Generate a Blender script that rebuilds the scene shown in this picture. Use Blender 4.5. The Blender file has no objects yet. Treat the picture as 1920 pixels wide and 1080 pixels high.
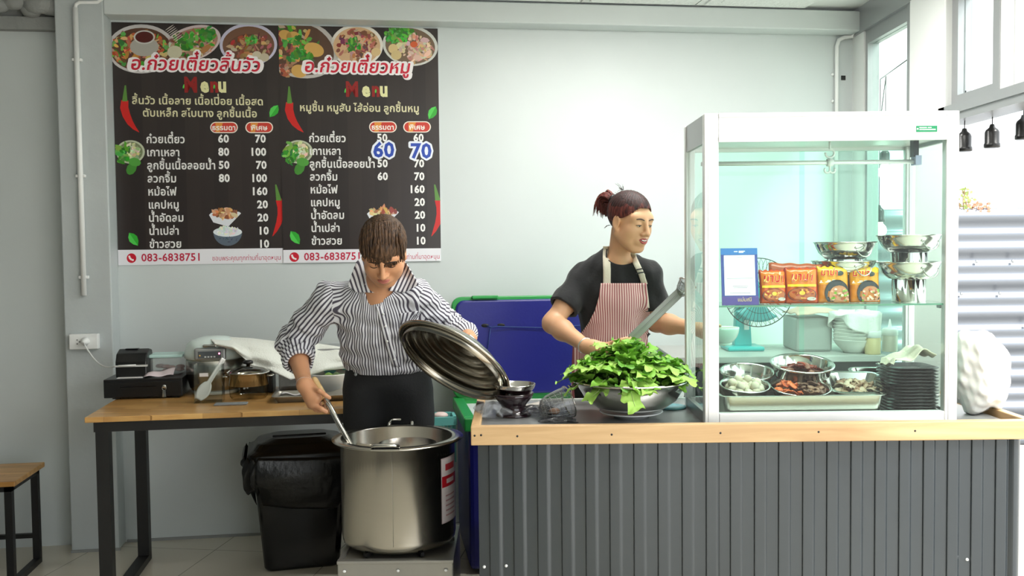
import bpy, bmesh, math, random
import numpy as np
from mathutils import Vector, Matrix, Euler

# ------------------------------------------------------------------ camera, sky, exposure
SC = bpy.context.scene
COL = SC.collection
F_PX, EYE = 1800.0, 1.45
PITCH, ROLL = math.atan(80 / F_PX), 0.0113
_fwd = Vector((0, math.cos(PITCH), -math.sin(PITCH)))
_up0 = Vector((0, math.sin(PITCH), math.cos(PITCH)))
_rt0 = Vector((1, 0, 0))
CAM_R = math.cos(ROLL) * _rt0 - math.sin(ROLL) * _up0
CAM_U = math.sin(ROLL) * _rt0 + math.cos(ROLL) * _up0
CAM_F = _fwd
cam_data = bpy.data.cameras.new('camera')
cam = bpy.data.objects.new('camera', cam_data)
COL.objects.link(cam)
cam_data.sensor_width = 36.0
cam_data.lens = 36.0 * F_PX / 1920.0
cam_data.clip_start = 0.05
m3 = Matrix((CAM_R, CAM_U, -CAM_F)).transposed()
cam.matrix_world = Matrix.Translation((0, 0, EYE)) @ m3.to_4x4()
SC.camera = cam

world = bpy.data.worlds.new('sky'); SC.world = world; world.use_nodes = True
_wn = world.node_tree.nodes; _wl = world.node_tree.links
_bg = _wn['Background']
_tc = _wn.new('ShaderNodeTexCoord'); _sx = _wn.new('ShaderNodeSeparateXYZ')
_rmp = _wn.new('ShaderNodeValToRGB')
_wl.new(_tc.outputs['Generated'], _sx.inputs[0]); _wl.new(_sx.outputs['Z'], _rmp.inputs[0])
_rmp.color_ramp.elements[0].position = 0.0; _rmp.color_ramp.elements[0].color = (0.80, 0.84, 0.86, 1)
_rmp.color_ramp.elements[1].position = 0.7; _rmp.color_ramp.elements[1].color = (0.93, 0.98, 1.0, 1)
_wl.new(_rmp.outputs[0], _bg.inputs[0])
_bg.inputs[1].default_value = 1.0
SUN = bpy.data.lights.new('sun', 'SUN'); SUN.energy = 1.2; SUN.angle = math.radians(12); SUN.color = (1.0, 0.97, 0.9)
sun_o = bpy.data.objects.new('sun', SUN); COL.objects.link(sun_o)
sun_o.rotation_euler = (math.radians(38), math.radians(22), math.radians(20))
FILL_W = 8.2      # each added ceiling fill light
SC.view_settings.view_transform = 'Standard'
SC.view_settings.look = 'None'
SC.view_settings.gamma = 1.0
SC.view_settings.use_curve_mapping = False
SC.view_settings.exposure = 1.85
SC.cycles.max_bounces = 12
SC.cycles.transparent_max_bounces = 24
SC.cycles.caustics_reflective = False
SC.cycles.caustics_refractive = False
SC.cycles.sample_clamp_indirect = 6.0

# ------------------------------------------------------------------ pixel helpers (1920 x 1080 frame)
CAM_C = Vector((0, 0, EYE))
def ray(x, y): return CAM_F + CAM_R * ((x - 960) / F_PX) + CAM_U * ((540 - y) / F_PX)
def at(x, y, Y):
    d = ray(x, y); return CAM_C + d * (Y / d.y)
def atz(x, y, z):
    d = ray(x, y); return CAM_C + d * ((z - EYE) / d.z)
def atx(x, y, X):
    d = ray(x, y); return CAM_C + d * (X / d.x)
WANG = math.radians(8.2)
WU = Vector((math.cos(WANG), math.sin(WANG), 0))
WN = Vector((math.sin(WANG), -math.cos(WANG), 0))     # out of the wall, into the room
W0 = Vector((-1.8848, 4.7164, 0))
def wp(u, z, off=0.0): return W0 + WU * u + Vector((0, 0, z)) + WN * off
def wall_uz(x, y, off=0.0):
    d = ray(x, y); p0 = W0 + WN * off
    p = CAM_C + d * ((p0 - CAM_C).dot(WN) / d.dot(WN))
    return (p - W0).dot(WU), p.z

# ------------------------------------------------------------------ materials
MATS = {}
def _mat(name):
    m = bpy.data.materials.new(name); m.use_nodes = True; MATS[name] = m
    return m, m.node_tree.nodes, m.node_tree.links, m.node_tree.nodes['Principled BSDF']
def srgb(r, g, b):
    f = lambda c: (c / 255 / 12.92) if c / 255 <= .04045 else ((c / 255 + .055) / 1.055) ** 2.4
    return (f(r), f(g), f(b), 1)
def mat(name, rgb, rough=0.5, metal=0.0, bump=0.0, bscale=60.0, var=0.0, vscale=8.0, spec=0.5, trans=0.0,
        alpha=1.0, coat=0.0, emis=None, estr=0.0, aniso=0.0, sub=0.0, stretch=None, sheen=0.0):
    """principled material with procedural colour variation and bump"""
    m, N, L, b = _mat(name)
    c = srgb(*rgb)
    b.inputs['Base Color'].default_value = c
    b.inputs['Roughness'].default_value = rough
    b.inputs['Metallic'].default_value = metal
    b.inputs['Specular IOR Level'].default_value = spec
    b.inputs['Transmission Weight'].default_value = trans
    b.inputs['Alpha'].default_value = alpha
    b.inputs['Coat Weight'].default_value = coat
    b.inputs['Anisotropic'].default_value = aniso
    if sheen: b.inputs['Sheen Weight'].default_value = sheen
    if sub:
        b.inputs['Subsurface Weight'].default_value = sub
        b.inputs['Subsurface Radius'].default_value = (0.012, 0.005, 0.003)
        b.inputs['Subsurface Scale'].default_value = 1.0
    if emis:
        b.inputs['Emission Color'].default_value = srgb(*emis); b.inputs['Emission Strength'].default_value = estr
    tc = N.new('ShaderNodeTexCoord'); mp = N.new('ShaderNodeMapping'); L.new(tc.outputs['Object'], mp.inputs[0])
    if stretch: mp.inputs['Scale'].default_value = stretch
    nz = N.new('ShaderNodeTexNoise'); nz.inputs['Scale'].default_value = vscale; nz.inputs['Detail'].default_value = 4
    L.new(mp.outputs[0], nz.inputs['Vector'])
    v = var if var else 0.03
    mx = N.new('ShaderNodeMix'); mx.data_type = 'RGBA'
    mx.inputs[6].default_value = tuple(min(1, x * (1 - v)) for x in c[:3]) + (1,)
    mx.inputs[7].default_value = tuple(min(1, x * (1 + v)) for x in c[:3]) + (1,)
    L.new(nz.outputs[0], mx.inputs[0]); L.new(mx.outputs[2], b.inputs['Base Color'])
    if bump:
        n2 = N.new('ShaderNodeTexNoise'); n2.inputs['Scale'].default_value = bscale; n2.inputs['Detail'].default_value = 3
        L.new(mp.outputs[0], n2.inputs['Vector'])
        bp = N.new('ShaderNodeBump'); bp.inputs['Strength'].default_value = bump; bp.inputs['Distance'].default_value = 0.01
        L.new(n2.outputs[0], bp.inputs['Height']); L.new(bp.outputs[0], b.inputs['Normal'])
    return m
def glass(name, tint=(1, 1, 1), rough=0.0, refl=1.0, ior=1.5):
    m, N, L, b = _mat(name)
    N.remove(b)
    out = N['Material Output']
    t = N.new('ShaderNodeBsdfTransparent'); t.inputs[0].default_value = (*tint, 1)
    g = N.new('ShaderNodeBsdfGlossy'); g.inputs['Roughness'].default_value = rough
    fr = N.new('ShaderNodeFresnel'); fr.inputs[0].default_value = ior
    mm = N.new('ShaderNodeMath'); mm.operation = 'MULTIPLY'; mm.inputs[1].default_value = refl
    mx = N.new('ShaderNodeMixShader')
    ge = N.new('ShaderNodeNewGeometry'); m2 = N.new('ShaderNodeMath'); m2.operation = 'SUBTRACT'; m2.inputs[0].default_value = 1
    m4 = N.new('ShaderNodeMath'); m4.operation = 'MULTIPLY'
    L.new(ge.outputs['Backfacing'], m2.inputs[1]); L.new(fr.outputs[0], mm.inputs[0]); L.new(mm.outputs[0], m4.inputs[0]); L.new(m2.outputs[0], m4.inputs[1])
    L.new(m4.outputs[0], mx.inputs[0])
    L.new(t.outputs[0], mx.inputs[1]); L.new(g.outputs[0], mx.inputs[2]); L.new(mx.outputs[0], out.inputs[0])
    return m
def film(name, rgb, opac, rough=0.25):
    """thin translucent plastic: part see-through, part glossy diffuse"""
    m, N, L, b = _mat(name)
    b.inputs['Base Color'].default_value = srgb(*rgb); b.inputs['Roughness'].default_value = rough
    out = N['Material Output']; t = N.new('ShaderNodeBsdfTransparent'); mx = N.new('ShaderNodeMixShader')
    nz = N.new('ShaderNodeTexNoise'); nz.inputs['Scale'].default_value = 25
    mr = N.new('ShaderNodeMapRange'); mr.inputs[3].default_value = max(0, opac - .12); mr.inputs[4].default_value = min(1, opac + .12)
    L.new(nz.outputs[0], mr.inputs[0]); L.new(mr.outputs[0], mx.inputs[0])
    L.new(t.outputs[0], mx.inputs[1]); L.new(b.outputs[0], mx.inputs[2]); L.new(mx.outputs[0], out.inputs[0])
    return m
def wood(name, c1, c2, axis='X', scale=3.0, plank=0.0, rough=0.4, dark=0.6):
    m, N, L, b = _mat(name)
    tc = N.new('ShaderNodeTexCoord'); mp = N.new('ShaderNodeMapping'); L.new(tc.outputs['Object'], mp.inputs[0])
    s = {'X': (1, 14, 14), 'Y': (14, 1, 14), 'Z': (14, 14, 1)}[axis]
    mp.inputs['Scale'].default_value = s
    nz = N.new('ShaderNodeTexNoise'); nz.inputs['Scale'].default_value = scale; nz.inputs['Detail'].default_value = 6
    nz.inputs['Distortion'].default_value = 0.8
    L.new(mp.outputs[0], nz.inputs['Vector'])
    r = N.new('ShaderNodeValToRGB'); r.color_ramp.elements[0].position = .3; r.color_ramp.elements[1].position = .7
    r.color_ramp.elements[0].color = srgb(*c1); r.color_ramp.elements[1].color = srgb(*c2)
    L.new(nz.outputs[0], r.inputs[0]); last = r.outputs[0]
    if plank:
        br = N.new('ShaderNodeTexBrick'); br.inputs['Scale'].default_value = 1.0
        br.inputs['Brick Width'].default_value = plank * 5; br.inputs['Row Height'].default_value = plank
        br.inputs['Mortar Size'].default_value = 0.0006; br.inputs['Mortar Smooth'].default_value = 0.3
        br.inputs['Color1'].default_value = (1, 1, 1, 1); br.inputs['Color2'].default_value = (dark, dark * .93, dark * .85, 1)
        br.inputs['Mortar'].default_value = (.45, .38, .3, 1); br.inputs['Bias'].default_value = -0.1
        L.new(tc.outputs['Object'], br.inputs['Vector'])
        mu = N.new('ShaderNodeMix'); mu.data_type = 'RGBA'; mu.blend_type = 'MULTIPLY'; mu.inputs[0].default_value = 1
        L.new(last, mu.inputs[6]); L.new(br.outputs['Color'], mu.inputs[7]); last = mu.outputs[2]
    L.new(last, b.inputs['Base Color']); b.inputs['Roughness'].default_value = rough
    return m
def print_mat(name, rough=0.3):
    """printed surface: colour comes from the print's own colour attribute"""
    m, N, L, b = _mat(name)
    a = N.new('ShaderNodeVertexColor'); a.layer_name = 'Ink'
    L.new(a.outputs[0], b.inputs['Base Color']); b.inputs['Roughness'].default_value = rough
    return m
def stripe_mat(name, ca, cb, period, duty=0.5, rough=0.8):
    """woven stripes: counted along the cloth's own width (attribute 'weft', in metres)"""
    m, N, L, b = _mat(name)
    a = N.new('ShaderNodeAttribute'); a.attribute_name = 'weft'
    d = N.new('ShaderNodeMath'); d.operation = 'DIVIDE'; d.inputs[1].default_value = period; L.new(a.outputs['Fac'], d.inputs[0])
    f = N.new('ShaderNodeMath'); f.operation = 'FRACT'; L.new(d.outputs[0], f.inputs[0])
    r = N.new('ShaderNodeValToRGB'); e = r.color_ramp.elements
    e[0].position = max(0, duty - .06); e[0].color = srgb(*cb); e[1].position = duty + .04; e[1].color = srgb(*ca)
    x = e.new(0.03); x.color = srgb(*cb); x = e.new(0.0); x.color = srgb(*ca)
    L.new(f.outputs[0], r.inputs[0]); L.new(r.outputs[0], b.inputs['Base Color'])
    b.inputs['Roughness'].default_value = rough; b.inputs['Specular IOR Level'].default_value = 0.2
    return m

# ------------------------------------------------------------------ mesh builder (works in world coordinates)
class MB:
    def __init__(s): s.v = []; s.f = []; s.m = []; s.ink = []; s.cur = 0; s.col = None; s.smooth = []
    def add(s, vs, fs, sm=False):
        n = len(s.v); s.v += [tuple(p) for p in vs]
        for f in fs:
            s.f.append(tuple(i + n for i in f)); s.m.append(s.cur); s.ink.append(s.col or (1, 1, 1, 1)); s.smooth.append(sm)
        return s
    def box(s, lo, hi, M=None, bev=0.0):
        lo = Vector(lo); hi = Vector(hi)
        if bev > 0:
            bm = bmesh.new(); bmesh.ops.create_cube(bm, size=1)
            for v in bm.verts: v.co = Vector([lo[i] + (v.co[i] + .5) * (hi[i] - lo[i]) for i in range(3)])
            bmesh.ops.bevel(bm, geom=bm.edges[:], offset=bev, segments=2, profile=0.5, affect='EDGES')
            bm.verts.index_update()
            vs = [v.co.copy() for v in bm.verts]; fs = [[v.index for v in f.verts] for f in bm.faces]; bm.free()
        else:
            vs = [Vector((x, y, z)) for z in (lo.z, hi.z) for y in (lo.y, hi.y) for x in (lo.x, hi.x)]
            fs = [(0, 2, 3, 1), (4, 5, 7, 6), (0, 1, 5, 4), (2, 6, 7, 3), (0, 4, 6, 2), (1, 3, 7, 5)]
        if M: vs = [M @ v for v in vs]
        return s.add(vs, fs)
    def bar(s, a, b, w, h, up=(0, 0, 1)):
        """rectangular bar from a to b; w across, h along up"""
        a = Vector(a); b = Vector(b); d = (b - a).normalized(); u = Vector(up)
        r = d.cross(u)
        if r.length < 1e-4: u = Vector((0, 1, 0)); r = d.cross(u)
        r.normalize(); u = r.cross(d).normalized()
        vs = [p + r * (sx * w / 2) + u * (sz * h / 2) for p in (a, b) for sx, sz in ((-1, -1), (1, -1), (1, 1), (-1, 1))]
        return s.add(vs, [(0, 1, 2, 3), (7, 6, 5, 4), (0, 4, 5, 1), (1, 5, 6, 2), (2, 6, 7, 3), (3, 7, 4, 0)])
    def tube(s, pts, r, n=10, cap=True, close=False):
        pts = [Vector(p) for p in pts]; k = len(pts); rs = r if isinstance(r, (list, tuple)) else [r] * k
        vs = []; prev = None
        for i, p in enumerate(pts):
            if close: d = pts[(i + 1) % k] - pts[(i - 1) % k]
            else: d = pts[min(i + 1, k - 1)] - pts[max(i - 1, 0)]
            d.normalize()
            if prev is None:
                x = d.cross(Vector((0, 0, 1)))
                if x.length < .1: x = d.cross(Vector((0, 1, 0)))
            else: x = prev - d * prev.dot(d)
            x.normalize(); prev = x; y = d.cross(x)
            for j in range(n):
                a = 2 * math.pi * j / n; vs.append(p + x * (math.cos(a) * rs[i]) + y * (math.sin(a) * rs[i]))
        fs = []
        for i in range(k if close else k - 1):
            i2 = (i + 1) % k
            for j in range(n):
                j2 = (j + 1) % n; fs.append((i * n + j, i * n + j2, i2 * n + j2, i2 * n + j))
        if cap and not close: fs += [tuple(range(n - 1, -1, -1)), tuple(range((k - 1) * n, k * n))]
        return s.add(vs, fs, True)
    def lathe(s, prof, n=40, c=(0, 0, 0), M=None, sm=True, a0=0, a1=2 * math.pi, sx=1, sy=1):
        """profile list of (r, z); turned round z at c, then M"""
        c = Vector(c); full = abs(a1 - a0 - 2 * math.pi) < 1e-6; vs = []; cols = n if full else n + 1
        for r, z in prof:
            for j in range(cols):
                a = a0 + (a1 - a0) * j / n
                p = Vector((r * math.cos(a) * sx, r * math.sin(a) * sy, z)); vs.append((M @ p if M else p) + c)
        fs = []
        for i in range(len(prof) - 1):
            for j in range(n):
                j2 = (j + 1) % cols
                q = (i * cols + j, i * cols + j2, (i + 1) * cols + j2, (i + 1) * cols + j)
                fs.append(q)
        return s.add(vs, fs, sm)
    def prism(s, poly, o, x, y, d):
        """polygon (2d list) in the plane o + x*a + y*b, pushed by vector d"""
        o = Vector(o); x = Vector(x); y = Vector(y); d = Vector(d); n = len(poly)
        vs = [o + x * a + y * b for a, b in poly]; vs += [v + d for v in vs]
        fs = [tuple(range(n)), tuple(range(2 * n - 1, n - 1, -1))] + [(i, i + n, (i + 1) % n + n, (i + 1) % n) for i in range(n)]
        return s.add(vs, fs)
    def grid(s, fn, nu, nv, sm=True, wrap=False):
        vs = [fn(i / nu, j / nv) for j in range(nv + 1) for i in range(nu + 1)]
        fs = [(j * (nu + 1) + i, j * (nu + 1) + i + 1, (j + 1) * (nu + 1) + i + 1, (j + 1) * (nu + 1) + i) for j in range(nv) for i in range(nu)]
        return s.add(vs, fs, sm)
    def ball(s, c, r, n=16, M=None):
        c = Vector(c); r = r if isinstance(r, (tuple, list)) else (r, r, r); h = n // 2; vs = []
        for i in range(h + 1):
            t = math.pi * i / h
            for j in range(n):
                a = 2 * math.pi * j / n
                p = Vector((r[0] * math.sin(t) * math.cos(a), r[1] * math.sin(t) * math.sin(a), r[2] * math.cos(t)))
                vs.append((M @ p if M else p) + c)
        fs = [(i * n + j, (i + 1) * n + j, (i + 1) * n + (j + 1) % n, i * n + (j + 1) % n) for i in range(h) for j in range(n)]
        return s.add(vs, fs, True)
    def build(s, name, mats, parent=None, kind=None, solid=0.0, bev=0.0, sub=0, origin=None):
        me = bpy.data.meshes.new(name)
        off = root_loc(parent) if parent else Vector(origin if origin is not None else (0, 0, 0))
        if parent is None and origin is None and s.v:
            A = np.array(s.v); lo = A.min(0); hi = A.max(0); off = Vector(((lo[0] + hi[0]) / 2, (lo[1] + hi[1]) / 2, lo[2]))
        me.from_pydata([(v[0] - off[0], v[1] - off[1], v[2] - off[2]) for v in s.v], [], s.f)
        mats = mats if isinstance(mats, (list, tuple)) else [mats]
        for m in mats: me.materials.append(m)
        me.polygons.foreach_set('material_index', s.m); me.polygons.foreach_set('use_smooth', s.smooth)
        if any(c != (1, 1, 1, 1) for c in s.ink):
            ca = me.color_attributes.new('Ink', 'FLOAT_COLOR', 'CORNER'); buf = []
            for f, c in zip(s.f, s.ink): buf += list(c) * len(f)
            ca.data.foreach_set('color', buf)
        bm = bmesh.new(); bm.from_mesh(me); bmesh.ops.remove_doubles(bm, verts=bm.verts, dist=1e-6)
        bmesh.ops.recalc_face_normals(bm, faces=bm.faces); bm.to_mesh(me); bm.free()
        me.update()
        o = bpy.data.objects.new(name, me); COL.objects.link(o)
        if parent: o.parent = parent
        else: o.location = off
        if solid:
            md = o.modifiers.new('thick', 'SOLIDIFY'); md.thickness = solid; md.offset = 0
        if bev:
            md = o.modifiers.new('bevel', 'BEVEL'); md.width = bev; md.segments = 2; md.limit_method = 'ANGLE'
        if sub:
            md = o.modifiers.new('sub', 'SUBSURF'); md.levels = sub; md.render_levels = sub
        if kind: o['kind'] = kind
        return o
def root_loc(o):
    l = Vector((0, 0, 0))
    while o is not None: l += Vector(o.location); o = o.parent
    return l
def tag(o, label, cat, group=None, kind=None):
    if label: o['label'] = label
    if cat: o['category'] = cat
    if group: o['group'] = group
    if kind: o['kind'] = kind
    return o
def thing(name, loc, label, cat, group=None):
    o = bpy.data.objects.new(name, None); COL.objects.link(o); o.location = loc; o.empty_display_size = .05
    return tag(o, label, cat, group)
def dup(o, loc=None, rot=None, label=None, parent=None):
    c = o.copy(); COL.objects.link(c)
    if parent is not None: c.parent = parent
    if loc is not None: c.location = loc
    if rot is not None: c.rotation_euler = rot
    if label: c['label'] = label
    for ch in o.children: dup(ch, parent=c)
    return c
def struct(name, mb, m, **k): return mb.build(name, m, kind='structure', **k)
def frame_to(z, x=(1, 0, 0)):
    """3x3 with local z along the given axis"""
    z = Vector(z).normalized(); x = Vector(x); x = (x - z * x.dot(z))
    if x.length < 1e-4: x = Vector((0, 1, 0)) - z * z.y
    x.normalize(); return Matrix((x, z.cross(x), z)).transposed()

# ------------------------------------------------------------------ lettering
_gl = {}
def glyph(ch, bold, res=2):
    k = (ch, bold)
    if k not in _gl:
        cu = bpy.data.curves.new('g', 'FONT'); cu.size = 1.0; cu.offset = bold; cu.resolution_u = res; cu.body = ch
        o = bpy.data.objects.new('g', cu); COL.objects.link(o)
        dg = bpy.context.evaluated_depsgraph_get(); me = o.evaluated_get(dg).to_mesh()
        vs = [v.co.copy() for v in me.vertices]; fs = [tuple(p.vertices) for p in me.polygons]
        o.to_mesh_clear() if hasattr(o, 'to_mesh_clear') else None
        bpy.data.objects.remove(o); bpy.data.curves.remove(cu); _gl[k] = (vs, fs)
    return _gl[k]
_adv = {}
def advance(ch):
    if ch not in _adv:
        w = []
        for b in ('H' + ch + 'H', 'HH'):
            cu = bpy.data.curves.new('g', 'FONT'); cu.size = 1.0; cu.body = b
            o = bpy.data.objects.new('g', cu); COL.objects.link(o); bpy.context.view_layer.update()
            w.append(o.dimensions.x); bpy.data.objects.remove(o); bpy.data.curves.remove(cu)
        _adv[ch] = w[0] - w[1]
    return _adv[ch]
UPV = 'ัิีึื็ํ'; TON = '่้๊๋์'; LOW = 'ุู'
def layout(txt, bold):
    """list of (verts2d, faces), total width at size 1; Thai marks stacked by hand"""
    out = []; x = 0; prev_up = False; last = ''; i = 0
    T = []
    for ch in txt:
        if ch == 'ำ': T += ['ํ', 'า']
        else: T.append(ch)
    # tone before nikhahit is typed the other way round: put the tone above it
    for i in range(len(T) - 1):
        if T[i] in TON and T[i + 1] == 'ํ': T[i], T[i + 1] = T[i + 1], T[i]
    for ch in T:
        if ch == ' ': x += .25; prev_up = False; continue
        vs, fs = glyph(ch, bold)
        if ch in TON:
            dz = .19 if prev_up else 0.0; dx = -.06 if (last in 'ปฝฟ') else 0
            out.append(([(v.x * .85 + x + dx, v.y + dz) for v in vs], fs))
        elif ch in UPV or ch in LOW:
            dx = -.06 if (last in 'ปฝฟ' and ch in UPV) else 0
            out.append(([(v.x + x + dx, v.y) for v in vs], fs)); prev_up = ch in UPV
        else:
            out.append(([(v.x + x, v.y) for v in vs], fs)); x += advance(ch) + bold * .9; prev_up = False; last = ch
    return out, x
def write(mb, txt, size, fn, col, bold=0.0, align='L', slant=0.0, squeeze=1.0, lift=0.0):
    """lay txt into mb: fn(a, b, lift) -> point, a along the line, b up (metres)"""
    gl, w = layout(txt, bold); w *= size * squeeze
    x0 = {'L': 0, 'C': -w / 2, 'R': -w}[align]; mb.col = srgb(*col)
    for k, (vs, fs) in enumerate(gl):
        mb.add([fn(x0 + (a * squeeze + b * slant) * size, b * size, lift + 2e-6 * k) for a, b in vs], fs)
    mb.col = None
    return w

# ------------------------------------------------------------------ soft bodies from distance fields
class Field:
    def __init__(s, lo, hi, h):
        s.lo = np.array(lo, np.float32); s.h = h
        s.n = np.ceil((np.array(hi) - np.array(lo)) / h).astype(int) + 1
        s.D = np.full(s.n, 1.0, np.float32)
    def sl(s, lo, hi):
        a = np.clip(np.floor((np.array(lo) - s.lo) / s.h).astype(int), 0, s.n)
        b = np.clip(np.ceil((np.array(hi) - s.lo) / s.h).astype(int) + 1, 0, s.n)
        return a, b
    def coords(s, a, b):
        ax = [(s.lo[i] + s.h * np.arange(a[i], b[i], dtype=np.float32)).astype(np.float32) for i in range(3)]
        return ax[0][:, None, None], ax[1][None, :, None], ax[2][None, None, :]
    def op(s, fn, lo, hi, k=0.0, mode='u'):
        a, b = s.sl(lo, hi)
        if np.any(b <= a): return s
        d = fn(*s.coords(a, b)).astype(np.float32)
        V = s.D[a[0]:b[0], a[1]:b[1], a[2]:b[2]]
        if mode == 'u':
            if k > 0:
                h = np.maximum(k - np.abs(V - d), 0) / k; V[...] = np.minimum(V, d) - h * h * k * .25
            else: V[...] = np.minimum(V, d)
        elif mode == 's':
            d = -d
            if k > 0:
                h = np.maximum(k - np.abs(V - d), 0) / k; V[...] = np.maximum(V, d) + h * h * k * .25
            else: V[...] = np.maximum(V, d)
        elif mode == 'i': V[...] = np.maximum(V, d)
        elif mode == 'add': V[...] = V + d
        return s
    def cap(s, a, b, ra, rb, k=0.02, mode='u', sq=None):
        a = np.array(a, np.float32); b = np.array(b, np.float32); m = max(ra, rb) + max(k, .01) + 3 * s.h
        ab = b - a; L = float(ab @ ab) + 1e-12
        def fn(x, y, z):
            t = np.clip(((x - a[0]) * ab[0] + (y - a[1]) * ab[1] + (z - a[2]) * ab[2]) / L, 0, 1)
            return np.sqrt((x - a[0] - t * ab[0]) ** 2 + (y - a[1] - t * ab[1]) ** 2 + (z - a[2] - t * ab[2]) ** 2) - (ra + t * (rb - ra))
        return s.op(fn, np.minimum(a, b) - m, np.maximum(a, b) + m, k, mode)
    def ell(s, c, r, k=0.02, M=None, mode='u'):
        c = np.array(c, np.float32); r = np.array(r, np.float32); m = float(r.max()) + max(k, .01) + 3 * s.h
        R = np.array(M, np.float32) if M is not None else np.eye(3, dtype=np.float32)
        def fn(x, y, z):
            dx, dy, dz = x - c[0], y - c[1], z - c[2]
            q = [R[0, i] * dx + R[1, i] * dy + R[2, i] * dz for i in range(3)]
            k0 = np.sqrt(sum((q[i] / r[i]) ** 2 for i in range(3))); k1 = np.sqrt(sum((q[i] / r[i] ** 2) ** 2 for i in range(3)))
            return k0 * (k0 - 1) / np.maximum(k1, 1e-6)
        return s.op(fn, c - m, c + m, k, mode)
    def chain(s, pts, rs, k=0.015):
        for i in range(len(pts) - 1): s.cap(pts[i], pts[i + 1], rs[i], rs[i + 1], k)
        return s
    def noise(s, amp, f, seed=0):
        """folds: low sines summed over the whole field"""
        rng = np.random.RandomState(seed); x, y, z = s.coords((0, 0, 0), s.n)
        for i in range(5):
            w = rng.normal(size=3) * f; p = rng.uniform(0, 6.28)
            s.D += (amp / 2.2 * np.sin(w[0] * x + w[1] * y + w[2] * z + p)).astype(np.float32)
        return s
    def mesh(s):
        D = s.D; S = D < 0; nx, ny, nz = s.n
        c = np.zeros((nx - 1, ny - 1, nz - 1), np.uint8)
        for i in (0, 1):
            for j in (0, 1):
                for k in (0, 1): c += S[i:nx - 1 + i, j:ny - 1 + j, k:nz - 1 + k]
        act = np.argwhere((c > 0) & (c < 8)); idx = np.full(c.shape, -1, np.int32)
        idx[act[:, 0], act[:, 1], act[:, 2]] = np.arange(len(act))
        P = np.zeros((len(act), 3)); W = np.zeros(len(act))
        cr = [(i, j, k) for i in (0, 1) for j in (0, 1) for k in (0, 1)]
        val = {q: D[act[:, 0] + q[0], act[:, 1] + q[1], act[:, 2] + q[2]] for q in cr}
        for q in cr:
            for ax in range(3):
                if q[ax] == 0:
                    q2 = list(q); q2[ax] = 1; q2 = tuple(q2); d0, d1 = val[q], val[q2]
                    m = (d0 < 0) != (d1 < 0); t = np.where(m, d0 / np.where(m, d0 - d1, 1), 0)
                    for i in range(3): P[:, i] += np.where(m, q[i] + (t if i == ax else 0), 0)
                    W += m
        P /= W[:, None]; V = (P + act) * s.h + s.lo
        faces = []
        for ax in range(3):
            o1, o2 = (ax + 1) % 3, (ax + 2) % 3
            sa = [slice(None)] * 3; sb = [slice(None)] * 3; sa[ax] = slice(0, -1); sb[ax] = slice(1, None)
            A = S[tuple(sa)]; B = S[tuple(sb)]; E = np.argwhere(A != B)
            E = E[(E[:, o1] > 0) & (E[:, o2] > 0) & (E[:, o1] < s.n[o1] - 1) & (E[:, o2] < s.n[o2] - 1)]
            fl = A[E[:, 0], E[:, 1], E[:, 2]]
            def cell(d1, d2):
                q = E.copy(); q[:, o1] -= d1; q[:, o2] -= d2; return idx[q[:, 0], q[:, 1], q[:, 2]]
            q = np.stack([cell(1, 1), cell(0, 1), cell(0, 0), cell(1, 0)], 1)
            q[~fl] = q[~fl][:, ::-1]; faces.append(q)
        Fq = np.concatenate(faces); Fq = Fq[(Fq >= 0).all(1)]
        return V, Fq
    def build(s, name, mats, parent=None, face_fn=None, weft_fn=None, smooth=0, decim=0.0, kind=None):
        V, Fq = s.mesh()
        for _ in range(smooth):
            A = np.zeros_like(V); n = np.zeros(len(V))
            for i in range(4):
                for j in (1, 3): np.add.at(A, Fq[:, i], V[Fq[:, (i + j) % 4]]); np.add.at(n, Fq[:, i], 1)
            V = V * .5 + .5 * A / np.maximum(n, 1)[:, None]
        if parent: off = np.array(root_loc(parent))
        else: off = np.array([(V[:, 0].min() + V[:, 0].max()) / 2, (V[:, 1].min() + V[:, 1].max()) / 2, V[:, 2].min()])
        me = bpy.data.meshes.new(name); me.vertices.add(len(V)); me.vertices.foreach_set('co', (V - off).astype(np.float32).ravel())
        me.loops.add(len(Fq) * 4); me.loops.foreach_set('vertex_index', Fq.ravel().astype(np.int32))
        me.polygons.add(len(Fq)); me.polygons.foreach_set('loop_start', np.arange(len(Fq), dtype=np.int32) * 4)
        me.polygons.foreach_set('use_smooth', np.ones(len(Fq), bool))
        for m in (mats if isinstance(mats, (list, tuple)) else [mats]): me.materials.append(m)
        cen = V[Fq].mean(1)
        if face_fn is not None: me.polygons.foreach_set('material_index', face_fn(cen).astype(np.int32))
        if weft_fn is not None:
            w = weft_fn(V[Fq].reshape(-1, 3), np.repeat(cen, 4, 0)); at_ = me.attributes.new('weft', 'FLOAT', 'CORNER')
            at_.data.foreach_set('value', w.astype(np.float32))
        me.update(calc_edges=True); me.validate()
        o = bpy.data.objects.new(name, me); COL.objects.link(o)
        if parent: o.parent = parent
        else: o.location = off
        if decim:
            md = o.modifiers.new('decimate', 'DECIMATE'); md.ratio = decim
        if kind: o['kind'] = kind
        return o
SC.cycles.use_denoising = True
try: SC.cycles.denoiser = 'OPENIMAGEDENOISE'
except Exception: pass

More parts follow.
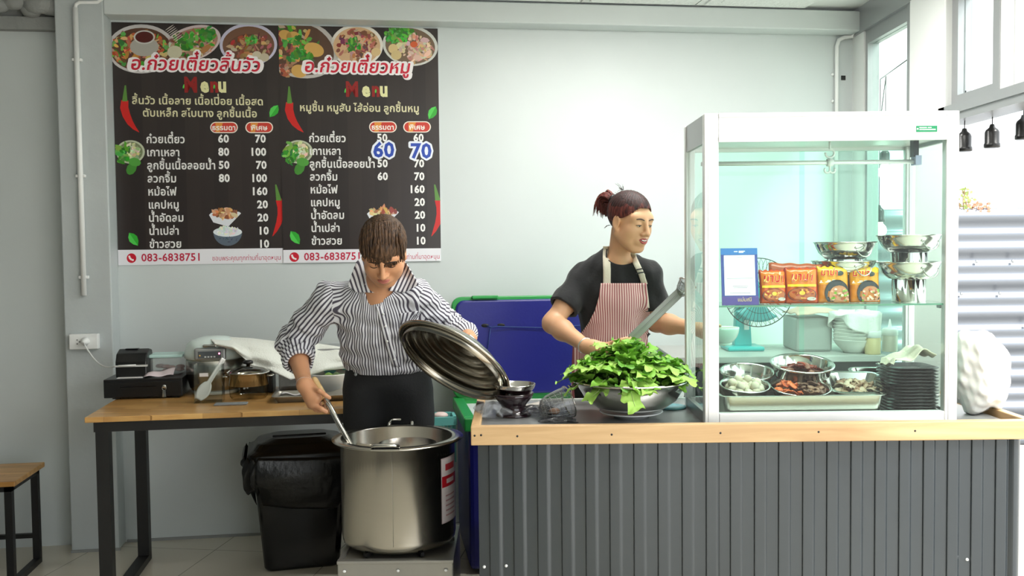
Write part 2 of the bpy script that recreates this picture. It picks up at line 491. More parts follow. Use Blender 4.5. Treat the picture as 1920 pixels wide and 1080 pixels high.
# ------------------------------------------------------------------ shared materials
WALL = mat('painted_plaster', (206, 212, 212), rough=.42, bump=.06, bscale=14, var=.05, vscale=2.5, spec=.4)
WALL2 = mat('painted_plaster_rough', (190, 196, 197), rough=.5, bump=.18, bscale=22, var=.08, vscale=5)
WALLD = mat('dark_unseen_wall', (104, 110, 112), rough=.6, var=.05)  # unseen walls, kept dark to hold down bounced light
CONC = mat('rough_concrete', (150, 152, 150), rough=.9, bump=.6, bscale=25, var=.15, vscale=9)
WHITE = mat('white_paint', (238, 240, 238), rough=.45, var=.02)
WPVC = mat('white_plastic', (240, 241, 240), rough=.35)
GREYAL = mat('grey_aluminium', (168, 170, 172), rough=.35, metal=.6, var=.03)
ALU = mat('satin_aluminium', (232, 233, 232), rough=.4, metal=.35, var=.02)
ALUD = mat('dull_aluminium', (170, 172, 172), rough=.38, metal=.7, var=.04)
STEEL = mat('polished_steel', (205, 203, 198), rough=.13, metal=1, var=.04, vscale=5)
BRUSH = mat('brushed_steel', (196, 192, 184), rough=.27, metal=1, var=.05, vscale=6, aniso=.5, stretch=(1, 1, 12), bump=.015, bscale=40)
OLDST = mat('stained_steel', (176, 172, 163), rough=.42, metal=.85, var=.18, vscale=7, bump=.05)
BLACKM = mat('black_powder_coat', (26, 25, 25), rough=.45, var=.1)
BLACKP = mat('black_plastic', (20, 20, 21), rough=.32, var=.08, bump=.02, bscale=150)
BLACKG = mat('glossy_black_plastic', (12, 13, 15), rough=.16)
CLEAR = glass('clear_glass', (.97, 1, .985), refl=1.0)
CLEARP = glass('clear_plastic', (.93, .95, .94), refl=1.6, rough=.04)
GREENG = glass('green_tinted_glass', (.86, .95, .90))
EDGE = mat('glass_edge', (110, 165, 140), rough=.15, trans=.4)
TABLEW = wood('rubberwood_planks', (196, 146, 84), (222, 178, 112), 'X', 2.5, plank=.05, rough=.28, dark=.72)
RAILW = wood('pine_rail', (190, 152, 108), (216, 182, 136), 'X', 2.0, rough=.45)
RAILY = wood('pine_rail_side', (190, 152, 108), (216, 182, 136), 'Y', 2.0, rough=.45)
HANDW = wood('handle_wood', (200, 165, 110), (228, 200, 150), 'Z', 3.0, rough=.5)

# floor: glossy beige tiles
fm, N, L, b = _mat('beige_floor_tile')
tc = N.new('ShaderNodeTexCoord'); br = N.new('ShaderNodeTexBrick'); br.offset = 0; br.inputs['Scale'].default_value = 1
br.inputs['Brick Width'].default_value = .6; br.inputs['Row Height'].default_value = .6; br.inputs['Mortar Size'].default_value = .002
br.inputs['Color1'].default_value = srgb(214, 208, 192); br.inputs['Color2'].default_value = srgb(208, 202, 187); br.inputs['Mortar'].default_value = srgb(140, 136, 126)
mp = N.new('ShaderNodeMapping'); mp.inputs['Rotation'].default_value = (0, 0, WANG); mp.inputs['Location'].default_value = (.12, .31, 0)
L.new(tc.outputs['Object'], mp.inputs[0]); L.new(mp.outputs[0], br.inputs['Vector']); L.new(br.outputs['Color'], b.inputs['Base Color'])
b.inputs['Roughness'].default_value = .12

RX = 1.87                      # plane of the glazed right-hand wall
CEIL = 2.665
YB = -2.0                      # the room goes on behind the camera
S = MB(); S.box((-4.2, YB, -.1), (RX + .1, 5.6, 0)); struct('floor', S, fm)
# ceiling of embossed panels
cm = mat('embossed_ceiling_panel', (236, 238, 236), rough=.6, bump=.9, bscale=55, var=.05, vscale=30)
S = MB(); S.box((-4.2, YB, CEIL + .02), (RX + .1, 5.6, CEIL + .1))
ca, sa = math.cos(WANG), math.sin(WANG)
struct('ceiling', S, WHITE)
def wbox(S, u0, u1, z0, z1, n0, n1):
    vs = [wp(u, z, n) for z in (z0, z1) for n in (n0, n1) for u in (u0, u1)]
    S.add(vs, [(0, 1, 3, 2), (4, 6, 7, 5), (0, 4, 5, 1), (2, 3, 7, 6), (0, 2, 6, 4), (1, 5, 7, 3)])
# pressed panels hang under the ceiling in rows parallel to the back wall; each is a raised moulded field
S = MB()
for i in range(-3, 8):
    for j in range(0, 4):
        u0 = -.15 + i * .6; n0 = .13 + j * .6
        if wp(u0 + .3, 0, n0 + .3).x > RX - .15: continue
        for a, d in ((.0, 0), (.035, .008), (.06, .002), (.10, .010), (.13, .004)):
            wbox(S, u0 + a + .004, u0 + .6 - a - .004, CEIL + .006 - d, CEIL + .019, n0 + a + .004, n0 + .6 - a - .004)
struct('ceiling_panel', S, cm)

# two unseen fill lights shaped as battens, added to brighten the back wall
TUBE = mat('added_fill_tube', (255, 255, 250), rough=.3, emis=(255, 252, 244), estr=4)
for lx_, ly_ in ((.75, 3.95), (1.15, 2.6)):
    S = MB(); S.box((lx_ - .62, ly_ - .04, CEIL - .045), (lx_ + .62, ly_ + .04, CEIL)); hs = S.build('trim_added_light', WHITE, kind='structure')
    S = MB(); S.tube([(lx_ - .59, ly_, CEIL - .062), (lx_ + .59, ly_, CEIL - .062)], .014, 12); S.build('fill_tube', TUBE, parent=hs)
    la = bpy.data.lights.new('added_fill_light', 'AREA'); la.shape = 'RECTANGLE'; la.size = 1.2; la.size_y = .10; la.energy = FILL_W; la.color = (1, .985, .95)
    lo = bpy.data.objects.new('added_fill_light', la); COL.objects.link(lo); lo.location = (lx_, ly_, CEIL - .085)
# back wall, the column and beam that frame it, the piece of wall left of the column
S = MB(); wbox(S, -2.4, 3.80, 0, CEIL, -.12, 0); struct('wall_back', S, WALL)
def col_edge(x, y): return wall_uz(x, y, .13)[0]
cu0 = col_edge(117, 500); cu1 = col_edge(200, 300)
S = MB(); wbox(S, cu0, -.047, 0, CEIL, 0, .13); struct('trim_1', S, WALL2, bev=.006)          # column
S = MB(); wbox(S, -.047, 3.80, 2.562, CEIL, 0, .13); struct('trim_2', S, WALL, bev=.006)      # beam over the menu wall
S = MB(); wbox(S, -2.4, cu0, 2.50, 2.56, 0, .05); wbox(S, -2.4, cu0, 2.56, CEIL, 0, .02)
struct('trim_3', S, CONC)                                                                       # old ledge left of the column
S = MB()
rnd = random.Random(5)
for k in range(16):
    u = cu0 - .30 + .31 * rnd.random(); z = 2.60 + .055 * rnd.random()
    S.ball(wp(u, z, .06 + .03 * rnd.random()), (.05 + .03 * rnd.random(), .04, .03 + .02 * rnd.random()), 10)
struct('trim_4', S, CONC)                                                                       # lumps of old mortar
S = MB(); S.box((-4.2, YB, 0), (-4.08, 4.6, CEIL)); struct('wall_left', S, WALLD)
S = MB(); S.box((-4.2, YB - .1, 0), (.9, YB, CEIL)); struct('wall_front', S, WALLD)  # unseen; run on to the right to block frontal light
# thin bead of filler along the foot of the wall
S = MB(); wbox(S, -.04, 1.9, 0, .012, 0, .012); wbox(S, cu0, -.04, 0, .012, .13, .14); struct('baseboard_back', S, CONC)

# glazed right-hand wall: frames, posts, panes
def ry(px): return atx(px, 300, RX).y
def rz(px, py): return atx(px, py, RX).z
def rbox(S, ya, yb, z0, z1, x0=0.0, x1=.08): S.box((RX + x0, min(ya, yb), z0), (RX + x1, max(ya, yb), z1))
yA, yB, yC, yD, yE = ry(1604), ry(1622), ry(1703), ry(1714), ry(1783)
zt0 = rz(1601, 72); 
S = MB(); rbox(S, 5.4, 3.0, zt0, CEIL + .02, -.02, .1); struct('trim_5', S, GREYAL)            # dark head beam
S = MB(); rbox(S, 5.45, yB, 0, zt0, -.01, .07); struct('trim_6', S, WHITE)
S = MB(); rbox(S, yB, yC, zt0 - .07, zt0, .0, .06); rbox(S, yB, yB - .03, 0, zt0 - .07, .0, .06); rbox(S, yC, yD, 0, zt0, -.01, .06); rbox(S, yB, yC, 0, .1, 0, .06)
wf = S.build('window_1', GREYAL, kind='structure')
S = MB(); S.box((RX + .025, yC, .1), (RX + .032, yB, zt0 - .07)); S.build('window_pane', GREENG, parent=wf)
S = MB(); rbox(S, yD - .01, yE, 0, zt0, -.03, .025); struct('trim_7', S, WHITE, bev=.004)          # white post
# beam over the doorway with a transom window on it
zb1 = rz(1797, 196); zb0 = rz(1797, 228)
S = MB(); rbox(S, yE + .06, 1.0, zb0, zb1, -.03, .1); rbox(S, yE + .06, 1.0, zb0 + .03, zb0 + .045, -.04, .1); struct('trim_8', S, GREYAL)
yF, yG, yH = ry(1794), ry(1864), ry(1876)
S = MB(); rbox(S, yE, yF, zb1, zt0, 0, .06); rbox(S, yG, yH, zb1, zt0, -.01, .06); rbox(S, yF, yG, zb1, zb1 + .04, 0, .06); rbox(S, yF, yG, zt0 - .09, zt0, 0, .06)
wf = S.build('window_2', GREYAL, kind='structure')
S = MB(); S.box((RX + .025, yG, zb1 + .04), (RX + .032, yF, zt0 - .09)); S.build('window_pane', CLEAR, parent=wf)
S = MB(); rbox(S, yH, ry(1901), zb1, zt0, -.005, .07); rbox(S, ry(1903), 1.0, zb1, zt0, -.005, .05); struct('trim_9', S, WHITE)

# outside: ground, corrugated fence, weeds
S = MB(); S.box((RX + .1, -40, -.2), (40, 40, -.06)); S.box((-40, -40, -.2), (RX + .1, YB - .1, -.06)); struct('ground', S, mat('pale_concrete_yard', (200, 196, 188), rough=.9, bump=.2, var=.1))
ZINC = mat('galvanised_sheet', (128, 132, 140), rough=.36, metal=.75, var=.10, vscale=3, stretch=(.3, 1, 6))
fe = thing('corrugated_fence', (4.2, 7.05, -.06), 'silver corrugated metal fence outside, seen past the white bag', 'fence')
S = MB()
nrow = 150
def fz(i, j):
    z = -.06 + 1.74 * j; w = z / .235
    t = w - math.floor(w)
    y = 7.0 + .03 * (1 - abs(2 * t - 1) ** .7) + .012 * math.sin(t * 12.56)
    return Vector((2.2 + 4 * i, y, z))
S.grid(fz, 6, nrow); S.build('corrugated_sheet', ZINC, parent=fe, solid=.002)
for x in (2.6, 4.0, 5.4):
    S = MB(); S.box((x, 7.06, -.06), (x + .05, 7.11, 1.66)); S.build('fence_post', GREYAL, parent=fe)
for k in range(26):
    x = 3.1 + 2.2 * rnd.random(); z = .12 + .235 * rnd.randrange(7); S = MB(); S.ball((x, 6.995, z), .012, 8); S.build('screw_head', GREYAL, parent=fe)
LEAFO = mat('weed_leaf', (150, 165, 92), rough=.6, var=.2); 
for k, (px, py, h, lab) in enumerate(((1806, 388, .17, 'pale green weed on top of the fence beside the white display case'), (1832, 391, .05, 'low reddish weed tuft on top of the fence, right of the taller weed'))):
    p = at(px, py, 7.02); p.z = 1.66
    t = thing('weed', p, lab, 'plant', None)
    S = MB(); S2 = MB()
    for q in range(16):
        a = rnd.uniform(0, 6.28); r = rnd.uniform(0, .07); hh = h * rnd.uniform(.3, 1.0)
        tip = p + Vector((r * math.cos(a) * (1.6 if k else 1), r * math.sin(a) * .3, hh))
        S.tube([p + Vector((r * .3 * math.cos(a), 0, 0)), (p + tip) / 2 + Vector((0, 0, hh * .1)), tip], .0022, 5)
        for w in range(3):
            c = tip - Vector((0, 0, .03 * w)); d = Vector((rnd.uniform(-1, 1), rnd.uniform(-.4, .4), rnd.uniform(-.2, .6))).normalized() * .035; n_ = Vector((-d.z, 0, d.x)) * .35
            S2.add([c, c + d * .5 + n_, c + d, c + d * .5 - n_], [(0, 1, 2, 3)])
    S.build('stem', mat('weed_stem%d' % k, (150, 120, 90), rough=.7), parent=t)
    S2.build('foliage', LEAFO if k == 0 else mat('weed_red', (196, 130, 104), rough=.6, var=.2), parent=t)

# things fixed to the wall
def strip_curve(S, pts, r, n=10): S.tube(pts, r, n)
cd = thing('cable_conduit', wp(-.22, 1.20, .13), 'white plastic conduit running down the grey column to the socket', 'conduit')
S = MB()
cux = lambda x, y: wall_uz(x, y, .145)
pts = [wp(*cux(160, 626), .145), wp(*cux(150, 250), .145), wp(*cux(142, 22), .145)]
pu, pz = cux(142, 22)
S.tube([wp(cux(160, 626)[0], 1.235, .145), wp(cux(160, 626)[0], 2.585, .145)], .0125, 12)
u_c = cux(160, 626)[0]
S.tube([wp(u_c, 2.58, .145), wp(u_c + .004, 2.60, .145), wp(u_c + .02, 2.61, .145), wp(u_c + .10, 2.612, .145), wp(u_c + .13, 2.635, .145), wp(u_c + .15, 2.67, .145)], .008, 10)
S.build('pipe', WPVC, parent=cd)
for py in (112, 330, 520):
    z = cux(150, py)[1]
    S = MB(); S.box((-.022, -.004, -.007), (.022, .020, .007), M=Matrix.Translation(wp(u_c, z, .13)) @ Matrix.Rotation(WANG, 4, 'Z') @ Matrix.Rotation(math.pi, 4, 'Z'), bev=.003); S.build('clip', WPVC, parent=cd)
so = thing('wall_socket', wp(u_c + .01, 1.14, .13), 'white double wall socket with a white plug in it, at the bottom of the conduit', 'socket')
ul, zt_ = wall_uz(133, 626, .13); ur, zb_ = wall_uz(188, 653, .13)
def wmat(u, z, off): return Matrix.Translation(wp(u, z, off)) @ Matrix((WU, -WN, Vector((0, 0, 1)))).transposed().to_4x4()
M_ = wmat((ul + ur) / 2, (zt_ + zb_) / 2, .13); hw, hh = (ur - ul) / 2, (zt_ - zb_) / 2
S = MB(); S.box((-hw, -.035, -hh), (hw, 0, hh), M=M_, bev=.004); S.build('socket_box', WPVC, parent=so)
S = MB()
for dx, dz in ((-.028, .009), (-.028, -.009), (-.017, 0), (-.005, .009), (-.005, -.009)): S.box((dx - .003, -.0365, dz - .002), (dx + .003, -.034, dz + .002), M=M_)
S.build('socket_hole', BLACKP, parent=so)
S = MB(); S.lathe([(0, 0), (.017, .0), (.019, .008), (.019, .02), (.013, .034), (.007, .045), (0, .045)], 20, c=M_ @ Vector((.012, -.035, .002)), M=frame_to(WN)); pl = S.build('plug', WPVC, parent=so)

rc = thing('cable_conduit', wp(3.69, 1.6, .02), 'white conduit in the back right corner beside the window frame', 'conduit')
S = MB(); u2 = wall_uz(1569, 300, .02)[0]
S.tube([wp(u2, 1.35, .015), wp(u2, 2.50, .015), wp(u2 + .01, 2.535, .018), wp(u2 + .04, 2.55, .02), wp(u2 + .085, 2.555, .02), wp(u2 + .10, 2.60, .14), wp(u2 + .105, 2.66, .15)], .011, 10)
S.build('pipe', WPVC, parent=rc)
S = MB(); S.box((-.012, -.004, -.012), (.012, .0, .012), M=wmat(u2 + .045, wall_uz(1577, 146)[1], 0)); S.build('hole', BLACKP, parent=rc)
for py in (140, 190):
    S = MB(); S.ball(wp(u2 - .02, wall_uz(1565, py)[1], .006), .009, 8); S.build('clip', WPVC, parent=rc)

# hanging bulb sockets by the doorway; the two lit bulbs stand in for reflections
BULB = mat('reflected_bulb_glow', (255, 255, 250), rough=.3, emis=(255, 250, 240), estr=6)
def hanging(px, py, Y, lit, label, cord_h=.12):
    p = at(px, py, Y); k = Y / 1800 * 1.0
    t = thing('reflected_bulb' if lit else 'bulb_socket', p, label, 'lamp')
    S = MB(); S.lathe([(.0, .075), (.008, .075), (.012, .062), (.024, .052), (.028, .042), (.028, .0), (.031, -.004), (.031, -.018), (.027, -.02), (.0, -.02)], 24, c=p); S.build('socket', BLACKP, parent=t)
    S = MB(); S.tube([p + Vector((0, 0, .07)), p + Vector((.004, 0, .07 + cord_h))], .0025, 6); S.build('cord', BLACKP, parent=t)
    if lit:
        S = MB(); S.lathe([(.0, -.105), (.02, -.10), (.038, -.082), (.042, -.065), (.036, -.045), (.022, -.028), (.018, -.015), (.0, -.015)], 24, c=p); S.build('bulb', BULB, parent=t)
hanging(1808, 275, 4.0, False, 'black bulb socket hanging outside, nearest the white case post', .16)
hanging(1860, 268, 3.9, False, 'black bulb socket hanging outside, second from the white case post', .2)
hanging(1919, 252, 3.75, False, 'black bulb socket at the right edge of the picture', .25)
hanging(1659, 302, 5.6, True, 'bulb reflection in the case glass, built as a lit bulb, the higher one', .42)
hanging(1648, 410, 5.35, True, 'bulb reflection with black socket, built as a lit bulb, above the steel pans', .70)
c_ = [(RX + .02, 4.40, 2.33), tuple(at(1648, 410, 5.35) + Vector((.004, 0, .77))), tuple(at(1659, 302, 5.6) + Vector((.004, 0, .49))), (2.62, 7.06, 1.66)]
S = MB(); S.tube(c_, .003, 6); o = S.build('light_cable', BLACKP); tag(o, 'thin outdoor cable added to carry the two reflected bulbs beyond the window', 'cable')
# ------------------------------------------------------------------ two printed menu boards on the wall
INK = print_mat('printed_ink', .28)
BOARD = mat('board_core', (225, 225, 225), rough=.5)
def menu(name, u0, u1, z0, z1, n0, px0, label, title, lines, prices, stickers, right):
    """board u0..u1 by z0..z1, thickness on the wall; prints laid out in photo pixels of this board"""
    root = thing(name, wp((u0 + u1) / 2, z0, n0), label, 'menu', 'menu boards')
    t = .004
    def at_uz(u, z, l): return wp(u, z, n0 + t + l)
    S = MB(); wbox(S, u0, u1, z0, z1, n0, n0 + t - .0002); S.build('board', BOARD, parent=root)
    def P(x, y, l=0.0):
        u, z = wall_uz(x, y, n0 + t); return at_uz(u, z, l)
    # dark printed ground with faint upright planks
    S = MB(); zf = wall_uz(px0 + 160, 467)[1]; np_ = 12
    for i in range(np_):
        a, b_ = u0 + (u1 - u0) * i / np_, u0 + (u1 - u0) * (i + 1) / np_
        S.col = srgb(*[(50, 42, 41), (46, 39, 38), (53, 45, 43)][i * 7 % 3]); S.add([at_uz(a, zf, 0), at_uz(b_, zf, 0), at_uz(b_, z1, 0), at_uz(a, z1, 0)], [(0, 1, 2, 3)])
    S.build('printed_ground', INK, parent=root)
    S = MB(); S.col = srgb(238, 236, 242); S.add([at_uz(u0, z0, .0001), at_uz(u1, z0, .0001), at_uz(u1, zf, .0001), at_uz(u0, zf, .0001)], [(0, 1, 2, 3)])
    S.build('footer_strip', INK, parent=root)
    rn = random.Random(11 if right else 7)
    def blob(S, x, y, rx, ry_, col, l, rot=0, n=14, wob=0.0):
        S.col = srgb(*col); pts = []
        for i in range(n):
            a = 6.283 * i / n; r = 1 + rn.uniform(-wob, wob); xx, yy = rx * r * math.cos(a), ry_ * r * math.sin(a)
            X_, Y_ = x + xx * math.cos(rot) - yy * math.sin(rot), y + xx * math.sin(rot) + yy * math.cos(rot)
            u, z = wall_uz(X_, Y_); u = min(max(u, u0), u1); z = min(z, z1)
            pts.append(at_uz(u, z, l))
        S.add(pts, [tuple(range(n))[::-1]])
    def scatter(S, x, y, rx, ry_, n, pal, s0, s1, l0, rot=0.0):
        for k in range(n):
            a = rn.uniform(0, 6.28); r = math.sqrt(rn.random()); xx, yy = rx * r * math.cos(a), ry_ * r * math.sin(a)
            c = rn.choice(pal); c = tuple(max(0, min(255, v + rn.randint(-22, 22))) for v in c)
            blob(S, x + xx * math.cos(rot) - yy * math.sin(rot), y + xx * math.sin(rot) + yy * math.cos(rot), rn.uniform(s0, s1), rn.uniform(s0, s1) * .55, c, l0 + k * 1.2e-6, rn.uniform(0, 3.1), 7, .3)
    GR = [(70, 150, 50), (52, 125, 40), (110, 180, 80)]; MEAT = [(176, 120, 90), (150, 92, 66), (200, 160, 130), (120, 70, 50)]; OR = [(205, 120, 60), (190, 90, 50), (220, 170, 110)]
    def plate(x, y, rx, ry_, rim, inner, rot=0.0, l=.0002):
        S = MB(); blob(S, x, y, rx, ry_, rim, l, rot, 36); blob(S, x, y + 1, rx * .9, ry_ * .88, inner, l + .00002, rot, 36); return S
    X = px0
    if not right:
        S = plate(X + 55, 92, 64, 46, (205, 200, 200), (92, 60, 44)); scatter(S, X + 52, 92, 52, 36, 150, GR + OR + MEAT + OR, 3, 9, .00023)
        blob(S, X + 61, 88, 27, 18, (176, 172, 164), .00045, 0, 24); blob(S, X + 61, 70, 20, 13, (205, 203, 198), .00046, 0, 24); blob(S, X + 61, 70, 17, 10.5, (84, 24, 20), .00047, 0, 24)
        for k in range(9): blob(S, X + 108 + k * 2.5, 52 + k * 3.1, 10, .8, (214, 206, 196), .00048 + k * 1e-6, -.6, 8)
        S.build('food_picture', INK, parent=root)
        S = plate(X + 150, 82, 56, 32, (214, 196, 198), (170, 130, 110), -.32); scatter(S, X + 150, 80, 46, 24, 120, GR + MEAT + [(206, 190, 160)], 3, 9, .00023, -.3)
        blob(S, X + 118, 98, 14, 12, (205, 200, 172), .0005, 0, 18); blob(S, X + 176, 92, 12, 6, (176, 122, 70), .0005, -.7, 8); scatter(S, X + 140, 82, 16, 9, 22, GR[:2], 3, 8, .00052); scatter(S, X + 178, 62, 14, 12, 22, GR[:2], 3, 8, .00056)
        S.build('food_picture', INK, parent=root)
        S = plate(X + 256, 84, 54, 40, (204, 200, 222), (120, 84, 64)); blob(S, X + 258, 92, 43, 28, (104, 72, 54), .0003, 0, 30); scatter(S, X + 260, 88, 38, 22, 90, MEAT + [(160, 70, 46)], 3, 8, .00032)
        scatter(S, X + 262, 76, 10, 9, 22, GR, 2.5, 6, .00046); blob(S, X + 272, 104, 9, 8, (206, 196, 172), .0005, 0, 14); blob(S, X + 286, 108, 9, 8, (198, 186, 160), .00051, 0, 14); blob(S, X + 272, 113, 8, 6, (190, 180, 152), .00052, 0, 14)
        S.build('food_picture', INK, parent=root)
    else:
        S = plate(X + 30, 88, 82, 56, (196, 190, 186), (92, 66, 52), .35); scatter(S, X + 20, 82, 54, 34, 90, MEAT + GR + [(210, 160, 80)], 4, 11, .00023, .3)
        for e in ((X + 64, 94, 19, 13), (X + 26, 72, 14, 12), (X + 10, 66, 12, 9), (X + 36, 134, 15, 12)): blob(S, *e, (214, 168, 92), .0005, .3, 20)
        scatter(S, X + 42, 104, 18, 9, 26, GR[:2], 4, 9, .00053); scatter(S, X + 30, 76, 9, 7, 10, GR, 4, 8, .00056); scatter(S, X + 10, 130, 10, 14, 22, MEAT, 4, 8, .00058)
        S.build('food_picture', INK, parent=root)
        S = plate(X + 144, 86, 49, 40, (236, 230, 220), (214, 176, 136)); scatter(S, X + 145, 86, 38, 30, 100, MEAT + [(205, 150, 110), (120, 66, 66)], 3, 9, .00023); scatter(S, X + 138, 84, 14, 12, 40, GR, 2, 6, .0004)
        blob(S, X + 180, 98, 9, 8, (222, 192, 140), .0005, 0, 14); S.build('food_picture', INK, parent=root)
        S = plate(X + 244, 86, 52, 38, (214, 214, 208), (120, 98, 78), .15); scatter(S, X + 226, 66, 30, 15, 90, GR + [(60, 190, 60)], 3, 8, .00023); scatter(S, X + 254, 92, 32, 24, 90, [(216, 176, 150), (196, 150, 120), (226, 196, 170)], 3, 9, .0004)
        blob(S, X + 251, 84, 7, 6, (214, 96, 50), .0006, 0, 12); blob(S, X + 212, 92, 9, 9, (222, 196, 140), .0006, 0, 14); blob(S, X + 218, 104, 10, 9, (214, 190, 136), .00061, 0, 14)
        S.build('food_picture', INK, parent=root)
    # side basket picture, pork crackling dish, rice bowl
    bx = X + 35; S = MB(); blob(S, bx, 285, 27, 22, (190, 196, 170), .0002, 0, 26); blob(S, bx, 285, 23, 19, (120, 130, 96), .00022, 0, 26); scatter(S, bx, 283, 17, 14, 70, [(226, 220, 190), (206, 200, 160), (150, 176, 110)], 1.5, 7, .00024)
    scatter(S, bx - 14, 288, 12, 20, 34, GR, 3, 9, .0004); blob(S, bx + 2, 316, 9, 13, (70, 140, 52), .0006, .5, 10); blob(S, bx + 8, 304, 12, 8, (84, 160, 64), .00061, .2, 10)
    S.build('food_picture', INK, parent=root)
    cx = X + (212 if not right else 193); cy = 405 if not right else 403
    S = MB(); S.col = srgb(224, 226, 232); q = [(-30, -2), (-22, 12), (6, 20), (30, -5), (26, -8), (-26, -6)]
    S.add([P(cx + a, cy + b_, .0002) for a, b_ in q], [tuple(range(6))[::-1]]); scatter(S, cx, cy - 5, 23, 8, 46, [(206, 160, 110), (176, 120, 80), (230, 196, 150), (140, 84, 56)], 3, 8, .00024); S.build('food_picture', INK, parent=root)
    S = MB(); cy2 = cy + 36; S.col = srgb(96, 108, 122)
    S.add([P(cx + 5 + 27 * math.cos(a), cy2 + 26 * math.sin(a) - 6, .0002) for a in [math.pi * k / 14 for k in range(15)]], [tuple(range(15))[::-1]])
    blob(S, cx + 5, cy2 - 6, 27, 9, (226, 232, 236), .0003, 0, 26); scatter(S, cx + 5, cy2 - 8, 22, 7, 40, [(236, 236, 232), (220, 222, 220)], 2, 5, .00034); scatter(S, cx + 5, cy2 + 8, 18, 5, 16, [(50, 60, 84)], 1, 2, .00042); S.build('food_picture', INK, parent=root)
    # chillies and leaves
    def chili(pts, w, stem):
        S = MB(); S.col = srgb(206, 34, 30); n = len(pts)
        L_, R_ = [], []
        for i, (x, y) in enumerate(pts):
            a, b_ = pts[max(i - 1, 0)], pts[min(i + 1, n - 1)]; dx, dy = b_[0] - a[0], b_[1] - a[1]; l = math.hypot(dx, dy); ww = w * (1 - (i / (n - 1)) ** 2.2) * (.8 + .2 * min(1, i * .8)) + .4
            L_.append(P(min(max(x - dy / l * ww, X0b(y)), X1b(y)), y + dx / l * ww, .0003)); R_.append(P(min(max(x + dy / l * ww, X0b(y)), X1b(y)), y - dx / l * ww, .0003))
        S.add(L_ + R_, [(i, i + 1, n + i + 1, n + i) for i in range(n - 1)])
        S.col = srgb(92, 140, 60); (x, y), (x2, y2) = pts[0], stem
        S.add([P(x - 5, y + 2, .00031), P(x + 5, y + 2, .00031), P(x2 + 1.3, y2, .00031), P(x2 - 1.3, y2, .00031)], [(0, 1, 2, 3)])
        S.build('chili_picture', INK, parent=root)
    def X0b(y): return wall_x(u0, y)
    def X1b(y): return wall_x(u1, y)
    def wall_x(u, y):
        p = wp(u, 1.45 + (460 - y) / 375, n0 + t) - CAM_C
        return 960 + F_PX * p.dot(CAM_R) / p.dot(CAM_F)
    chili([(X + 24, 188), (X + 23, 202), (X + 27, 216), (X + 34, 230), (X + 42, 240), (X + 51, 248)] if not right else [(X + 18, 192), (X + 17, 206), (X + 21, 220), (X + 28, 232), (X + 36, 241), (X + 44, 248)], 8, (X + 25, 160) if not right else (X + 17, 162))
    ex = X + 313 if not right else X + 296
    chili([(ex, 374), (ex + 4, 388), (ex + 4, 402), (ex, 418), (ex - 6, 432), (ex - 12, 443)], 7, (ex - 6, 346))
    def leaf(x, y, s, rot):
        S = MB()
        for sg, c in ((1, (52, 170, 52)), (-1, (84, 205, 84))):
            pts = [(0, -1), (sg * .45, -.55), (sg * .62, 0), (sg * .42, .6), (0, 1.1)]
            S.col = srgb(*c); S.add([P(min(x + s * (a * math.cos(rot) - b_ * math.sin(rot)), X1b(y)), y + s * (a * math.sin(rot) + b_ * math.cos(rot)), .0003) for a, b_ in pts], [tuple(range(5)) if sg < 0 else tuple(range(5))[::-1]])
        S.build('leaf_picture', INK, parent=root)
    leaf(*((X + 304, 208, 13, .6) if not right else (X + 286, 211, 13, .5))); leaf(*((X + 40, 448, 14, -.6) if not right else (X + 28, 445, 14, -.6)))
    # lettering
    def line(part, txt, x, y, hpx, col, bold=.02, align='C', slant=0.0, squeeze=1.0, outline=None, l=.0004):
        S = MB(); u, z = wall_uz(x, y, n0 + t); size = hpx / 375
        f = lambda a, b_, lf: at_uz(u + a, z + b_, lf)
        if outline:
            for k in range(12):
                ox, oz = outline[1] * size * math.cos(k * .5236), outline[1] * size * math.sin(k * .5236)
                write(S, txt, size, lambda a, b_, lf: f(a + ox, b_ + oz, lf), outline[0], bold + .02, align, slant, squeeze, l + k * 1e-5)
        ld = l + .0003 if outline else l
        write(S, txt, size, f, col, bold, align, slant, squeeze, ld); return S.build(part, INK, parent=root)
    tx = X + (157 if not right else 145)
    line('title_lettering', title, tx, 132 if not right else 136, 33, (208, 30, 58), .02, 'C', .18, 1.02, ((250, 244, 246), .085), .0008)
    mx, my = X + (166 if not right else 154), (172 if not right else 180)
    S = MB()
    for ch, dx, c in (('M', -31, (150, 30, 28)), ('e', 0, (236, 232, 176)), ('n', 18, (150, 30, 28)), ('u', 33, (236, 232, 176))):
        u, z = wall_uz(mx + dx, my, n0 + t); write(S, ch, 38 / 375, lambda a, b_, lf: at_uz(u + a, z + b_, lf), c, .045, 'L', 0, .8 if ch != 'M' else .82, .0004 + .0001 * (dx > 0))
    S.build('heading_lettering', INK, parent=root); leaf(mx - 29, my - 11, 6, .7); leaf(mx + 28, my - 11, 6, .6)
    for (x, y, txt) in lines: line('dish_lettering', txt, x, y, 19, (226, 220, 180), .022, 'C', 0, .98)
    for x, txt in ((X + (210 if not right else 193), 'ธรรมดา'), (X + (276 if not right else 257), 'พิเศษ')):
        y = 239 if not right else 238; S = MB()
        def pill(w, h, c, l):
            S.col = srgb(*c); pts = [(w - h + h * math.cos(a), h * math.sin(a)) for a in [math.pi * (k / 10 - .5) for k in range(11)]]
            pts += [(-x_, -y_) for x_, y_ in pts]; S.add([P(x + a, y + b_, l) for a, b_ in pts], [tuple(range(len(pts)))[::-1]])
        pill(26, 10.5, (248, 236, 222), .0003); pill(24, 8.8, (206, 60, 46), .00032)
        S.col = srgb(232, 150, 62); S.add([P(x - 16, y - 8.6, .00034), P(x - 2, y - 8.6, .00034), P(x - 8, y + 8.6, .00034), P(x - 16, y + 8.6, .00034)], [(0, 1, 2, 3)])
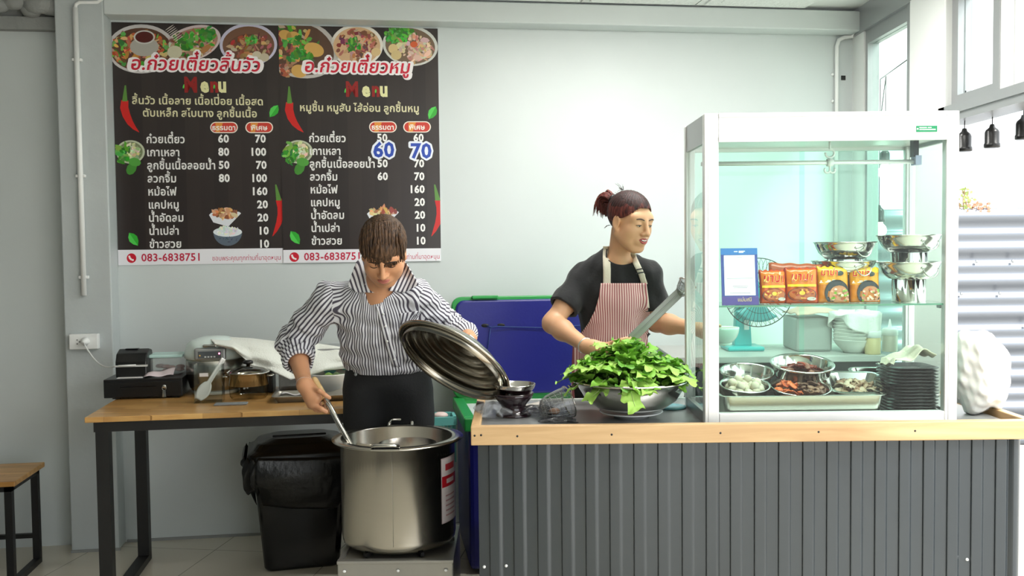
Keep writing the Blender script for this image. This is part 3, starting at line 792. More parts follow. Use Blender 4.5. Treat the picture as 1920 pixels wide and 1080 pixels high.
        S.build('price_badge', INK, parent=root); line('badge_lettering', txt, x, y + 5, 13, (250, 244, 236), .03, 'C', 0, 1, None, .0005)
    items = ['ก๋วยเตี๋ยว', 'เกาเหลา', 'ลูกชิ้นเนื้อลอยน้ำ', 'ลวกจิ้ม', 'หม้อไฟ', 'แคปหมู', 'น้ำอัดลม', 'น้ำเปล่า', 'ข้าวสวย']
    for i, (it, (p1, p2)) in enumerate(zip(items, prices)):
        y = (268 if not right else 266) + i * (24.6 if not right else 24.1); x = X + (64 + i * .75 if not right else 54 + i * .6)
        line('dish_lettering', it, x, y, 20, (240, 238, 236), .024, 'L', 0, .9)
        xp = X + (220 + i * .5 if not right else 202 + i * .3)
        if p1: line('price_lettering', p1, xp, y - 1, 20, (244, 242, 240), .035, 'R', 0, .95)
        if p2: line('price_lettering', p2, X + (289 + i * .8 if not right else 270 + i * .45), y - 1, 20, (244, 242, 240), .035, 'R', 0, .95)
    for x, y, txt in stickers: line('price_sticker', txt, x, y, 39, (40, 74, 176), .03, 'C', 0, 1.0, ((236, 240, 250), .075), .0008)
    y = 484 if not right else 482; x = X + (37 if not right else 27)
    S = MB(); blob(S, x, y, 9, 9, (205, 30, 52), .0003, 0, 22); blob(S, x - 2, y + 1, 4.5, 2, (250, 240, 240), .00032, .8, 10); blob(S, x - 4, y - 3, 2, 2, (250, 240, 240), .00033, 0, 8); blob(S, x + 2.5, y + 3.5, 2, 2, (250, 240, 240), .00034, 0, 8); S.build('phone_mark', INK, parent=root)
    line('phone_lettering', '083-6838751', x + 18, y + 6, 20, (196, 40, 72), .018, 'L', 0, .98)
    line('footer_lettering', 'ขอบพระคุณทุกท่านที่มาอุดหนุน', X + (317 if not right else 300), y + 3, 12.5, (198, 62, 92), .0, 'R', 0, .82)
    return root
menu('menu_board', -.044, .752, 1.374, 2.553, .0, 210, 'left dark menu board, beef noodle list with hot pot and oval plate pictures on top', 'อ.ก๋วยเตี๋ยวลิ้นวัว',
     [(372, 196, 'ลิ้นวัว เนื้อลาย เนื้อเปื่อย เนื้อสด'), (376, 219, 'ตับเหล็ก สไบนาง ลูกชิ้นเนื้อ')],
     [('60', '70'), ('80', '100'), ('50', '70'), ('80', '100'), ('', '160'), ('', '20'), ('', '20'), ('', '10'), ('', '10')], [], False)
menu('menu_board', .747, 1.537, 1.374, 2.553, .005, 525, 'right dark menu board with blue price stickers, pork noodle list above the man', 'อ.ก๋วยเตี๋ยวหมู',
     [(675, 209, 'หมูชิ้น หมูสับ ไส้อ่อน ลูกชิ้นหมู')],
     [('50', '60'), ('', ''), ('50', '70'), ('60', '70'), ('', '160'), ('', '20'), ('', '20'), ('', '10'), ('', '10')], [(720, 294, '60'), (790, 296, '70')], True)
# ------------------------------------------------------------------ serving counter
CZ = .86                                   # top of the wooden edging
CY0, CY1 = 3.11, 3.76                      # front and back
CX0, CX1 = -.14, 1.69
SHEET = mat('charcoal_sheet', (52, 58, 63), rough=.24, metal=.25, var=.03, coat=.3)
LAMI = mat('grey_steel_worktop', (150, 152, 152), rough=.32, metal=.5, var=.12, vscale=5)
ct = thing('serving_counter', ((CX0 + CX1) / 2, (CY0 + CY1) / 2, 0), 'serving counter clad in charcoal corrugated sheet with pale wooden edging', 'counter')
S = MB(); S.box((CX0 + .03, CY0 + .03, CZ - .055), (CX1 - .03, CY1 - .01, CZ - .02)); S.build('worktop', LAMI, parent=ct)
WZ = CZ - .02                              # worktop surface
S = MB(); S.box((CX0, CY0, CZ - .062), (CX1 + .02, CY0 + .032, CZ)); S.build('front_edging', RAILW, parent=ct, bev=.003)
S = MB(); S.box((CX0, CY0 + .032, CZ - .062), (CX0 + .03, CY1, CZ)); S.build('side_edging', RAILY, parent=ct, bev=.003)
S = MB(); S.box((CX1 - .01, CY0 + .032, CZ - .062), (CX1 + .02, CY1, CZ)); S.build('side_edging', RAILY, parent=ct, bev=.003)
S = MB(); S.box((CX0 + .03, CY1 - .012, CZ - .05), (CX1 - .01, CY1, CZ - .015)); S.build('back_edging', WHITE, parent=ct)
# trapezoid-ribbed sheet: profile runs along the front and wraps both ends
def sheet(x0, x1, y):
    p = []; per = .0795; x = x0
    while x < x1 - 1e-4:
        for dx, dy in ((0, 0), (.0345, 0), (.0362, -.005), (.038, -.0055), (.066, -.0055), (.070, -.005), (.0765, -.0004)):
            if x + dx < x1: p.append((x + dx, y + dy))
        x += per
    p.append((x1, y)); return p
zs0, zs1 = .02, CZ - .05
def ribs(poly, name):
    S = MB(); n = len(poly); S.add([Vector((a, b, z)) for z in (zs0, zs1) for a, b in poly], [(i, i + 1, n + i + 1, n + i) for i in range(n - 1)])
    return S.build(name, SHEET, parent=ct, solid=.0012)
xm = CX0 + .022 + .0795 * 10
ribs(sheet(CX0 + .022, xm + .02, CY0 + .028), 'ribbed_sheet'); ribs(sheet(xm, CX1 - .06, CY0 + .0262), 'ribbed_sheet')
cx = CX1 - .045
wrap = [(cx - .016, CY0 + .030), (cx - .004, CY0 + .022)] + [(cx + .032 * math.sin(a), CY0 + .052 - .032 * math.cos(a)) for a in [math.pi / 2 * k / 10 for k in range(11)]] + [(cx + .032, CY1 - .05)]
ribs(wrap, 'corner_sheet')
ribs([(CX0 + .022, CY0 + .03), (CX0 + .022, CY1 - .02)], 'side_sheet')
for px, py in ((908, 1063), (949, 1061), (1813, 1049)):
    p = at(px, py, CY0 + .026); S = MB(); S.lathe([(0, -.004), (.004, -.004), (.005, 0), (.005, .004)], 12, c=p, M=frame_to((0, 1, 0))); S.build('sheet_screw', WPVC, parent=ct)
for px, py in ((890, 817), (902, 816), (970, 818), (1147, 815), (1351, 812), (1535, 810), (1716, 808)):
    p = at(px, py, CY0 - .0005); S = MB(); S.lathe([(0, 0), (.0035, 0), (.004, .002)], 10, c=p, M=frame_to((0, 1, 0))); S.build('screw_hole', BLACKP, parent=ct)
for x in (CX0 + .05, CX1 - .12):
    S = MB(); S.box((x, CY1 - .06, 0), (x + .04, CY1 - .02, CZ - .055)); S.build('leg', BLACKM, parent=ct)

# ------------------------------------------------------------------ glass display case
KY0, KY1 = 3.20, 3.575
kx0, kx1 = at(1321, 500, KY0).x, at(1797, 500, KY0).x
kz1 = at(1560, 210, KY0).z; kz0 = WZ
kc = thing('display_case', ((kx0 + kx1) / 2, (KY0 + KY1) / 2, kz0), 'aluminium framed glass display case standing on the counter', 'display case')
pw = .040
def post(x0, x1, y0, y1):
    S = MB(); S.box((x0, y0, kz0), (x1, y1, kz1), bev=.003)
    S.box((x0 + .012, y0 - .002, kz0), (x1 - .009, y0, kz1)); return S.build('corner_post', ALU, parent=kc)
post(kx0, kx0 + .048, KY0, KY0 + .035); post(kx1 - .042, kx1, KY0, KY0 + .035); post(kx0, kx0 + .035, KY1 - .03, KY1); post(kx1 - .035, kx1, KY1 - .03, KY1)
hz = at(1560, 264, KY0).z                                          # underside of the header
S = MB(); S.box((kx0 + .048, KY0, hz), (kx1 - .042, KY0 + .02, kz1), bev=.002); S.box((kx0 + .048, KY0 - .004, hz), (kx1 - .042, KY0 + .001, hz + .018)); S.box((kx0 + .048, KY0 - .004, kz1 - .012), (kx1 - .042, KY0 + .001, kz1)); S.build('header_panel', ALU, parent=kc)
S = MB(); S.box((kx0 + .004, KY0 + .035, hz), (kx0 + .018, KY1 - .03, kz1)); S.build('side_header', ALUD, parent=kc)
S = MB(); S.box((kx1 - .018, KY0 + .035, hz), (kx1 - .004, KY1 - .03, kz1)); S.build('side_header', ALUD, parent=kc)
S = MB(); S.box((kx0 + .035, KY1 - .014, hz), (kx1 - .035, KY1, kz1)); S.build('back_header', ALU, parent=kc)
S = MB(); S.box((kx0 + .018, KY0 + .02, hz + .012), (kx1 - .018, KY1 - .014, hz + .02)); S.box((kx0 + .018, KY0 + .02, kz1 - .012), (kx1 - .018, KY1 - .014, kz1 - .004)); S.build('roof_panel', mat('aluminium_ceiling', (214, 214, 208), rough=.3, metal=.5), parent=kc)
bz = at(1560, 773, KY0).z
S = MB(); S.box((kx0 + .048, KY0, kz0 + .004), (kx1 - .042, KY0 + .03, bz), bev=.003); S.build('bottom_rail', ALU, parent=kc)
for x in (kx0 + .002, kx1 - .02):
    S = MB(); S.box((x, KY0 + .035, kz0), (x + .018, KY1 - .03, bz)); S.build('side_rail', ALUD, parent=kc)
S = MB(); S.box((kx0 + .035, KY1 - .02, kz0), (kx1 - .035, KY1, bz)); S.build('back_rail', ALUD, parent=kc)
fz_ = kz0 + .012
S = MB(); S.box((kx0 + .02, KY0 + .03, fz_ - .006), (kx1 - .02, KY1 - .02, fz_)); S.build('floor_panel', mat('case_floor', (160, 160, 157), rough=.3, metal=.5), parent=kc)
S = MB(); S.box((kx0 + .048, KY0 + .009, bz), (kx1 - .042, KY0 + .013, hz)); S.build('front_pane', glass('coated_glass', (.93, 1, .97), refl=.55), parent=kc)
S = MB(); S.box((kx0 + .009, KY0 + .035, bz), (kx0 + .013, KY1 - .03, hz)); S.build('side_pane', CLEAR, parent=kc)
S = MB(); S.box((kx1 - .013, KY0 + .035, bz), (kx1 - .009, KY1 - .03, hz)); S.build('side_pane', CLEAR, parent=kc)
# back doors slide apart: the left pane is in place, the right stands open over it
xmid = (kx0 + kx1) / 2 + .02; MINTG = glass('mint_glass', (.86, .99, .95), refl=.8)
S = MB(); S.box((kx0 + .035, KY1 - .012, bz), (xmid, KY1 - .008, hz)); S.build('sliding_pane', MINTG, parent=kc)
S = MB(); S.box((xmid - .02, KY1 - .020, bz), (kx1 - .035, KY1 - .016, hz)); S.build('sliding_pane', MINTG, parent=kc)
sz = at(1560, 574, KY0 + .02).z                                    # glass shelf
S = MB(); S.box((kx0 + .02, KY0 + .018, sz), (kx1 - .02, KY1 - .16, sz + .006)); sh = S.build('glass_shelf', CLEAR, parent=kc)
S = MB(); S.box((kx0 + .04, KY0 + .0165, sz), (kx1 - .04, KY0 + .018, sz + .006)); S.build('shelf_edge', EDGE, parent=kc)
for x in (kx0 + .022, kx1 - .045):
    S = MB(); S.box((x, KY0 + .036, sz - .012), (x + .02, KY0 + .06, sz)); S.build('shelf_bracket', ALUD, parent=kc)
# rail with hooks under the roof
rp0, rp1 = at(1352, 306, KY0 + .12), at(1716, 303, KY0 + .12)
rp0.x = kx0 + .013; zr = rp1.z; rp0.z = zr
S = MB(); S.tube([rp0, rp1], .0075, 12); rr = S.build('hanging_rail', ALU, parent=kc)
S = MB(); S.box((rp1.x - .006, KY0 + .10, zr - .012), (rp1.x + .014, KY0 + .14, zr + .02)); S.build('rail_cap', mat('lilac_plastic', (196, 200, 236), rough=.4), parent=kc)
S = MB(); S.box((rp1.x - .012, KY0 + .105, zr + .016), (rp1.x + .006, KY0 + .135, hz + .012)); S.build('rail_bracket', BLACKP, parent=kc)
hk = at(1556, 300, KY0 + .12).x
sh_ = thing('hook', (hk, KY0 + .12, zr), 'white double hook hanging from the rail in the display case', 'hook')
S = MB()
def arc(c, r, a0, a1, n=14): return [Vector((c[0] + r * math.cos(math.radians(a0 + (a1 - a0) * k / n)), KY0 + .12, c[1] + r * math.sin(math.radians(a0 + (a1 - a0) * k / n)))) for k in range(n + 1)]
S.tube([Vector((hk, KY0 + .12, hz + .01)), Vector((hk, KY0 + .12, hz - .01))] + arc((hk, hz - .03), .015, 90, -190), .004, 8)
S.build('upper_hook', WPVC, parent=sh_)
S = MB(); S.lathe([(.0085, -.010), (.013, -.010), (.013, .010), (.0085, .010), (.0085, -.010)], 20, c=(hk, KY0 + .12, zr), M=frame_to((1, 0, 0))); S.build('collar', WPVC, parent=sh_)
S = MB()
for sg in (-1, 1): S.tube([Vector((hk, KY0 + .12, zr - .011)), Vector((hk, KY0 + .12, zr - .024))] + [Vector((hk + sg * (q.x - hk), q.y, q.z)) for q in arc((hk + .009, zr - .026), .009, 180, 400)], .0035, 8)
S.build('lower_hook', WPVC, parent=sh_)
# maker's plate
p0, p1 = at(1718, 236, KY0 - .001), at(1757, 247, KY0 - .001)
S = MB(); S.col = srgb(28, 128, 84); S.box((p0.x, KY0 - .0025, p1.z), (p1.x, KY0 + .0, p0.z)); S.col = srgb(225, 240, 232)
w_, h_ = p1.x - p0.x, p0.z - p1.z
for a, b_, c_, d_ in ((.14, .62, .5, .78), (.14, .3, .92, .46), (.55, .62, .72, .78)): S.add([(p0.x + w_ * x, KY0 - .0028, p1.z + h_ * z) for x, z in ((a, b_), (c_, b_), (c_, d_), (a, d_))], [(0, 1, 2, 3)])
S.add([(p0.x + w_ * .06 + .003 * math.cos(a), KY0 - .0028, p1.z + h_ * .5 + .003 * math.sin(a)) for a in [6.28 * k / 10 for k in range(10)]], [tuple(range(10))])
S.build('maker_plate', INK, parent=kc)

# ------------------------------------------------------------------ things in the case
# payment sign stand (code left out)
sy = KY0 + .05
a, b_ = at(1354, 465, sy), at(1423, 576, sy); zb = sz + .006; w = b_.x - a.x; h = a.z - zb
sg = thing('payment_sign', (a.x + w / 2, sy, zb), 'blue framed payment sign standing on the glass shelf', 'sign')
tilt = Matrix.Translation((a.x, sy, zb)) @ Matrix.Rotation(math.radians(-7), 4, 'X')
S = MB(); S.box((0, 0, 0), (w, .004, h), M=tilt); S.build('sign_panel', mat('sign_blue', (44, 58, 140), rough=.25), parent=sg)
def q4(S, x0, x1, z0, z1, l, c): S.col = srgb(*c); S.add([tilt @ Vector((x * w, -l, z * h)) for x, z in ((x0, z0), (x1, z0), (x1, z1), (x0, z1))], [(0, 1, 2, 3)])
S = MB(); q4(S, 0, 1, .885, 1, .0003, (36, 104, 176)); q4(S, .08, .92, .165, .875, .0004, (246, 247, 250)); q4(S, 0, 1, 0, .15, .0003, (74, 52, 136))
S.build('sign_print', INK, parent=sg)
S = MB()
for x0, x1, z in ((.42, .58, .835), (.14, .86, .465), (.30, .72, .330), (.32, .70, .298), (.22, .78, .205)): q4(S, x0, x1, z - .004, z + .004, .0006, (120, 124, 140))
for x0, x1, z in ((.36, .46, .94), (.49, .66, .945), (.49, .62, .925)): q4(S, x0, x1, z - .008, z + .008, .0006, (226, 238, 250))
write(S, 'แม่มณี', .018, lambda a_, b2, lf: tilt @ Vector((w * .42 + a_, -.0007 - lf, h * .06 + b2)), (226, 190, 110), .0)
S.build('sign_lettering', INK, parent=sg)
S = MB(); S.bar(tilt @ Vector((w / 2, .004, h * .6)), (a.x + w / 2, sy + .05, zb + .003), .03, .003); S.build('easel_leg', WPVC, parent=sg)

# instant noodle packets
PK = print_mat('noodle_packet', .22)
def packet(px0_, px1_, py0, y, kind, label, lean, yaw):
    a, b_ = at(px0_, py0, y), at(px1_, 574, y); w = b_.x - a.x; h = a.z - zb
    r = thing('noodle_packet', (a.x + w / 2, y, zb), label, 'noodle packet', 'instant noodle packets on the glass shelf')
    M = Matrix.Translation((a.x + w / 2, y, zb + .001)) @ Matrix.Rotation(yaw, 4, 'Z') @ Matrix.Rotation(lean, 4, 'X')
    base = (206, 92, 24) if kind == 0 else (226, 158, 30)
    rn = random.Random(int(px0_)); S = MB(); nu, nv = 18, 20
    def bulge(u, v): return .028 * (max(0, 1 - (2 * u - 1) ** 4) ** .6) * (max(0, 1 - (2 * v - 1) ** 6) ** .7) * .5
    def surf(u, v, sgn, l=0.0):
        wr = .0015 * math.sin(23 * u + 11 * v) * math.sin(17 * v) ; tp = .003 * math.sin(30 * u) if v > .97 else 0
        return M @ Vector(((u - .5) * w * (1 - .04 * math.sin(math.pi * v)), sgn * -(bulge(u, v) + wr * (0 < u < 1)) - l, v * h + tp))
    # front with colour bands
    vs = [surf(i / nu, j / nv, 1) for j in range(nv + 1) for i in range(nu + 1)]
    for j in range(nv):
        for i in range(nu):
            t = j / nv; c = base
            if kind == 0: c = (200, 70, 20) if t > .93 else (226, 120, 34) if t > .5 else (214, 92, 24) if t > .32 else (196, 74, 26)
            else: c = (240, 190, 40) if t > .8 else (226, 150, 34) if t > .45 else (206, 120, 34)
            if i in (0, nu - 1) and kind == 0: c = (170, 50, 22)
            S.col = srgb(*c); q = j * (nu + 1) + i; S.add([vs[q], vs[q + 1], vs[q + nu + 2], vs[q + nu + 1]], [(0, 1, 2, 3)], True)
    vs = [surf(i / nu, j / nv, -1) for j in range(nv + 1) for i in range(nu + 1)]; S.col = srgb(*base)
    for j in range(nv):
        for i in range(nu):
            q = j * (nu + 1) + i; S.add([vs[q + nu + 1], vs[q + nu + 2], vs[q + 1], vs[q]], [(0, 1, 2, 3)], True)
    S.col = None; S.build('wrapper', PK, parent=r)
    def disc(S, u, v, ru, rv, c, l, n=20, a0=0, a1=6.283):
        S.col = srgb(*c); pts = [surf(min(max(u + ru * math.cos(a0 + (a1 - a0) * k / n), .02), .98), min(max(v + rv * math.sin(a0 + (a1 - a0) * k / n), .02), .97), 1, l) for k in range(n)]
        S.add(pts, [tuple(range(n))])
    S = MB()
    if kind == 0:
        disc(S, .5, .24, .44, .20, (90, 50, 40), .0016); disc(S, .5, .26, .40, .17, (180, 90, 36), .0020)
        for k in range(26): disc(S, .5 + rn.uniform(-.32, .32), .25 + rn.uniform(-.12, .12), .05, .03, rn.choice([(220, 140, 60), (190, 70, 40), (236, 180, 90), (150, 60, 36)]), .0023 + k * 1e-5, 7)
        disc(S, .5, .28, .09, .06, (240, 190, 70), .0028); disc(S, .78, .12, .14, .05, (214, 206, 200), .0029)
        S.col = srgb(240, 200, 40); S.grid(lambda u, v: surf(.06 + .88 * u, .46 + .07 * v, 1, .0026), 14, 2)
    else:
        disc(S, .60, .26, .40, .36, (40, 42, 46), .0034, 24); disc(S, .66, .20, .33, .26, (196, 130, 90), .0040)
        for k in range(30): disc(S, .66 + rn.uniform(-.26, .3), .18 + rn.uniform(-.14, .18), .05, .03, rn.choice([(230, 190, 160), (210, 150, 120), (120, 170, 60), (240, 210, 180), (200, 90, 60)]), .0044 + k * 1e-5, 7)
        disc(S, .70, .80, .13, .07, (60, 66, 60), .0022, 16)
    S.build('packet_picture', PK, parent=r)
    S = MB(); f = lambda a_, b2, lf: surf(min(max(.5 + a_ / w, .01), .99), .63 + b2 / h if kind == 0 else .74 + b2 / h, 1, .0032 + lf)
    dx = 0 if kind == 0 else -.014
    for (ox, oz) in ((-.0012, 0), (.0012, 0), (0, .0012), (0, -.0012)): write(S, 'มาม่า', .040 if kind == 0 else .031, lambda a_, b2, lf: f(a_ + dx + ox, b2 + oz, lf), (246, 226, 120), .02, 'C', .15, .9)
    write(S, 'มาม่า', .040 if kind == 0 else .031, lambda a_, b2, lf: f(a_ + dx, b2, lf + .0004), (206, 24, 26), .03, 'C', .15, .9)
    if kind: 
        S.col = srgb(244, 240, 230)
        for x0, x1, z in ((.08, .55, .58), (.06, .5, .54)): S.add([surf(x, zz, 1, .0024) for x, zz in ((x0, z), (x1, z + .02), (x1, z + .045), (x0, z + .025))], [(0, 1, 2, 3)])
    S.build('packet_lettering', PK, parent=r)
L10 = math.radians
packet(1424, 1476, 507, KY0 + .085, 0, 'orange noodle packet next to the blue payment sign', L10(-8), .06)
packet(1472, 1534, 503, KY0 + .078, 0, 'orange noodle packet beside the yellow packets', L10(-8), -.08)
packet(1533, 1592, 500, KY0 + .085, 1, 'yellow noodle packet between the orange packets and the other yellow one', L10(-9), -.05)
packet(1594, 1650, 502, KY0 + .085, 1, 'yellow noodle packet at the right end of the row, beside the stacked pans', L10(-9), -.05)
a, b_ = at(1442, 497, KY0 + .13), at(1545, 540, KY0 + .13)
packet_back = thing('noodle_packet', ((a.x + b_.x) / 2, KY0 + .135, zb), 'brown orange noodle packet standing behind the two orange ones, only its top showing', 'noodle packet', 'instant noodle packets on the glass shelf')
S = MB(); S.cur = 0
S.grid(lambda u, v: Vector((a.x + (b_.x - a.x) * u, KY0 + .135 - .012 * math.sin(math.pi * v) * (1 - (2 * u - 1) ** 4), zb + (a.z - zb) * v * (1 + (.06 * (1 - u) if v > .9 else 0)) + .002 * math.sin(20 * u) * v)), 16, 10)
S.build('wrapper', mat('packet_brown', (176, 84, 44), rough=.3), parent=packet_back, solid=.003)

# steel hot-pot pans (dish with a tall hollow foot)
def dish_prof(R, depth, t=.0012):
    return [(R * .42, 0), (R * .62, depth * .08), (R * .82, depth * .42), (R * .93, depth * .86), (R * .955, depth), (R * 1.0, depth + .003), (R * 1.0, depth + .005), (R * .95, depth + .004), (R * .925, depth * .88), (R * .81, depth * .46), (R * .61, depth * .1 + t), (0, t * 2)]
def pan(px, pyt, pyb, y, R, foot_px, foot_bot, label, handle=True):
    top = at(px, pyt, y); bot = at(px, pyb, y); z0 = bot.z; dep = top.z - z0; x = top.x
    r = thing('hot_pot_pan', (x, y, z0), label, 'pan', 'steel hot pot pans on the glass shelf')
    S = MB(); S.lathe([(0, 0)] + dish_prof(R, dep), 48, c=(x, y, z0)); S.build('dish', STEEL, parent=r)
    if foot_bot is not None:
        S = MB(); rf = foot_px; S.lathe([(rf, 0), (rf * 1.0, .004), (rf, -(z0 - foot_bot) + .003), (rf * 1.03, foot_bot - z0), (rf * .97, foot_bot - z0), (rf * .96, 0)], 40, c=(x, y, z0)); S.build('foot', STEEL, parent=r)
    if handle:
        S = MB(); c = Vector((x + R * .28, y - R * .90, z0 + dep * .72)); S.tube([c + Vector((.026 * math.cos(t_), -.004 - .012 * math.sin(-t_), .03 * math.sin(t_))) for t_ in [-math.pi * k / 12 for k in range(13)]], .0022, 8); S.build('ring_handle', STEEL, parent=r)
    return r
ppy = KY0 + .155
pa = at(1584, 484, ppy + .03)
pan(1584, 456, 487, ppy + .03, .108, .06, sz + .075, 'steel pan on the left stack, uppermost')
pan(1582, 491, 520, ppy + .03, .112, .06, zb, 'steel pan at the bottom of the left stack, behind the yellow packets')
pan(1704, 443, 474, ppy - .02, .1105, .06, at(1700, 503, ppy - .02).z, 'steel pan with tall foot on top of the right stack')
pan(1704, 493, 524, ppy - .02, .1105, .055, zb, 'steel pan with tall foot at the bottom of the right stack')

# large tray and its dishes on the floor of the case
tz = fz_; ty0, ty1 = KY0 + .018, KY1 - .05
ta, tb = at(1352, 740, ty0), at(1669, 740, ty0)
tzt = at(1500, 742, ty0).z
def tray(name, x0, x1, y0, y1, z0, z1, m, label, cat, lip=.012, t=.0015, slope=.02, r=.025, group=None, rot=0.0):
    """rounded rectangular pan: outer wall, rolled lip, inner wall, floor"""
    cx_, cy_ = (x0 + x1) / 2, (y0 + y1) / 2
    def ring(hx, hy, z, rr):
        p = []
        for sx, sy, a0 in ((1, 1, 0), (-1, 1, 90), (-1, -1, 180), (1, -1, 270)):
            for k in range(6):
                a_ = math.radians(a0 + 18 * k); px_, py_ = sx * (hx - rr) + rr * math.cos(a_), sy * (hy - rr) + rr * math.sin(a_)
                p.append(Vector((cx_ + px_ * math.cos(rot) - py_ * math.sin(rot), cy_ + px_ * math.sin(rot) + py_ * math.cos(rot), z)))
        return p
    hx, hy = (x1 - x0) / 2, (y1 - y0) / 2
    R_ = [ring(hx - slope - lip, hy - slope - lip, z0, r * .8), ring(hx - lip, hy - lip, z1 - .003, r), ring(hx, hy, z1 - .003, r + lip), ring(hx, hy, z1 - .0005, r + lip), ring(hx - lip, hy - lip, z1, r), ring(hx - slope - lip - t, hy - slope - lip - t, z0 + t, r * .8)]
    S = MB(); n = len(R_[0]); vs = [p for q in R_ for p in q]; fs = [(i * n + j, i * n + (j + 1) % n, (i + 1) * n + (j + 1) % n, (i + 1) * n + j) for i in range(len(R_) - 1) for j in range(n)]
    fs += [tuple(range(n))[::-1], tuple(range(5 * n, 6 * n))]; S.add(vs, fs, False)
    o = S.build(name, m, bev=.0015); 
    return tag(o, label, cat, group)
tray('serving_tray', ta.x, tb.x, ty0, ty1, tz, tzt, BRUSH, 'large rectangular steel tray holding the ingredient bowls in the case', 'tray', slope=.012)
def bowl(name, px, pyt, pr, y, d, label, m=STEEL, group=None, tilt=.19):
    """round bowl standing a little tipped towards the customers; returns the object and its matrix (rim at local z = d)"""
    p = at(px, pyt, y); R = pr * y / F_PX
    Mt = Matrix.Translation(p) @ Matrix.Rotation(tilt, 4, 'X') @ Matrix.Translation((0, 0, -d))
    pr_ = [(0, 0), (R * .54, 0), (R * .68, d * .12), (R * .86, d * .6), (R * .93, d - .006), (R, d - .004), (R * 1.01, d), (R * .985, d + .003), (R * .92, d - .002), (R * .845, d * .6), (R * .66, d * .16), (R * .52, .003), (0, .003)]
    S = MB(); S.lathe(pr_, 44); S.v = [tuple(Mt @ Vector(v)) for v in S.v]; o = S.build(name, m)
    return tag(o, label, 'bowl', group), Mt, R, d
iz = tz + .004
MB_ = mat('meatball', (206, 196, 174), rough=.55, bump=.15, bscale=90, var=.06, sub=.15)
_, c1, R1, d1 = bowl('ingredient_bowl', 1397, 721, 47, KY0 + .128, .068, 'steel bowl full of pale meatballs at the front left of the tray', group='ingredient bowls')
_, c2, R2, d2 = bowl('ingredient_bowl', 1401, 696, 51, KY0 + .262, .078, 'empty steel bowl behind the meatballs', group='ingredient bowls')
_, c3, R3, d3 = bowl('ingredient_bowl', 1504, 681, 59, KY0 + .252, .092, 'tall steel bowl with red meat, the highest in the tray', group='ingredient bowls')
_, c4, R4, d4 = bowl('ingredient_bowl', 1501, 725, 56, KY0 + .134, .066, 'steel bowl of orange and brown sliced meat at the front of the tray', group='ingredient bowls')
# floors of food so that the piles sit high
rb = random.Random(3)
proto = None
k = 0
for ring, nn in ((.0, 1), (.36, 6), (.70, 11)):
    for q in range(nn):
        a_ = 6.283 * q / nn + ring; rr = R1 * .86 * ring; p = c1 @ Vector((rr * math.cos(a_), rr * math.sin(a_), d1 * .80 + (.006 if ring < .5 else 0)))
        if proto is None:
            S = MB(); S.ball((0, 0, 0), .0165, 14); proto = S.build('meatball', MB_, origin=(0, 0, 0)); tag(proto, 'pale meatball heaped in the front left steel bowl', 'meatball', 'meatballs in the steel bowl'); proto.location = p
        else: dup(proto, p, (rb.random() * 3, rb.random() * 3, 0))
        k += 1
for q in range(6):
    a_ = 6.283 * q / 6; p = c1 @ Vector((.042 * math.cos(a_), .042 * math.sin(a_), d1 * .80 + .020)); dup(proto, p + Vector((rb.uniform(-.006, .006), rb.uniform(-.006, .006), 0)), (rb.random(), 0, 0))
def slices(n, c, R, z, pal, size, label, cat, grp, name, ry_=1.0, rot=0.0):
    ms = [mat('%s_%d' % (name, i), c_, rough=.45, var=.15, bump=.2, bscale=60) for i, c_ in enumerate(pal)]
    pr = []
    for i, m in enumerate(ms):
        S = MB(); ph = rb.uniform(0, 6)
        S.grid(lambda u, v: Vector(((u - .5) * size, (v - .5) * size * .55 * (1 - .5 * (2 * u - 1) ** 2), .10 * size * math.sin(5 * u + ph) + .06 * size * math.sin(7 * v + ph))), 8, 5)
        o = S.build(name, m, origin=(0, 0, 0), solid=.003); tag(o, label, cat, grp); pr.append(o)
    for k in range(n):
        a_ = rb.uniform(0, 6.28); r_ = R * math.sqrt(rb.random()); x_, y_ = r_ * math.cos(a_), r_ * math.sin(a_) * ry_
        p = c @ Vector((x_ * math.cos(rot) - y_ * math.sin(rot), x_ * math.sin(rot) + y_ * math.cos(rot), z + .022 * (1 - (r_ / R) ** 2) + rb.uniform(0, .008)))
        o = pr[k % len(pr)]
        e = (rb.uniform(-.5, .5), rb.uniform(-.5, .5), rb.uniform(0, 6.28))
        if k < len(pr): o.location = p; o.rotation_euler = e
        else: dup(o, p, e)
def fill(c, R, z, rgb, name, label):
    S = MB(); S.lathe([(0, z), (R * .6, z - .002), (R, z - .008), (R * .8, z * .3), (0, z * .3)], 30); S.v = [tuple(c @ Vector(v)) for v in S.v]; o = S.build(name, mat(name + '_mass', rgb, rough=.6, bump=.5, bscale=60, var=.2)); return tag(o, label, 'food', None, 'stuff')
fill(c1, R1 * .86, d1 * .72, (160, 150, 130), 'broth', 'pale broth under the meatballs in the front left bowl')
fill(c3, R3 * .84, d3 * .60, (140, 60, 40), 'minced_meat', 'reddish minced meat filling the tall steel bowl')
fill(c4, R4 * .87, d4 * .72, (130, 84, 56), 'stewed_meat', 'brown stewed meat filling the front middle bowl')
slices(26, c3, R3 * .5, d3 * .62, [(186, 70, 44), (150, 56, 40), (170, 110, 90)], .04, 'reddish meat strip piled in the tall steel bowl', 'meat', 'red meat strips', 'meat_strip')
slices(20, c4 @ Matrix.Translation((-R4 * .38, 0, 0)), R4 * .42, d4 * .76, [(222, 110, 50), (200, 90, 44)], .036, 'orange meat slice on the left side of the front middle bowl', 'meat', 'orange meat slices', 'meat_slice')
slices(22, c4 @ Matrix.Translation((R4 * .34, 0, 0)), R4 * .45, d4 * .76, [(140, 104, 82), (112, 80, 64)], .036, 'brown meat slice on the right side of the front middle bowl', 'meat', 'brown meat slices', 'meat_slice')
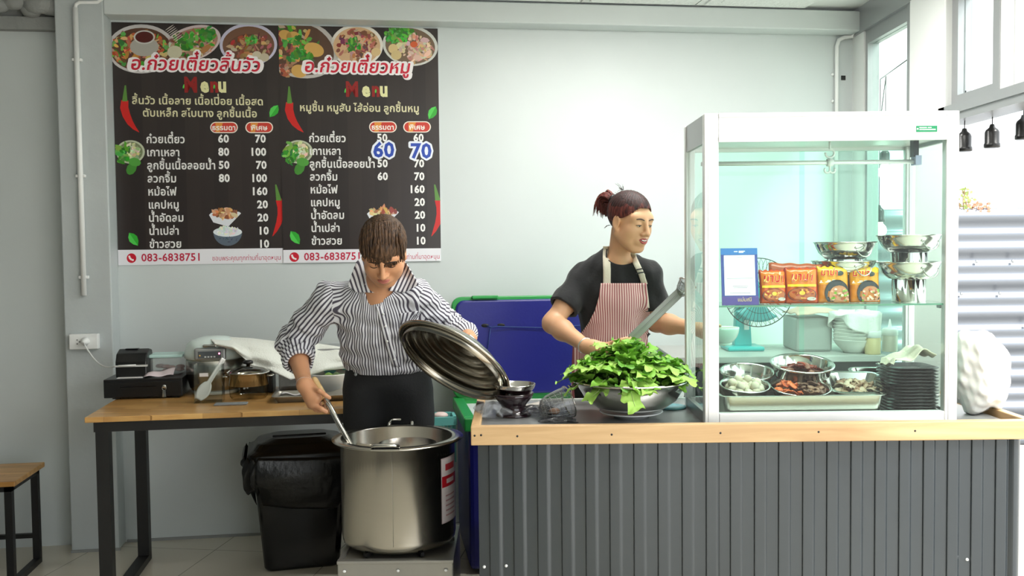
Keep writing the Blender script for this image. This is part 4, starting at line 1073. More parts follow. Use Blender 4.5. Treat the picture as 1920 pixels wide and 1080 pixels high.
# angled square dish of sliced meat, and the second one behind
pm = at(1604, 716, KY0 + .165)
qd = tray('square_dish', -.098, .098, -.092, .092, 0, .045, STEEL, 'square steel dish of pale sliced meat on the right side of the tray', 'dish', slope=.02, r=.035); qe = Euler((.30, 0, -.20)); QM = Matrix.Translation(pm) @ qe.to_matrix().to_4x4() @ Matrix.Translation((0, 0, -.045))
qd.location = QM.translation; qd.rotation_euler = qe
q2 = at(1634, 694, KY0 + .30)
qd = tray('square_dish', -.085, .085, -.05, .05, 0, .04, STEEL, 'square steel dish behind the one with sliced meat', 'dish', slope=.015, r=.02); qd.location = (q2.x, KY0 + .285, q2.z - .04); qd.rotation_euler = (.2, 0, -.15)
slices(38, QM @ Matrix.Translation((-.004, .0, .016)), .060, .0, [(196, 176, 150), (176, 146, 118), (150, 116, 92)], .045, 'pale boiled meat slice piled in the square steel dish', 'meat', 'pale meat slices in the square dish', 'meat_slice', ry_=.85)

# stack of black dishes with a rag on top
BD = mat('black_melamine', (22, 23, 25), rough=.3)
bp_ = at(1703, 766, KY0 + .10); nb = 15; zt2 = at(1703, 686, KY0 + .10).z; st = (zt2 - fz_ - .012) / (nb - 1); pr = None
for k in range(nb):
    loc = Vector((bp_.x, KY0 + .115, fz_ + st * k))
    lab = 'black square dish in the stack at the right end of the case' if 0 < k < nb - 1 else ('black square dish at the bottom of the stack in the case' if k == 0 else 'black square dish at the top of the stack, under the beige rag')
    if pr is None:
        pr = tray('black_dish', -.088, .088, -.085, .085, 0, .013, BD, lab, 'dish', lip=.008, slope=.022, r=.03, group='stacked black dishes'); pr.location = loc
    else: dup(pr, loc, (0, 0, rb.uniform(-.05, .05)), lab)
# ------------------------------------------------------------------ leaves in the big bowl, and what lies round it on the counter
LB = at(1183, 712, 3.37); LR = .200; lz0 = WZ + .022
S = MB(); S.lathe([(0, .004), (.052, .004), (.056, 0), (.062, 0), (.066, .008), (.105, .016), (.112, .021), (.105, .022), (.06, .013), (0, .012)], 48, c=(LB.x, 3.37, WZ)); o = S.build('plate', mat('white_china', (240, 242, 242), rough=.15)); tag(o, 'white plate under the big steel bowl of leaves', 'plate')
dL = LB.z - lz0
S = MB(); S.lathe([(0, 0), (.075, 0), (.115, .010), (.160, .042), (.185, .085), (.192, dL - .008), (.198, dL - .006), (.2045, dL - .004), (.206, dL), (.203, dL + .004), (.196, dL + .002), (.188, dL - .008), (.181, .086), (.157, .045), (.112, .013), (0, .003)], 64, c=(LB.x, 3.37, lz0)); o = S.build('mixing_bowl', STEEL); tag(o, 'big wide steel bowl heaped with green leaves', 'bowl')
LEAFS = [mat('leaf_green', (126, 182, 62), rough=.6, var=.25, vscale=25, sub=.05), mat('leaf_light', (160, 204, 92), rough=.6, var=.2, vscale=25), mat('leaf_deep', (96, 156, 50), rough=.6, var=.2, vscale=25)]
STEMM = mat('leaf_stem', (186, 212, 140), rough=.4)
rl = random.Random(21)
def leaf_proto(k, m):
    """lobed, ruffled leaf: blade with its rib; stem end at the origin, leaf along +x, face up"""
    S = MB(); nu, nv = 30, 12; Lh = .088 + .012 * (k % 3); W = .036 + .006 * (k % 2); ph = rl.uniform(0, 6); cv = .25 + .25 * (k % 3)
    def f(u, v):
        s = 2 * v - 1; a_ = abs(s); lob = .80 + .20 * math.cos(6.2832 * (3.2 * u + .15 * (s > 0)))
        w = W * (.25 + .75 * math.sin(math.pi * min(1, u * .80 + .10)) ** .7) * (1 + (lob - 1) * a_) * (1 if u < .97 else .6)
        if u < .18: w *= .30 + 3.9 * u
        x = Lh * (u + .16 * a_ * (u - .3) * (1 if u < .9 else .4)); cup = .30 * w * a_ * a_ * math.sin(1.9 * k + 1)
        z = -cv * Lh * u * u + (.0075 * math.sin(20 * u + ph + 2.2 * (s > 0)) + .004 * math.sin(37 * u + 2 * ph)) * a_ ** 1.6 + cup + .004 * math.sin(8 * u + ph)
        return Vector((x, s * w, z))
    S.grid(f, nu, nv); o = S.build('leaf_vegetable', m, origin=(0, 0, 0))
    S = MB(); S.tube([Vector((-.035, 0, -.008))] + [f(u, .5) + Vector((0, 0, .0012)) for u in (0, .15, .3, .5, .7, .9)], [.0032, .003, .0026, .0022, .0018, .0013, .0008], 6); S.build('leaf_rib', STEMM, parent=o)
    return tag(o, 'green leaf vegetable heaped in the big steel bowl', 'leaf vegetable', 'leaves in the big steel bowl')
protos = [leaf_proto(k, LEAFS[(0, 0, 1, 2, 0, 1)[k]]) for k in range(6)]
used_ = set(); kk = 0
def put_leaf(p, e):
    global kk
    i = kk % 6; kk += 1
    if i not in used_: used_.add(i); protos[i].location = p; protos[i].rotation_euler = e
    else: dup(protos[i], p, e)
top = at(1165, 648, 3.37).z
for ring, (rr, hh, nn) in enumerate(((.172, .003, 30), (.152, .016, 28), (.122, .032, 25), (.09, .050, 19), (.055, .066, 12), (.02, .074, 5))):
    for q in range(nn):
        a_ = 6.283 * (q + .5 * (ring % 2)) / nn + rl.uniform(-.15, .15); skew = .80 + .25 * max(0, -math.cos(a_ - .3))
        r_ = max(0, rr - .055 + rl.uniform(-.014, .014)); h_ = (hh + rl.uniform(-.010, .014)) * skew
        p = Vector((LB.x - .006 + r_ * math.cos(a_), 3.37 + r_ * math.sin(a_) * .9, LB.z + h_ + .004 - .018 * (ring == 0)))
        el = (-.45 - .08 * ring) if ring < 4 else -.9
        put_leaf(p, (rl.uniform(-.5, .5), el + rl.uniform(-.3, .2), a_ + rl.uniform(-.5, .5)))
put_leaf(Vector((LB.x - .035, 3.37 - .140, LB.z + .026)), (.2, .15, -1.5)); put_leaf(Vector((LB.x - .020, 3.37 - .145, LB.z + .022)), (-.3, .25, -1.25))

# dark pedestal bowl with a steel dish in it
pb = atz(963, 779, WZ); pb.y += .0
PUR = mat('dark_purple_plastic', (44, 26, 34), rough=.12, coat=.4, trans=.25)
k_ = pb.y / F_PX; bz0 = WZ; hT = at(963, 736, pb.y).z - bz0
pbt = thing('pedestal_bowl', (pb.x, pb.y, bz0), 'dark purple bowl on a flared foot at the left end of the counter', 'bowl')
S = MB(); R = 38 * k_; S.lathe([(0, .004), (R * .86, 0), (R * .90, .003), (R * .72, hT * .16), (R * .58, hT * .38), (R * .66, hT * .52), (R * .92, hT * .78), (R * 1.02, hT), (R * .98, hT), (R * .62, hT * .56), (0, hT * .5)], 44, c=pb); S.build('pedestal', PUR, parent=pbt)
sp = at(967, 735, pb.y + .03); S = MB(); S.lathe([(0, 0), (R * .7, 0), (R * .95, .02), (R * 1.02, .032), (R * 1.04, .036), (R * 1.0, .036), (R * .93, .022), (0, .003)], 40, c=(sp.x - .003, pb.y, bz0 + hT - .004)); o = S.build('steel_dish', STEEL); tag(o, 'shallow steel dish resting in the dark pedestal bowl', 'dish')

# noodle strainer lying on its side
WIRE = glass('wire_mesh', (.62, .62, .62), refl=2.5, rough=.3)
sc_ = at(1066, 756, 3.36); sc_.z = max(sc_.z, WZ + .058); ax = Vector((-.80, -.28, -.24)).normalized(); Mx = frame_to(ax)
stt = thing('noodle_strainer', (sc_.x, sc_.y, WZ), 'wire mesh noodle strainer lying beside the bowl of leaves', 'strainer')
S = MB(); S.tube([sc_ + Mx @ Vector((.056 * math.cos(t_), .056 * math.sin(t_), 0)) for t_ in [6.2832 * k / 28 for k in range(28)]], .0028, 8, close=True); S.build('rim', STEEL, parent=stt)
S = MB(); S.lathe([(.055, 0), (.053, .03), (.048, .07), (.038, .095), (.018, .108), (0, .11)], 40, c=sc_, M=Mx); S.build('mesh_basket', WIRE, parent=stt)
S = MB()
for k in range(20):
    t_ = 6.283 * k / 20; S.tube([sc_ + Mx @ Vector((r_ * math.cos(t_ + s_), r_ * math.sin(t_ + s_), z_)) for r_, z_, s_ in ((.055, 0, 0), (.053, .03, .1), (.048, .07, .2), (.038, .095, .3), (.01, .109, .35))], .0006, 4, cap=False)
for r_, z_ in ((.054, .015), (.053, .03), (.051, .05), (.048, .07), (.043, .085), (.030, .10)): S.tube([sc_ + Mx @ Vector((r_ * math.cos(t_), r_ * math.sin(t_), z_)) for t_ in [6.2832 * k / 24 for k in range(24)]], .0006, 4, close=True)
S.build('wire_net', ALUD, parent=stt)
hp = sc_ + Mx @ Vector((.0, .058, 0)); hp = sc_ + Vector((.018, .03, .045)); hq = hp + Vector((.06, .17, .012))
S = MB(); S.tube([sc_ + Vector((.0, .0, .055)), hp, hp + (hq - hp) * .3], .004, 8); S.build('shank', STEEL, parent=stt)
S = MB(); S.tube([hp + (hq - hp) * .25, hp + (hq - hp) * .6, hq], [.011, .013, .011], 12); S.build('handle', HANDW, parent=stt)
S = MB(); S.ball(sc_ + Mx @ Vector((.01, -.01, .06)), (.02, .016, .012), 12); o = S.build('food_scrap', mat('pork_scrap', (206, 160, 130), rough=.5, bump=.3)); tag(o, 'pinkish scrap of meat inside the mesh strainer', 'meat')

# crumpled clear bag, scraps and a teal lid
def crumple(name, c, r, h, seed, m, label, cat, amp=.35, nr=26, nz=14, top=.5):
    rn = random.Random(seed); ph = [rn.uniform(0, 6.28) for _ in range(8)]; S = MB()
    def f(u, v):
        a_ = 6.2832 * u; q = 1 + amp * (.4 * math.sin(3 * a_ + ph[0] + 3 * v) + .35 * math.sin(5 * a_ + ph[1] - 4 * v) + .3 * math.sin(8 * a_ + ph[2] + 7 * v) + .2 * math.sin(13 * a_ + ph[3] + 9 * v))
        prof = math.sin(math.pi * min(1, .12 + v * .88)) ** top if v < 1 else 0
        return Vector(c) + Vector((r[0] * q * prof * math.cos(a_), r[1] * q * prof * math.sin(a_), max(.001, h * (v + amp * .25 * math.sin(4 * a_ + ph[4]) * v))))
    S.grid(f, nr * 2, nz); o = S.build(name, m); return tag(o, label, cat)
CF = film('clear_bag_film', (196, 200, 204), .30, .12); DF = film('dark_bag_film', (60, 60, 64), .55, .15)
p = atz(932, 779, WZ); crumple('plastic_bag', (p.x - .012, p.y - .02, WZ), (.058, .07), .05, 4, CF, 'crumpled clear plastic bag in front corner of the counter', 'bag', .5)
p = atz(985, 782, WZ); crumple('plastic_bag', (p.x + .03, p.y + .03, WZ), (.075, .06), .035, 9, DF, 'grey crumpled plastic between the purple bowl and the strainer', 'bag', .5)
p = atz(1060, 790, WZ); crumple('tongs_wrap', (p.x - .02, p.y - .02, WZ), (.055, .03), .018, 12, DF, 'dark crumpled film in front of the mesh strainer', 'wrapper', .5)
p = atz(1000, 768, WZ); S = MB(); S.add([(p.x - .03, p.y, WZ + .003), (p.x + .045, p.y + .02, WZ + .014), (p.x + .03, p.y + .08, WZ + .018), (p.x - .04, p.y + .06, WZ + .006)], [(0, 1, 2, 3)]); o = S.build('paper_scrap', mat('waste_paper', (186, 180, 172), rough=.8), solid=.001); tag(o, 'crumpled off-white paper scrap behind the purple bowl', 'paper')
p = atz(1262, 769, WZ); S = MB(); S.lathe([(0, 0), (.055, 0), (.057, .003), (.055, .008), (.045, .009), (.04, .006), (0, .006)], 36, c=(p.x, p.y + .05, WZ)); o = S.build('pot_lid', mat('teal_plastic', (120, 176, 184), rough=.35)); tag(o, 'pale teal plastic lid beside the display case', 'lid')
p = atz(1268, 748, WZ); S = MB(); S.lathe([(0, 0), (.04, 0), (.045, .005), (.047, .075), (.043, .075), (.041, .006), (0, .006)], 32, c=(p.x - .005, p.y + .05, WZ)); o = S.build('cup', mat('white_cup', (220, 222, 222), rough=.3)); tag(o, 'white cup partly hidden behind the big steel bowl', 'cup')
# clear bag behind the leaves
p = at(1232, 690, 3.66); crumple('plastic_bag', (p.x - .01, p.y, WZ), (.06, .045), .155, 17, CF, 'clear plastic bag standing behind the leaves', 'bag', .22, top=.4)

# white carrier bag at the right end of the counter
BAGW = mat('white_bag_plastic', (246, 246, 240), rough=.35, bump=.25, bscale=18, var=.04, sub=.1)
bb = at(1838, 786, 3.36); Fd = Field((bb.x - .17, 3.36 - .16, WZ - .005), (bb.x + .17, 3.36 + .16, WZ + .36), .006)
Fd.ell((bb.x - .005, 3.36, WZ + .085), (.085, .085, .085)); Fd.ell((bb.x + .006, 3.36, WZ + .17), (.088, .088, .10), .05); Fd.ell((bb.x - .03, 3.36 + .01, WZ + .23), (.056, .07, .065), .04)
Fd.noise(.008, 34, 3); Fd.noise(.004, 70, 8); Fd.op(lambda x, y, z: (WZ + .001) - z + 0 * x + 0 * y, Fd.lo, Fd.lo + Fd.n * Fd.h, 0, 'i')
o = Fd.build('carrier_bag', BAGW); tag(o, 'full white plastic bag on the counter right of the display case', 'bag')

# rag on the black dishes
def rag(name, pts_z, c, hx, hy, m, label, cat, seed, amp=.02, th=.004, nu=30, nv=22):
    rn = random.Random(seed); ph = [rn.uniform(0, 6.28) for _ in range(6)]; S = MB()
    S.grid(lambda u, v: Vector(c) + Vector(((2 * u - 1) * hx, (2 * v - 1) * hy, pts_z(u, v) + amp * (math.sin(7 * u + 4 * v + ph[0]) * .5 + .35 * math.sin(11 * v - 5 * u + ph[1]) + .25 * math.sin(17 * u + ph[2])))), nu, nv)
    o = S.build(name, m, solid=th); return tag(o, label, cat)
RAGM = mat('beige_cotton', (214, 208, 188), rough=.9, bump=.3, bscale=120, sheen=.3)
rag('rag', lambda u, v: .020 + .034 * math.exp(-((u - .72) / .22) ** 2) - .02 * (u < .1), (bp_.x, KY0 + .118, zt2 + .006), .078, .06, RAGM, 'beige rag lying on the stack of black dishes', 'cloth', 4, .011)

# ------------------------------------------------------------------ side table behind the counter
SZ = .92
sx0, sx1, sy0, sy1 = at(1262, 680, 4.45).x, 1.74, 4.45, 4.98
stb = thing('side_table', ((sx0 + sx1) / 2, (sy0 + sy1) / 2, 0), 'grey side table by the back wall behind the display case', 'table')
S = MB(); S.box((sx0, sy0, SZ - .03), (sx1, sy1, SZ), bev=.003); S.build('tabletop', mat('grey_laminate', (176, 176, 172), rough=.4), parent=stb)
for x in (sx0 + .02, sx1 - .05):
    for y in (sy0 + .02, sy1 - .05):
        S = MB(); S.box((x, y, 0), (x + .03, y + .03, SZ - .03)); S.build('leg', BLACKM, parent=stb)
S = MB(); S.box((sx0 + .05, sy0 + .02, SZ - .30), (sx1 - .05, sy0 + .035, SZ - .03)); S.build('apron_board', BLACKM, parent=stb)
# teal table fan
TEAL = mat('teal_fan_plastic', (42, 176, 178), rough=.3); BLADE = mat('fan_blade', (90, 190, 196), rough=.2, trans=.3)
fb = atz(1391, 655, SZ); fb.y = min(fb.y, 4.86); fb.x = (1391 - 960) / F_PX * fb.y
fn_ = thing('table_fan', (fb.x, fb.y, SZ), 'teal table fan with dark wire guard behind the display case', 'fan')
S = MB(); S.box((fb.x - .09, fb.y - .10, SZ), (fb.x + .09, fb.y + .08, SZ + .022), bev=.008); S.build('base', TEAL, parent=fn_)
fc = at(1415, 547, fb.y); fc.y = fb.y - .05
S = MB(); S.add([(fb.x - .042, fb.y - .03, SZ + .02), (fb.x + .045, fb.y - .03, SZ + .02), (fb.x + .045, fb.y + .03, SZ + .02), (fb.x - .042, fb.y + .03, SZ + .02), (fb.x - .03, fb.y - .025, SZ + .24), (fb.x + .032, fb.y - .025, SZ + .24), (fb.x + .032, fb.y + .025, SZ + .24), (fb.x - .03, fb.y + .025, SZ + .24)], [(0, 3, 2, 1), (4, 5, 6, 7), (0, 1, 5, 4), (1, 2, 6, 5), (2, 3, 7, 6), (3, 0, 4, 7)]); S.build('column', TEAL, parent=fn_, bev=.006)
S = MB(); S.box((fb.x + .004, fb.y - .034, SZ + .10), (fb.x + .03, fb.y - .028, SZ + .15), bev=.003); S.build('switch_panel', WPVC, parent=fn_)
S = MB(); S.lathe([(0, -.02), (.045, -.02), (.05, 0), (.05, .06), (.035, .10), (0, .105)], 28, c=fc, M=frame_to((0, 1, 0))); S.build('motor_housing', TEAL, parent=fn_)
S = MB(); FR = .168; Mf = frame_to((0, -1, 0))
for k in range(44):
    t_ = 6.2832 * k / 44; S.tube([fc + Mf @ Vector((r_ * math.cos(t_ + tw), r_ * math.sin(t_ + tw), z_)) for r_, z_, tw in ((.03, .075, 0), (.09, .072, .12), (.15, .05, .2), (FR, .025, .22), (.14, -.01, .2), (.06, -.02, .1))], .0011, 4, cap=False)
for r_, z_ in ((FR, .025), (.03, .075), (.10, .069)): S.tube([fc + Mf @ Vector((r_ * math.cos(t_), r_ * math.sin(t_), z_)) for t_ in [6.2832 * k / 48 for k in range(48)]], .0025 if r_ == FR else .0013, 5, close=True)
S.build('guard', BLACKP, parent=fn_)
for k in range(3):
    S = MB(); a0 = 2.094 * k + .4
    S.grid(lambda u, v: fc + Mf @ Vector(((.02 + .125 * u) * math.cos(a0 + (v - .5) * 1.4 * (.5 + .6 * u)), (.02 + .125 * u) * math.sin(a0 + (v - .5) * 1.4 * (.5 + .6 * u)), .03 + (v - .5) * .03)), 8, 8); S.build('blade', BLADE, parent=fn_, solid=.002)
# stacked white bowls under a cloth, grey reflection tub, pinkish cloth, sauce bottles
CHINA = mat('white_melamine', (238, 238, 232), rough=.25)
wb = at(1601, 690, 4.58); pr = None
for k in range(8):
    lab = 'white bowl in the covered stack on the side table behind the case'
    if pr is None:
        S = MB(); S.lathe([(0, 0), (.05, 0), (.052, .006), (.085, .04), (.097, .062), (.099, .064), (.096, .065), (.08, .041), (.048, .009), (0, .008)], 40); pr = S.build('stacked_bowl', CHINA, origin=(0, 0, 0)); tag(pr, lab, 'bowl', 'stacked white bowls'); pr.location = (wb.x, 4.58, SZ)
    else: dup(pr, (wb.x, 4.58, SZ + .017 * k), None, lab)
zt3 = SZ + .017 * 7 + .065
WCL = mat('white_cloth', (246, 244, 240), rough=.85, bump=.3, bscale=60)
S = MB(); ph = 1.3
def drape(u, v):
    a_ = 6.2832 * u; r_ = .115 * min(1, v / .55); q = 1 + .10 * math.sin(6 * a_ + ph) * max(0, v - .5) * 2 + .05 * math.sin(11 * a_)
    z = zt3 + .012 - .01 * v if v < .55 else zt3 + .006 - (v - .55) * (.20 + .10 * math.cos(a_ - .3) + .04 * math.sin(3 * a_))
    return Vector((wb.x + .005 + r_ * q * math.cos(a_), 4.58 + r_ * q * math.sin(a_), z + .008 * math.sin(5 * a_ + 9 * v)))
S.grid(drape, 60, 16); o = S.build('cloth', WCL, solid=.003); tag(o, 'white cloth draped over the stack of white bowls behind the case', 'cloth')
gt = at(1520, 690, 4.72)  # tub gives solid shape to a grey reflection in the glass
S = MB(); S.box((gt.x - .10, 4.62, SZ), (gt.x + .075, 4.86, SZ + .165), bev=.012); o = S.build('reflection_tub', mat('reflection_grey', (170, 172, 168), rough=.4)); tag(o, 'grey reflection behind the case, built as a tub under a pinkish cloth', 'tub')
rag('cloth', lambda u, v: .012 + .022 * math.sin(3.1 * u) - .05 * max(0, .14 - v), (gt.x + .02, 4.72, SZ + .168), .125, .13, mat('pink_cloth', (224, 190, 172), rough=.9, bump=.3, bscale=90), 'pinkish beige cloth lying on the grey reflection tub behind the case', 'cloth', 8, .008)
SAUCE = mat('cream_sauce', (226, 206, 160), rough=.35); NOZ = mat('bottle_cap', (226, 226, 224), rough=.4); SQ = mat('squeeze_bottle', (228, 222, 206), rough=.3, trans=.2)
for px, y, lab, m in ((1636, 4.50, 'squeeze bottle of cream sauce with pointed cap beside the white stack', SAUCE), (1668, 4.60, 'pale grey squeeze bottle behind the black dishes', SQ)):
    b_ = at(px, 690, y); r = thing('sauce_bottle', (b_.x, y, SZ), lab, 'bottle', 'squeeze bottles')
    S = MB(); S.lathe([(0, 0), (.034, 0), (.036, .004), (.036, .075), (.033, .085), (0, .085)], 28, c=(b_.x, y, SZ)); S.build('bottle_body', m, parent=r)
    S = MB(); S.lathe([(.036, .078), (.038, .08), (.038, .105), (.030, .112), (.010, .115), (.006, .135), (.003, .155), (0, .156)], 24, c=(b_.x, y, SZ)); S.build('cap', NOZ, parent=r)
# ------------------------------------------------------------------ work table on the left
TZ = .79
T0 = atz(158, 783, TZ); TB = -WN                       # table axes: WU along, TB towards the wall
def tpt(a, b, z=TZ): p = T0 + WU * a + TB * b; p.z = z; return p
TLT = (-.45 - T0.x) / WU.x; TL = (-.665 - T0.x) / WU.x; TD = .70
ANG = WANG
def obox(S, a0, a1, b0, b1, z0, z1, bev=0.0):
    M = Matrix.Translation((T0.x, T0.y, 0)) @ Matrix.Rotation(ANG, 4, 'Z'); S.box((a0, b0, z0), (a1, b1, z1), M=M, bev=bev); return S
tb_ = thing('work_table', tpt(TLT / 2, TD / 2, 0), 'long wooden table with black metal frame under the menu boards', 'table')
S = obox(MB(), 0, TLT, 0, TD, TZ - .022, TZ, .003); o = S.build('tabletop', TABLEW, parent=tb_)
o.data.transform(Matrix.Translation((0, 0, 0)))
S = MB()
for a0, a1, b0, b1 in ((.03, TLT - .03, .012, .052), (.03, TLT - .03, TD - .05, TD - .01), (.03, .07, .052, TD - .05), (TLT - .07, TLT - .03, .052, TD - .05)): obox(S, a0, a1, b0, b1, TZ - .062, TZ - .022)
S.build('frame', BLACKM, parent=tb_)
for a in (.035, TLT - .085):
    for b_ in (.015, TD - .065): S = obox(MB(), a, a + .05, b_, b_ + .05, .0, TZ - .06); S.build('leg', BLACKM, parent=tb_)
    S = obox(MB(), a, a + .05, .06, TD - .06, .0, .03); S.build('foot_bar', BLACKM, parent=tb_)
def tab(px, py, h=0.0):
    p = atz(px, py, TZ + h); q = p - T0; return q.dot(WU), q.dot(TB)
def ta(px, b, z):
    lo, hi = -.5, 2.5
    for _ in range(40):
        m_ = (lo + hi) / 2; q = tpt(m_, b, z) - CAM_C
        if 960 + F_PX * q.dot(CAM_R) / q.dot(CAM_F) < px: lo = m_
        else: hi = m_
    return lo
# cash drawer
a0, b0 = tab(194, 751); a1, _ = tab(337, 750); b0 = max(.2, b0); dz = .008
DH = .082
cdw = thing('cash_drawer', tpt((a0 + a1) / 2, b0 + .17), 'black cash drawer at the left end of the wooden table', 'cash drawer')
obox(MB(), a0, a1, b0 + .006, b0 + .31, TZ + dz, TZ + dz + DH, .003).build('case', BLACKP, parent=cdw)
obox(MB(), a0 + .004, a1 - .004, b0, b0 + .01, TZ + dz + .002, TZ + dz + DH - .012, .002).build('drawer_front', BLACKP, parent=cdw)
obox(MB(), a0 + .07, a1 - .11, b0 - .0015, b0 + .002, TZ + dz + .046, TZ + dz + .050).build('slot', BLACKG, parent=cdw)
for a in (a0 + .03, a1 - .05): obox(MB(), a, a + .03, b0 + .03, b0 + .06, TZ, TZ + dz).build('foot', BLACKP, parent=cdw)
kp = tpt(a1 - .075, b0, TZ + dz + .045)
S = MB(); S.lathe([(0, .0), (.009, .0), (.009, .005), (0, .006)], 18, c=kp, M=frame_to(WN)); S.build('lock', STEEL, parent=cdw)
ky = thing('key_bunch', kp + WN * .006, 'small keys hanging from the lock of the cash drawer', 'keys')
S = MB(); S.tube([kp + WN * .006 + Vector((.009 * math.cos(t_), 0, -.006 + .009 * math.sin(t_))) for t_ in [6.283 * k / 16 for k in range(16)]], .0012, 6, close=True); S.build('key_ring', STEEL, parent=ky)
for d in (-.004, .005):
    S = MB(); S.bar(kp + WN * .008 + Vector((d * .5, 0, -.014)), kp + WN * .010 + Vector((d, 0, -.045)), .008, .002, up=WN); S.build('key', STEEL, parent=ky)
# receipt printer on it
dtop = TZ + dz + DH
pb = b0 + .10; pa0 = ta(216, pb - .04, .93); pa1 = ta(275, pb - .04, .93)
pr_ = thing('receipt_printer', tpt((pa0 + pa1) / 2, pb, dtop), 'black receipt printer on top of the cash drawer', 'printer')
S = MB(); prof = [(0, 0), (.13, 0), (.13, .085), (.115, .115), (.07, .122), (.02, .105), (0, .07)]
S.prism([(y, z) for y, z in prof], tpt(pa0, pb - .04, dtop), TB, (0, 0, 1), WU * (pa1 - pa0)); S.build('printer_body', BLACKP, parent=pr_, bev=.006)
obox(MB(), pa0 + .03, pa1 - .05, pb + .02, pb + .05, dtop + .1195, dtop + .1235).build('paper_slot', BLACKG, parent=pr_)
obox(MB(), pa0 - .002, pa1 + .004, pb - .044, pb - .036, dtop + .048, dtop + .056).build('front_band', mat('pale_grey_plastic', (206, 206, 204), rough=.4), parent=pr_)
# mains lead from socket to printer
q0 = M_ @ Vector((.012, -.078, 0)); q1 = tpt(pa0 + .02, pb - .05, dtop + .055)
S = MB(); pts = []
for k in range(17):
    t_ = k / 16; p = q0.lerp(q1, t_); p.z -= .06 * math.sin(math.pi * t_) * (1 - t_ * .3); pts.append(p)
S.tube(pts + [tpt(pa0 + .09, pb - .048, dtop + .056)], .0035, 8); o = S.build('power_cable', WPVC); tag(o, 'white power cable from the wall socket to the receipt printer', 'cable')
PAPER = mat('white_paper', (226, 222, 222), rough=.8); PINKP = mat('receipt_paper', (224, 208, 212), rough=.8)
a, b_ = tab(240, 711, dz + DH); M = Matrix.Translation(tpt(a, b0 + .07, dtop + .002)) @ Matrix.Rotation(.2, 4, 'Z'); S = MB(); S.box((-.055, -.045, -.001), (.055, .045, .001), M=M); o = S.build('paper_slip', PAPER); tag(o, 'grey white paper slip lying on the cash drawer in front of the printer', 'paper')
a, b_ = tab(303, 704, dz + DH); S = MB(); c = tpt(a, b0 + .05, dtop + .002)
S.grid(lambda u, v: c + WU * ((u - .5) * .12) + TB * ((v - .5) * .05 + .03 * u) + Vector((0, 0, .004 + .022 * v * (.4 + u * .8) + .004 * math.sin(9 * u))), 10, 6); o = S.build('receipt', PINKP, solid=.002); tag(o, 'folded pinkish receipts in front of the mint lidded box', 'paper')
# food box with mint lid
fb0 = b0 + .12; fa0 = ta(281, fb0, .92); fa1 = ta(340, fb0, .92)
fbx = thing('food_box', tpt((fa0 + fa1) / 2, fb0 + .05, dtop), 'clear food box with a mint lid beside the receipt printer', 'food box')
FROST = film('frosted_box', (206, 214, 212), .28, .2); MINT = mat('mint_plastic', (190, 222, 216), rough=.35)
obox(MB(), fa0, fa1, fb0, fb0 + .12, dtop + .002, dtop + .078, .01).build('box', FROST, parent=fbx)
obox(MB(), fa0 - .006, fa1 + .006, fb0 - .006, fb0 + .126, dtop + .078, dtop + .092, .004).build('lid', MINT, parent=fbx)
S = MB(); rq = random.Random(2)
for k in range(7): S.ball(tpt(rq.uniform(fa0 + .02, fa1 - .02), rq.uniform(fb0 + .02, fb0 + .09), dtop + rq.uniform(.012, .04)), (.022, .018, .010), 10)
S.build('contents', mat('red_packets', (176, 120, 116), rough=.5, var=.3, vscale=20), parent=fbx)
# rice cooker
rc_ = tab(397, 742); ra, rbb = rc_[0], rc_[1] + .11
RC = tpt(ra, rbb); RR = .127
rk = thing('rice_cooker', RC, 'steel and mint white rice cooker on the wooden table', 'rice cooker')
S = MB(); S.lathe([(0, .012), (.10, .012), (.112, .03), (RR, .09), (RR, .155), (.124, .16), (0, .16)], 56, c=RC); S.build('body', BRUSH, parent=rk)
S = MB(); S.lathe([(0, 0), (.10, 0), (.106, .006), (.104, .016), (0, .016)], 40, c=RC); S.build('foot_ring', WPVC, parent=rk)
MW = mat('mint_white_plastic', (226, 240, 236), rough=.25)
S = MB(); S.lathe([(.122, .158), (RR + .006, .165), (RR + .006, .185), (.124, .222), (.10, .245), (.05, .258), (0, .26)], 56, c=RC); S.build('lid', MW, parent=rk)
Mp = Matrix.Translation(RC + Vector((0, 0, .185))) @ Matrix.Rotation(ANG, 4, 'Z')
S = MB(); S.box((-.068, -RR - .012, -.022), (.068, -.09, .032), M=Mp, bev=.008); S.build('control_panel', ALUD, parent=rk)
S = MB(); S.box((-.05, -RR - .0145, -.012), (.05, -RR - .011, .018), M=Mp, bev=.001); S.build('display', mat('grey_display', (90, 94, 98), rough=.2), parent=rk)
S = MB()
for k in range(4): S.box((-.022 + k * .013, -RR - .0165, -.009), (-.014 + k * .013, -RR - .014, -.003), M=Mp)
S.build('button', ALU, parent=rk)
S = MB(); S.ball(Mp @ Vector((.042, -RR - .0145, .008)), .004, 8); S.build('indicator_light', mat('pink_light', (255, 120, 150), emis=(255, 110, 150), estr=2), parent=rk)
S = MB(); S.ball(Mp @ Vector((-.042, -RR - .0145, .0)), .004, 8); S.build('indicator_light', mat('amber_light', (240, 190, 90), rough=.3), parent=rk)
S = MB(); S.box((-.03, -RR - .012, .036), (.03, -RR + .03, .048), M=Mp, bev=.004); S.build('lid_latch', STEEL, parent=rk)
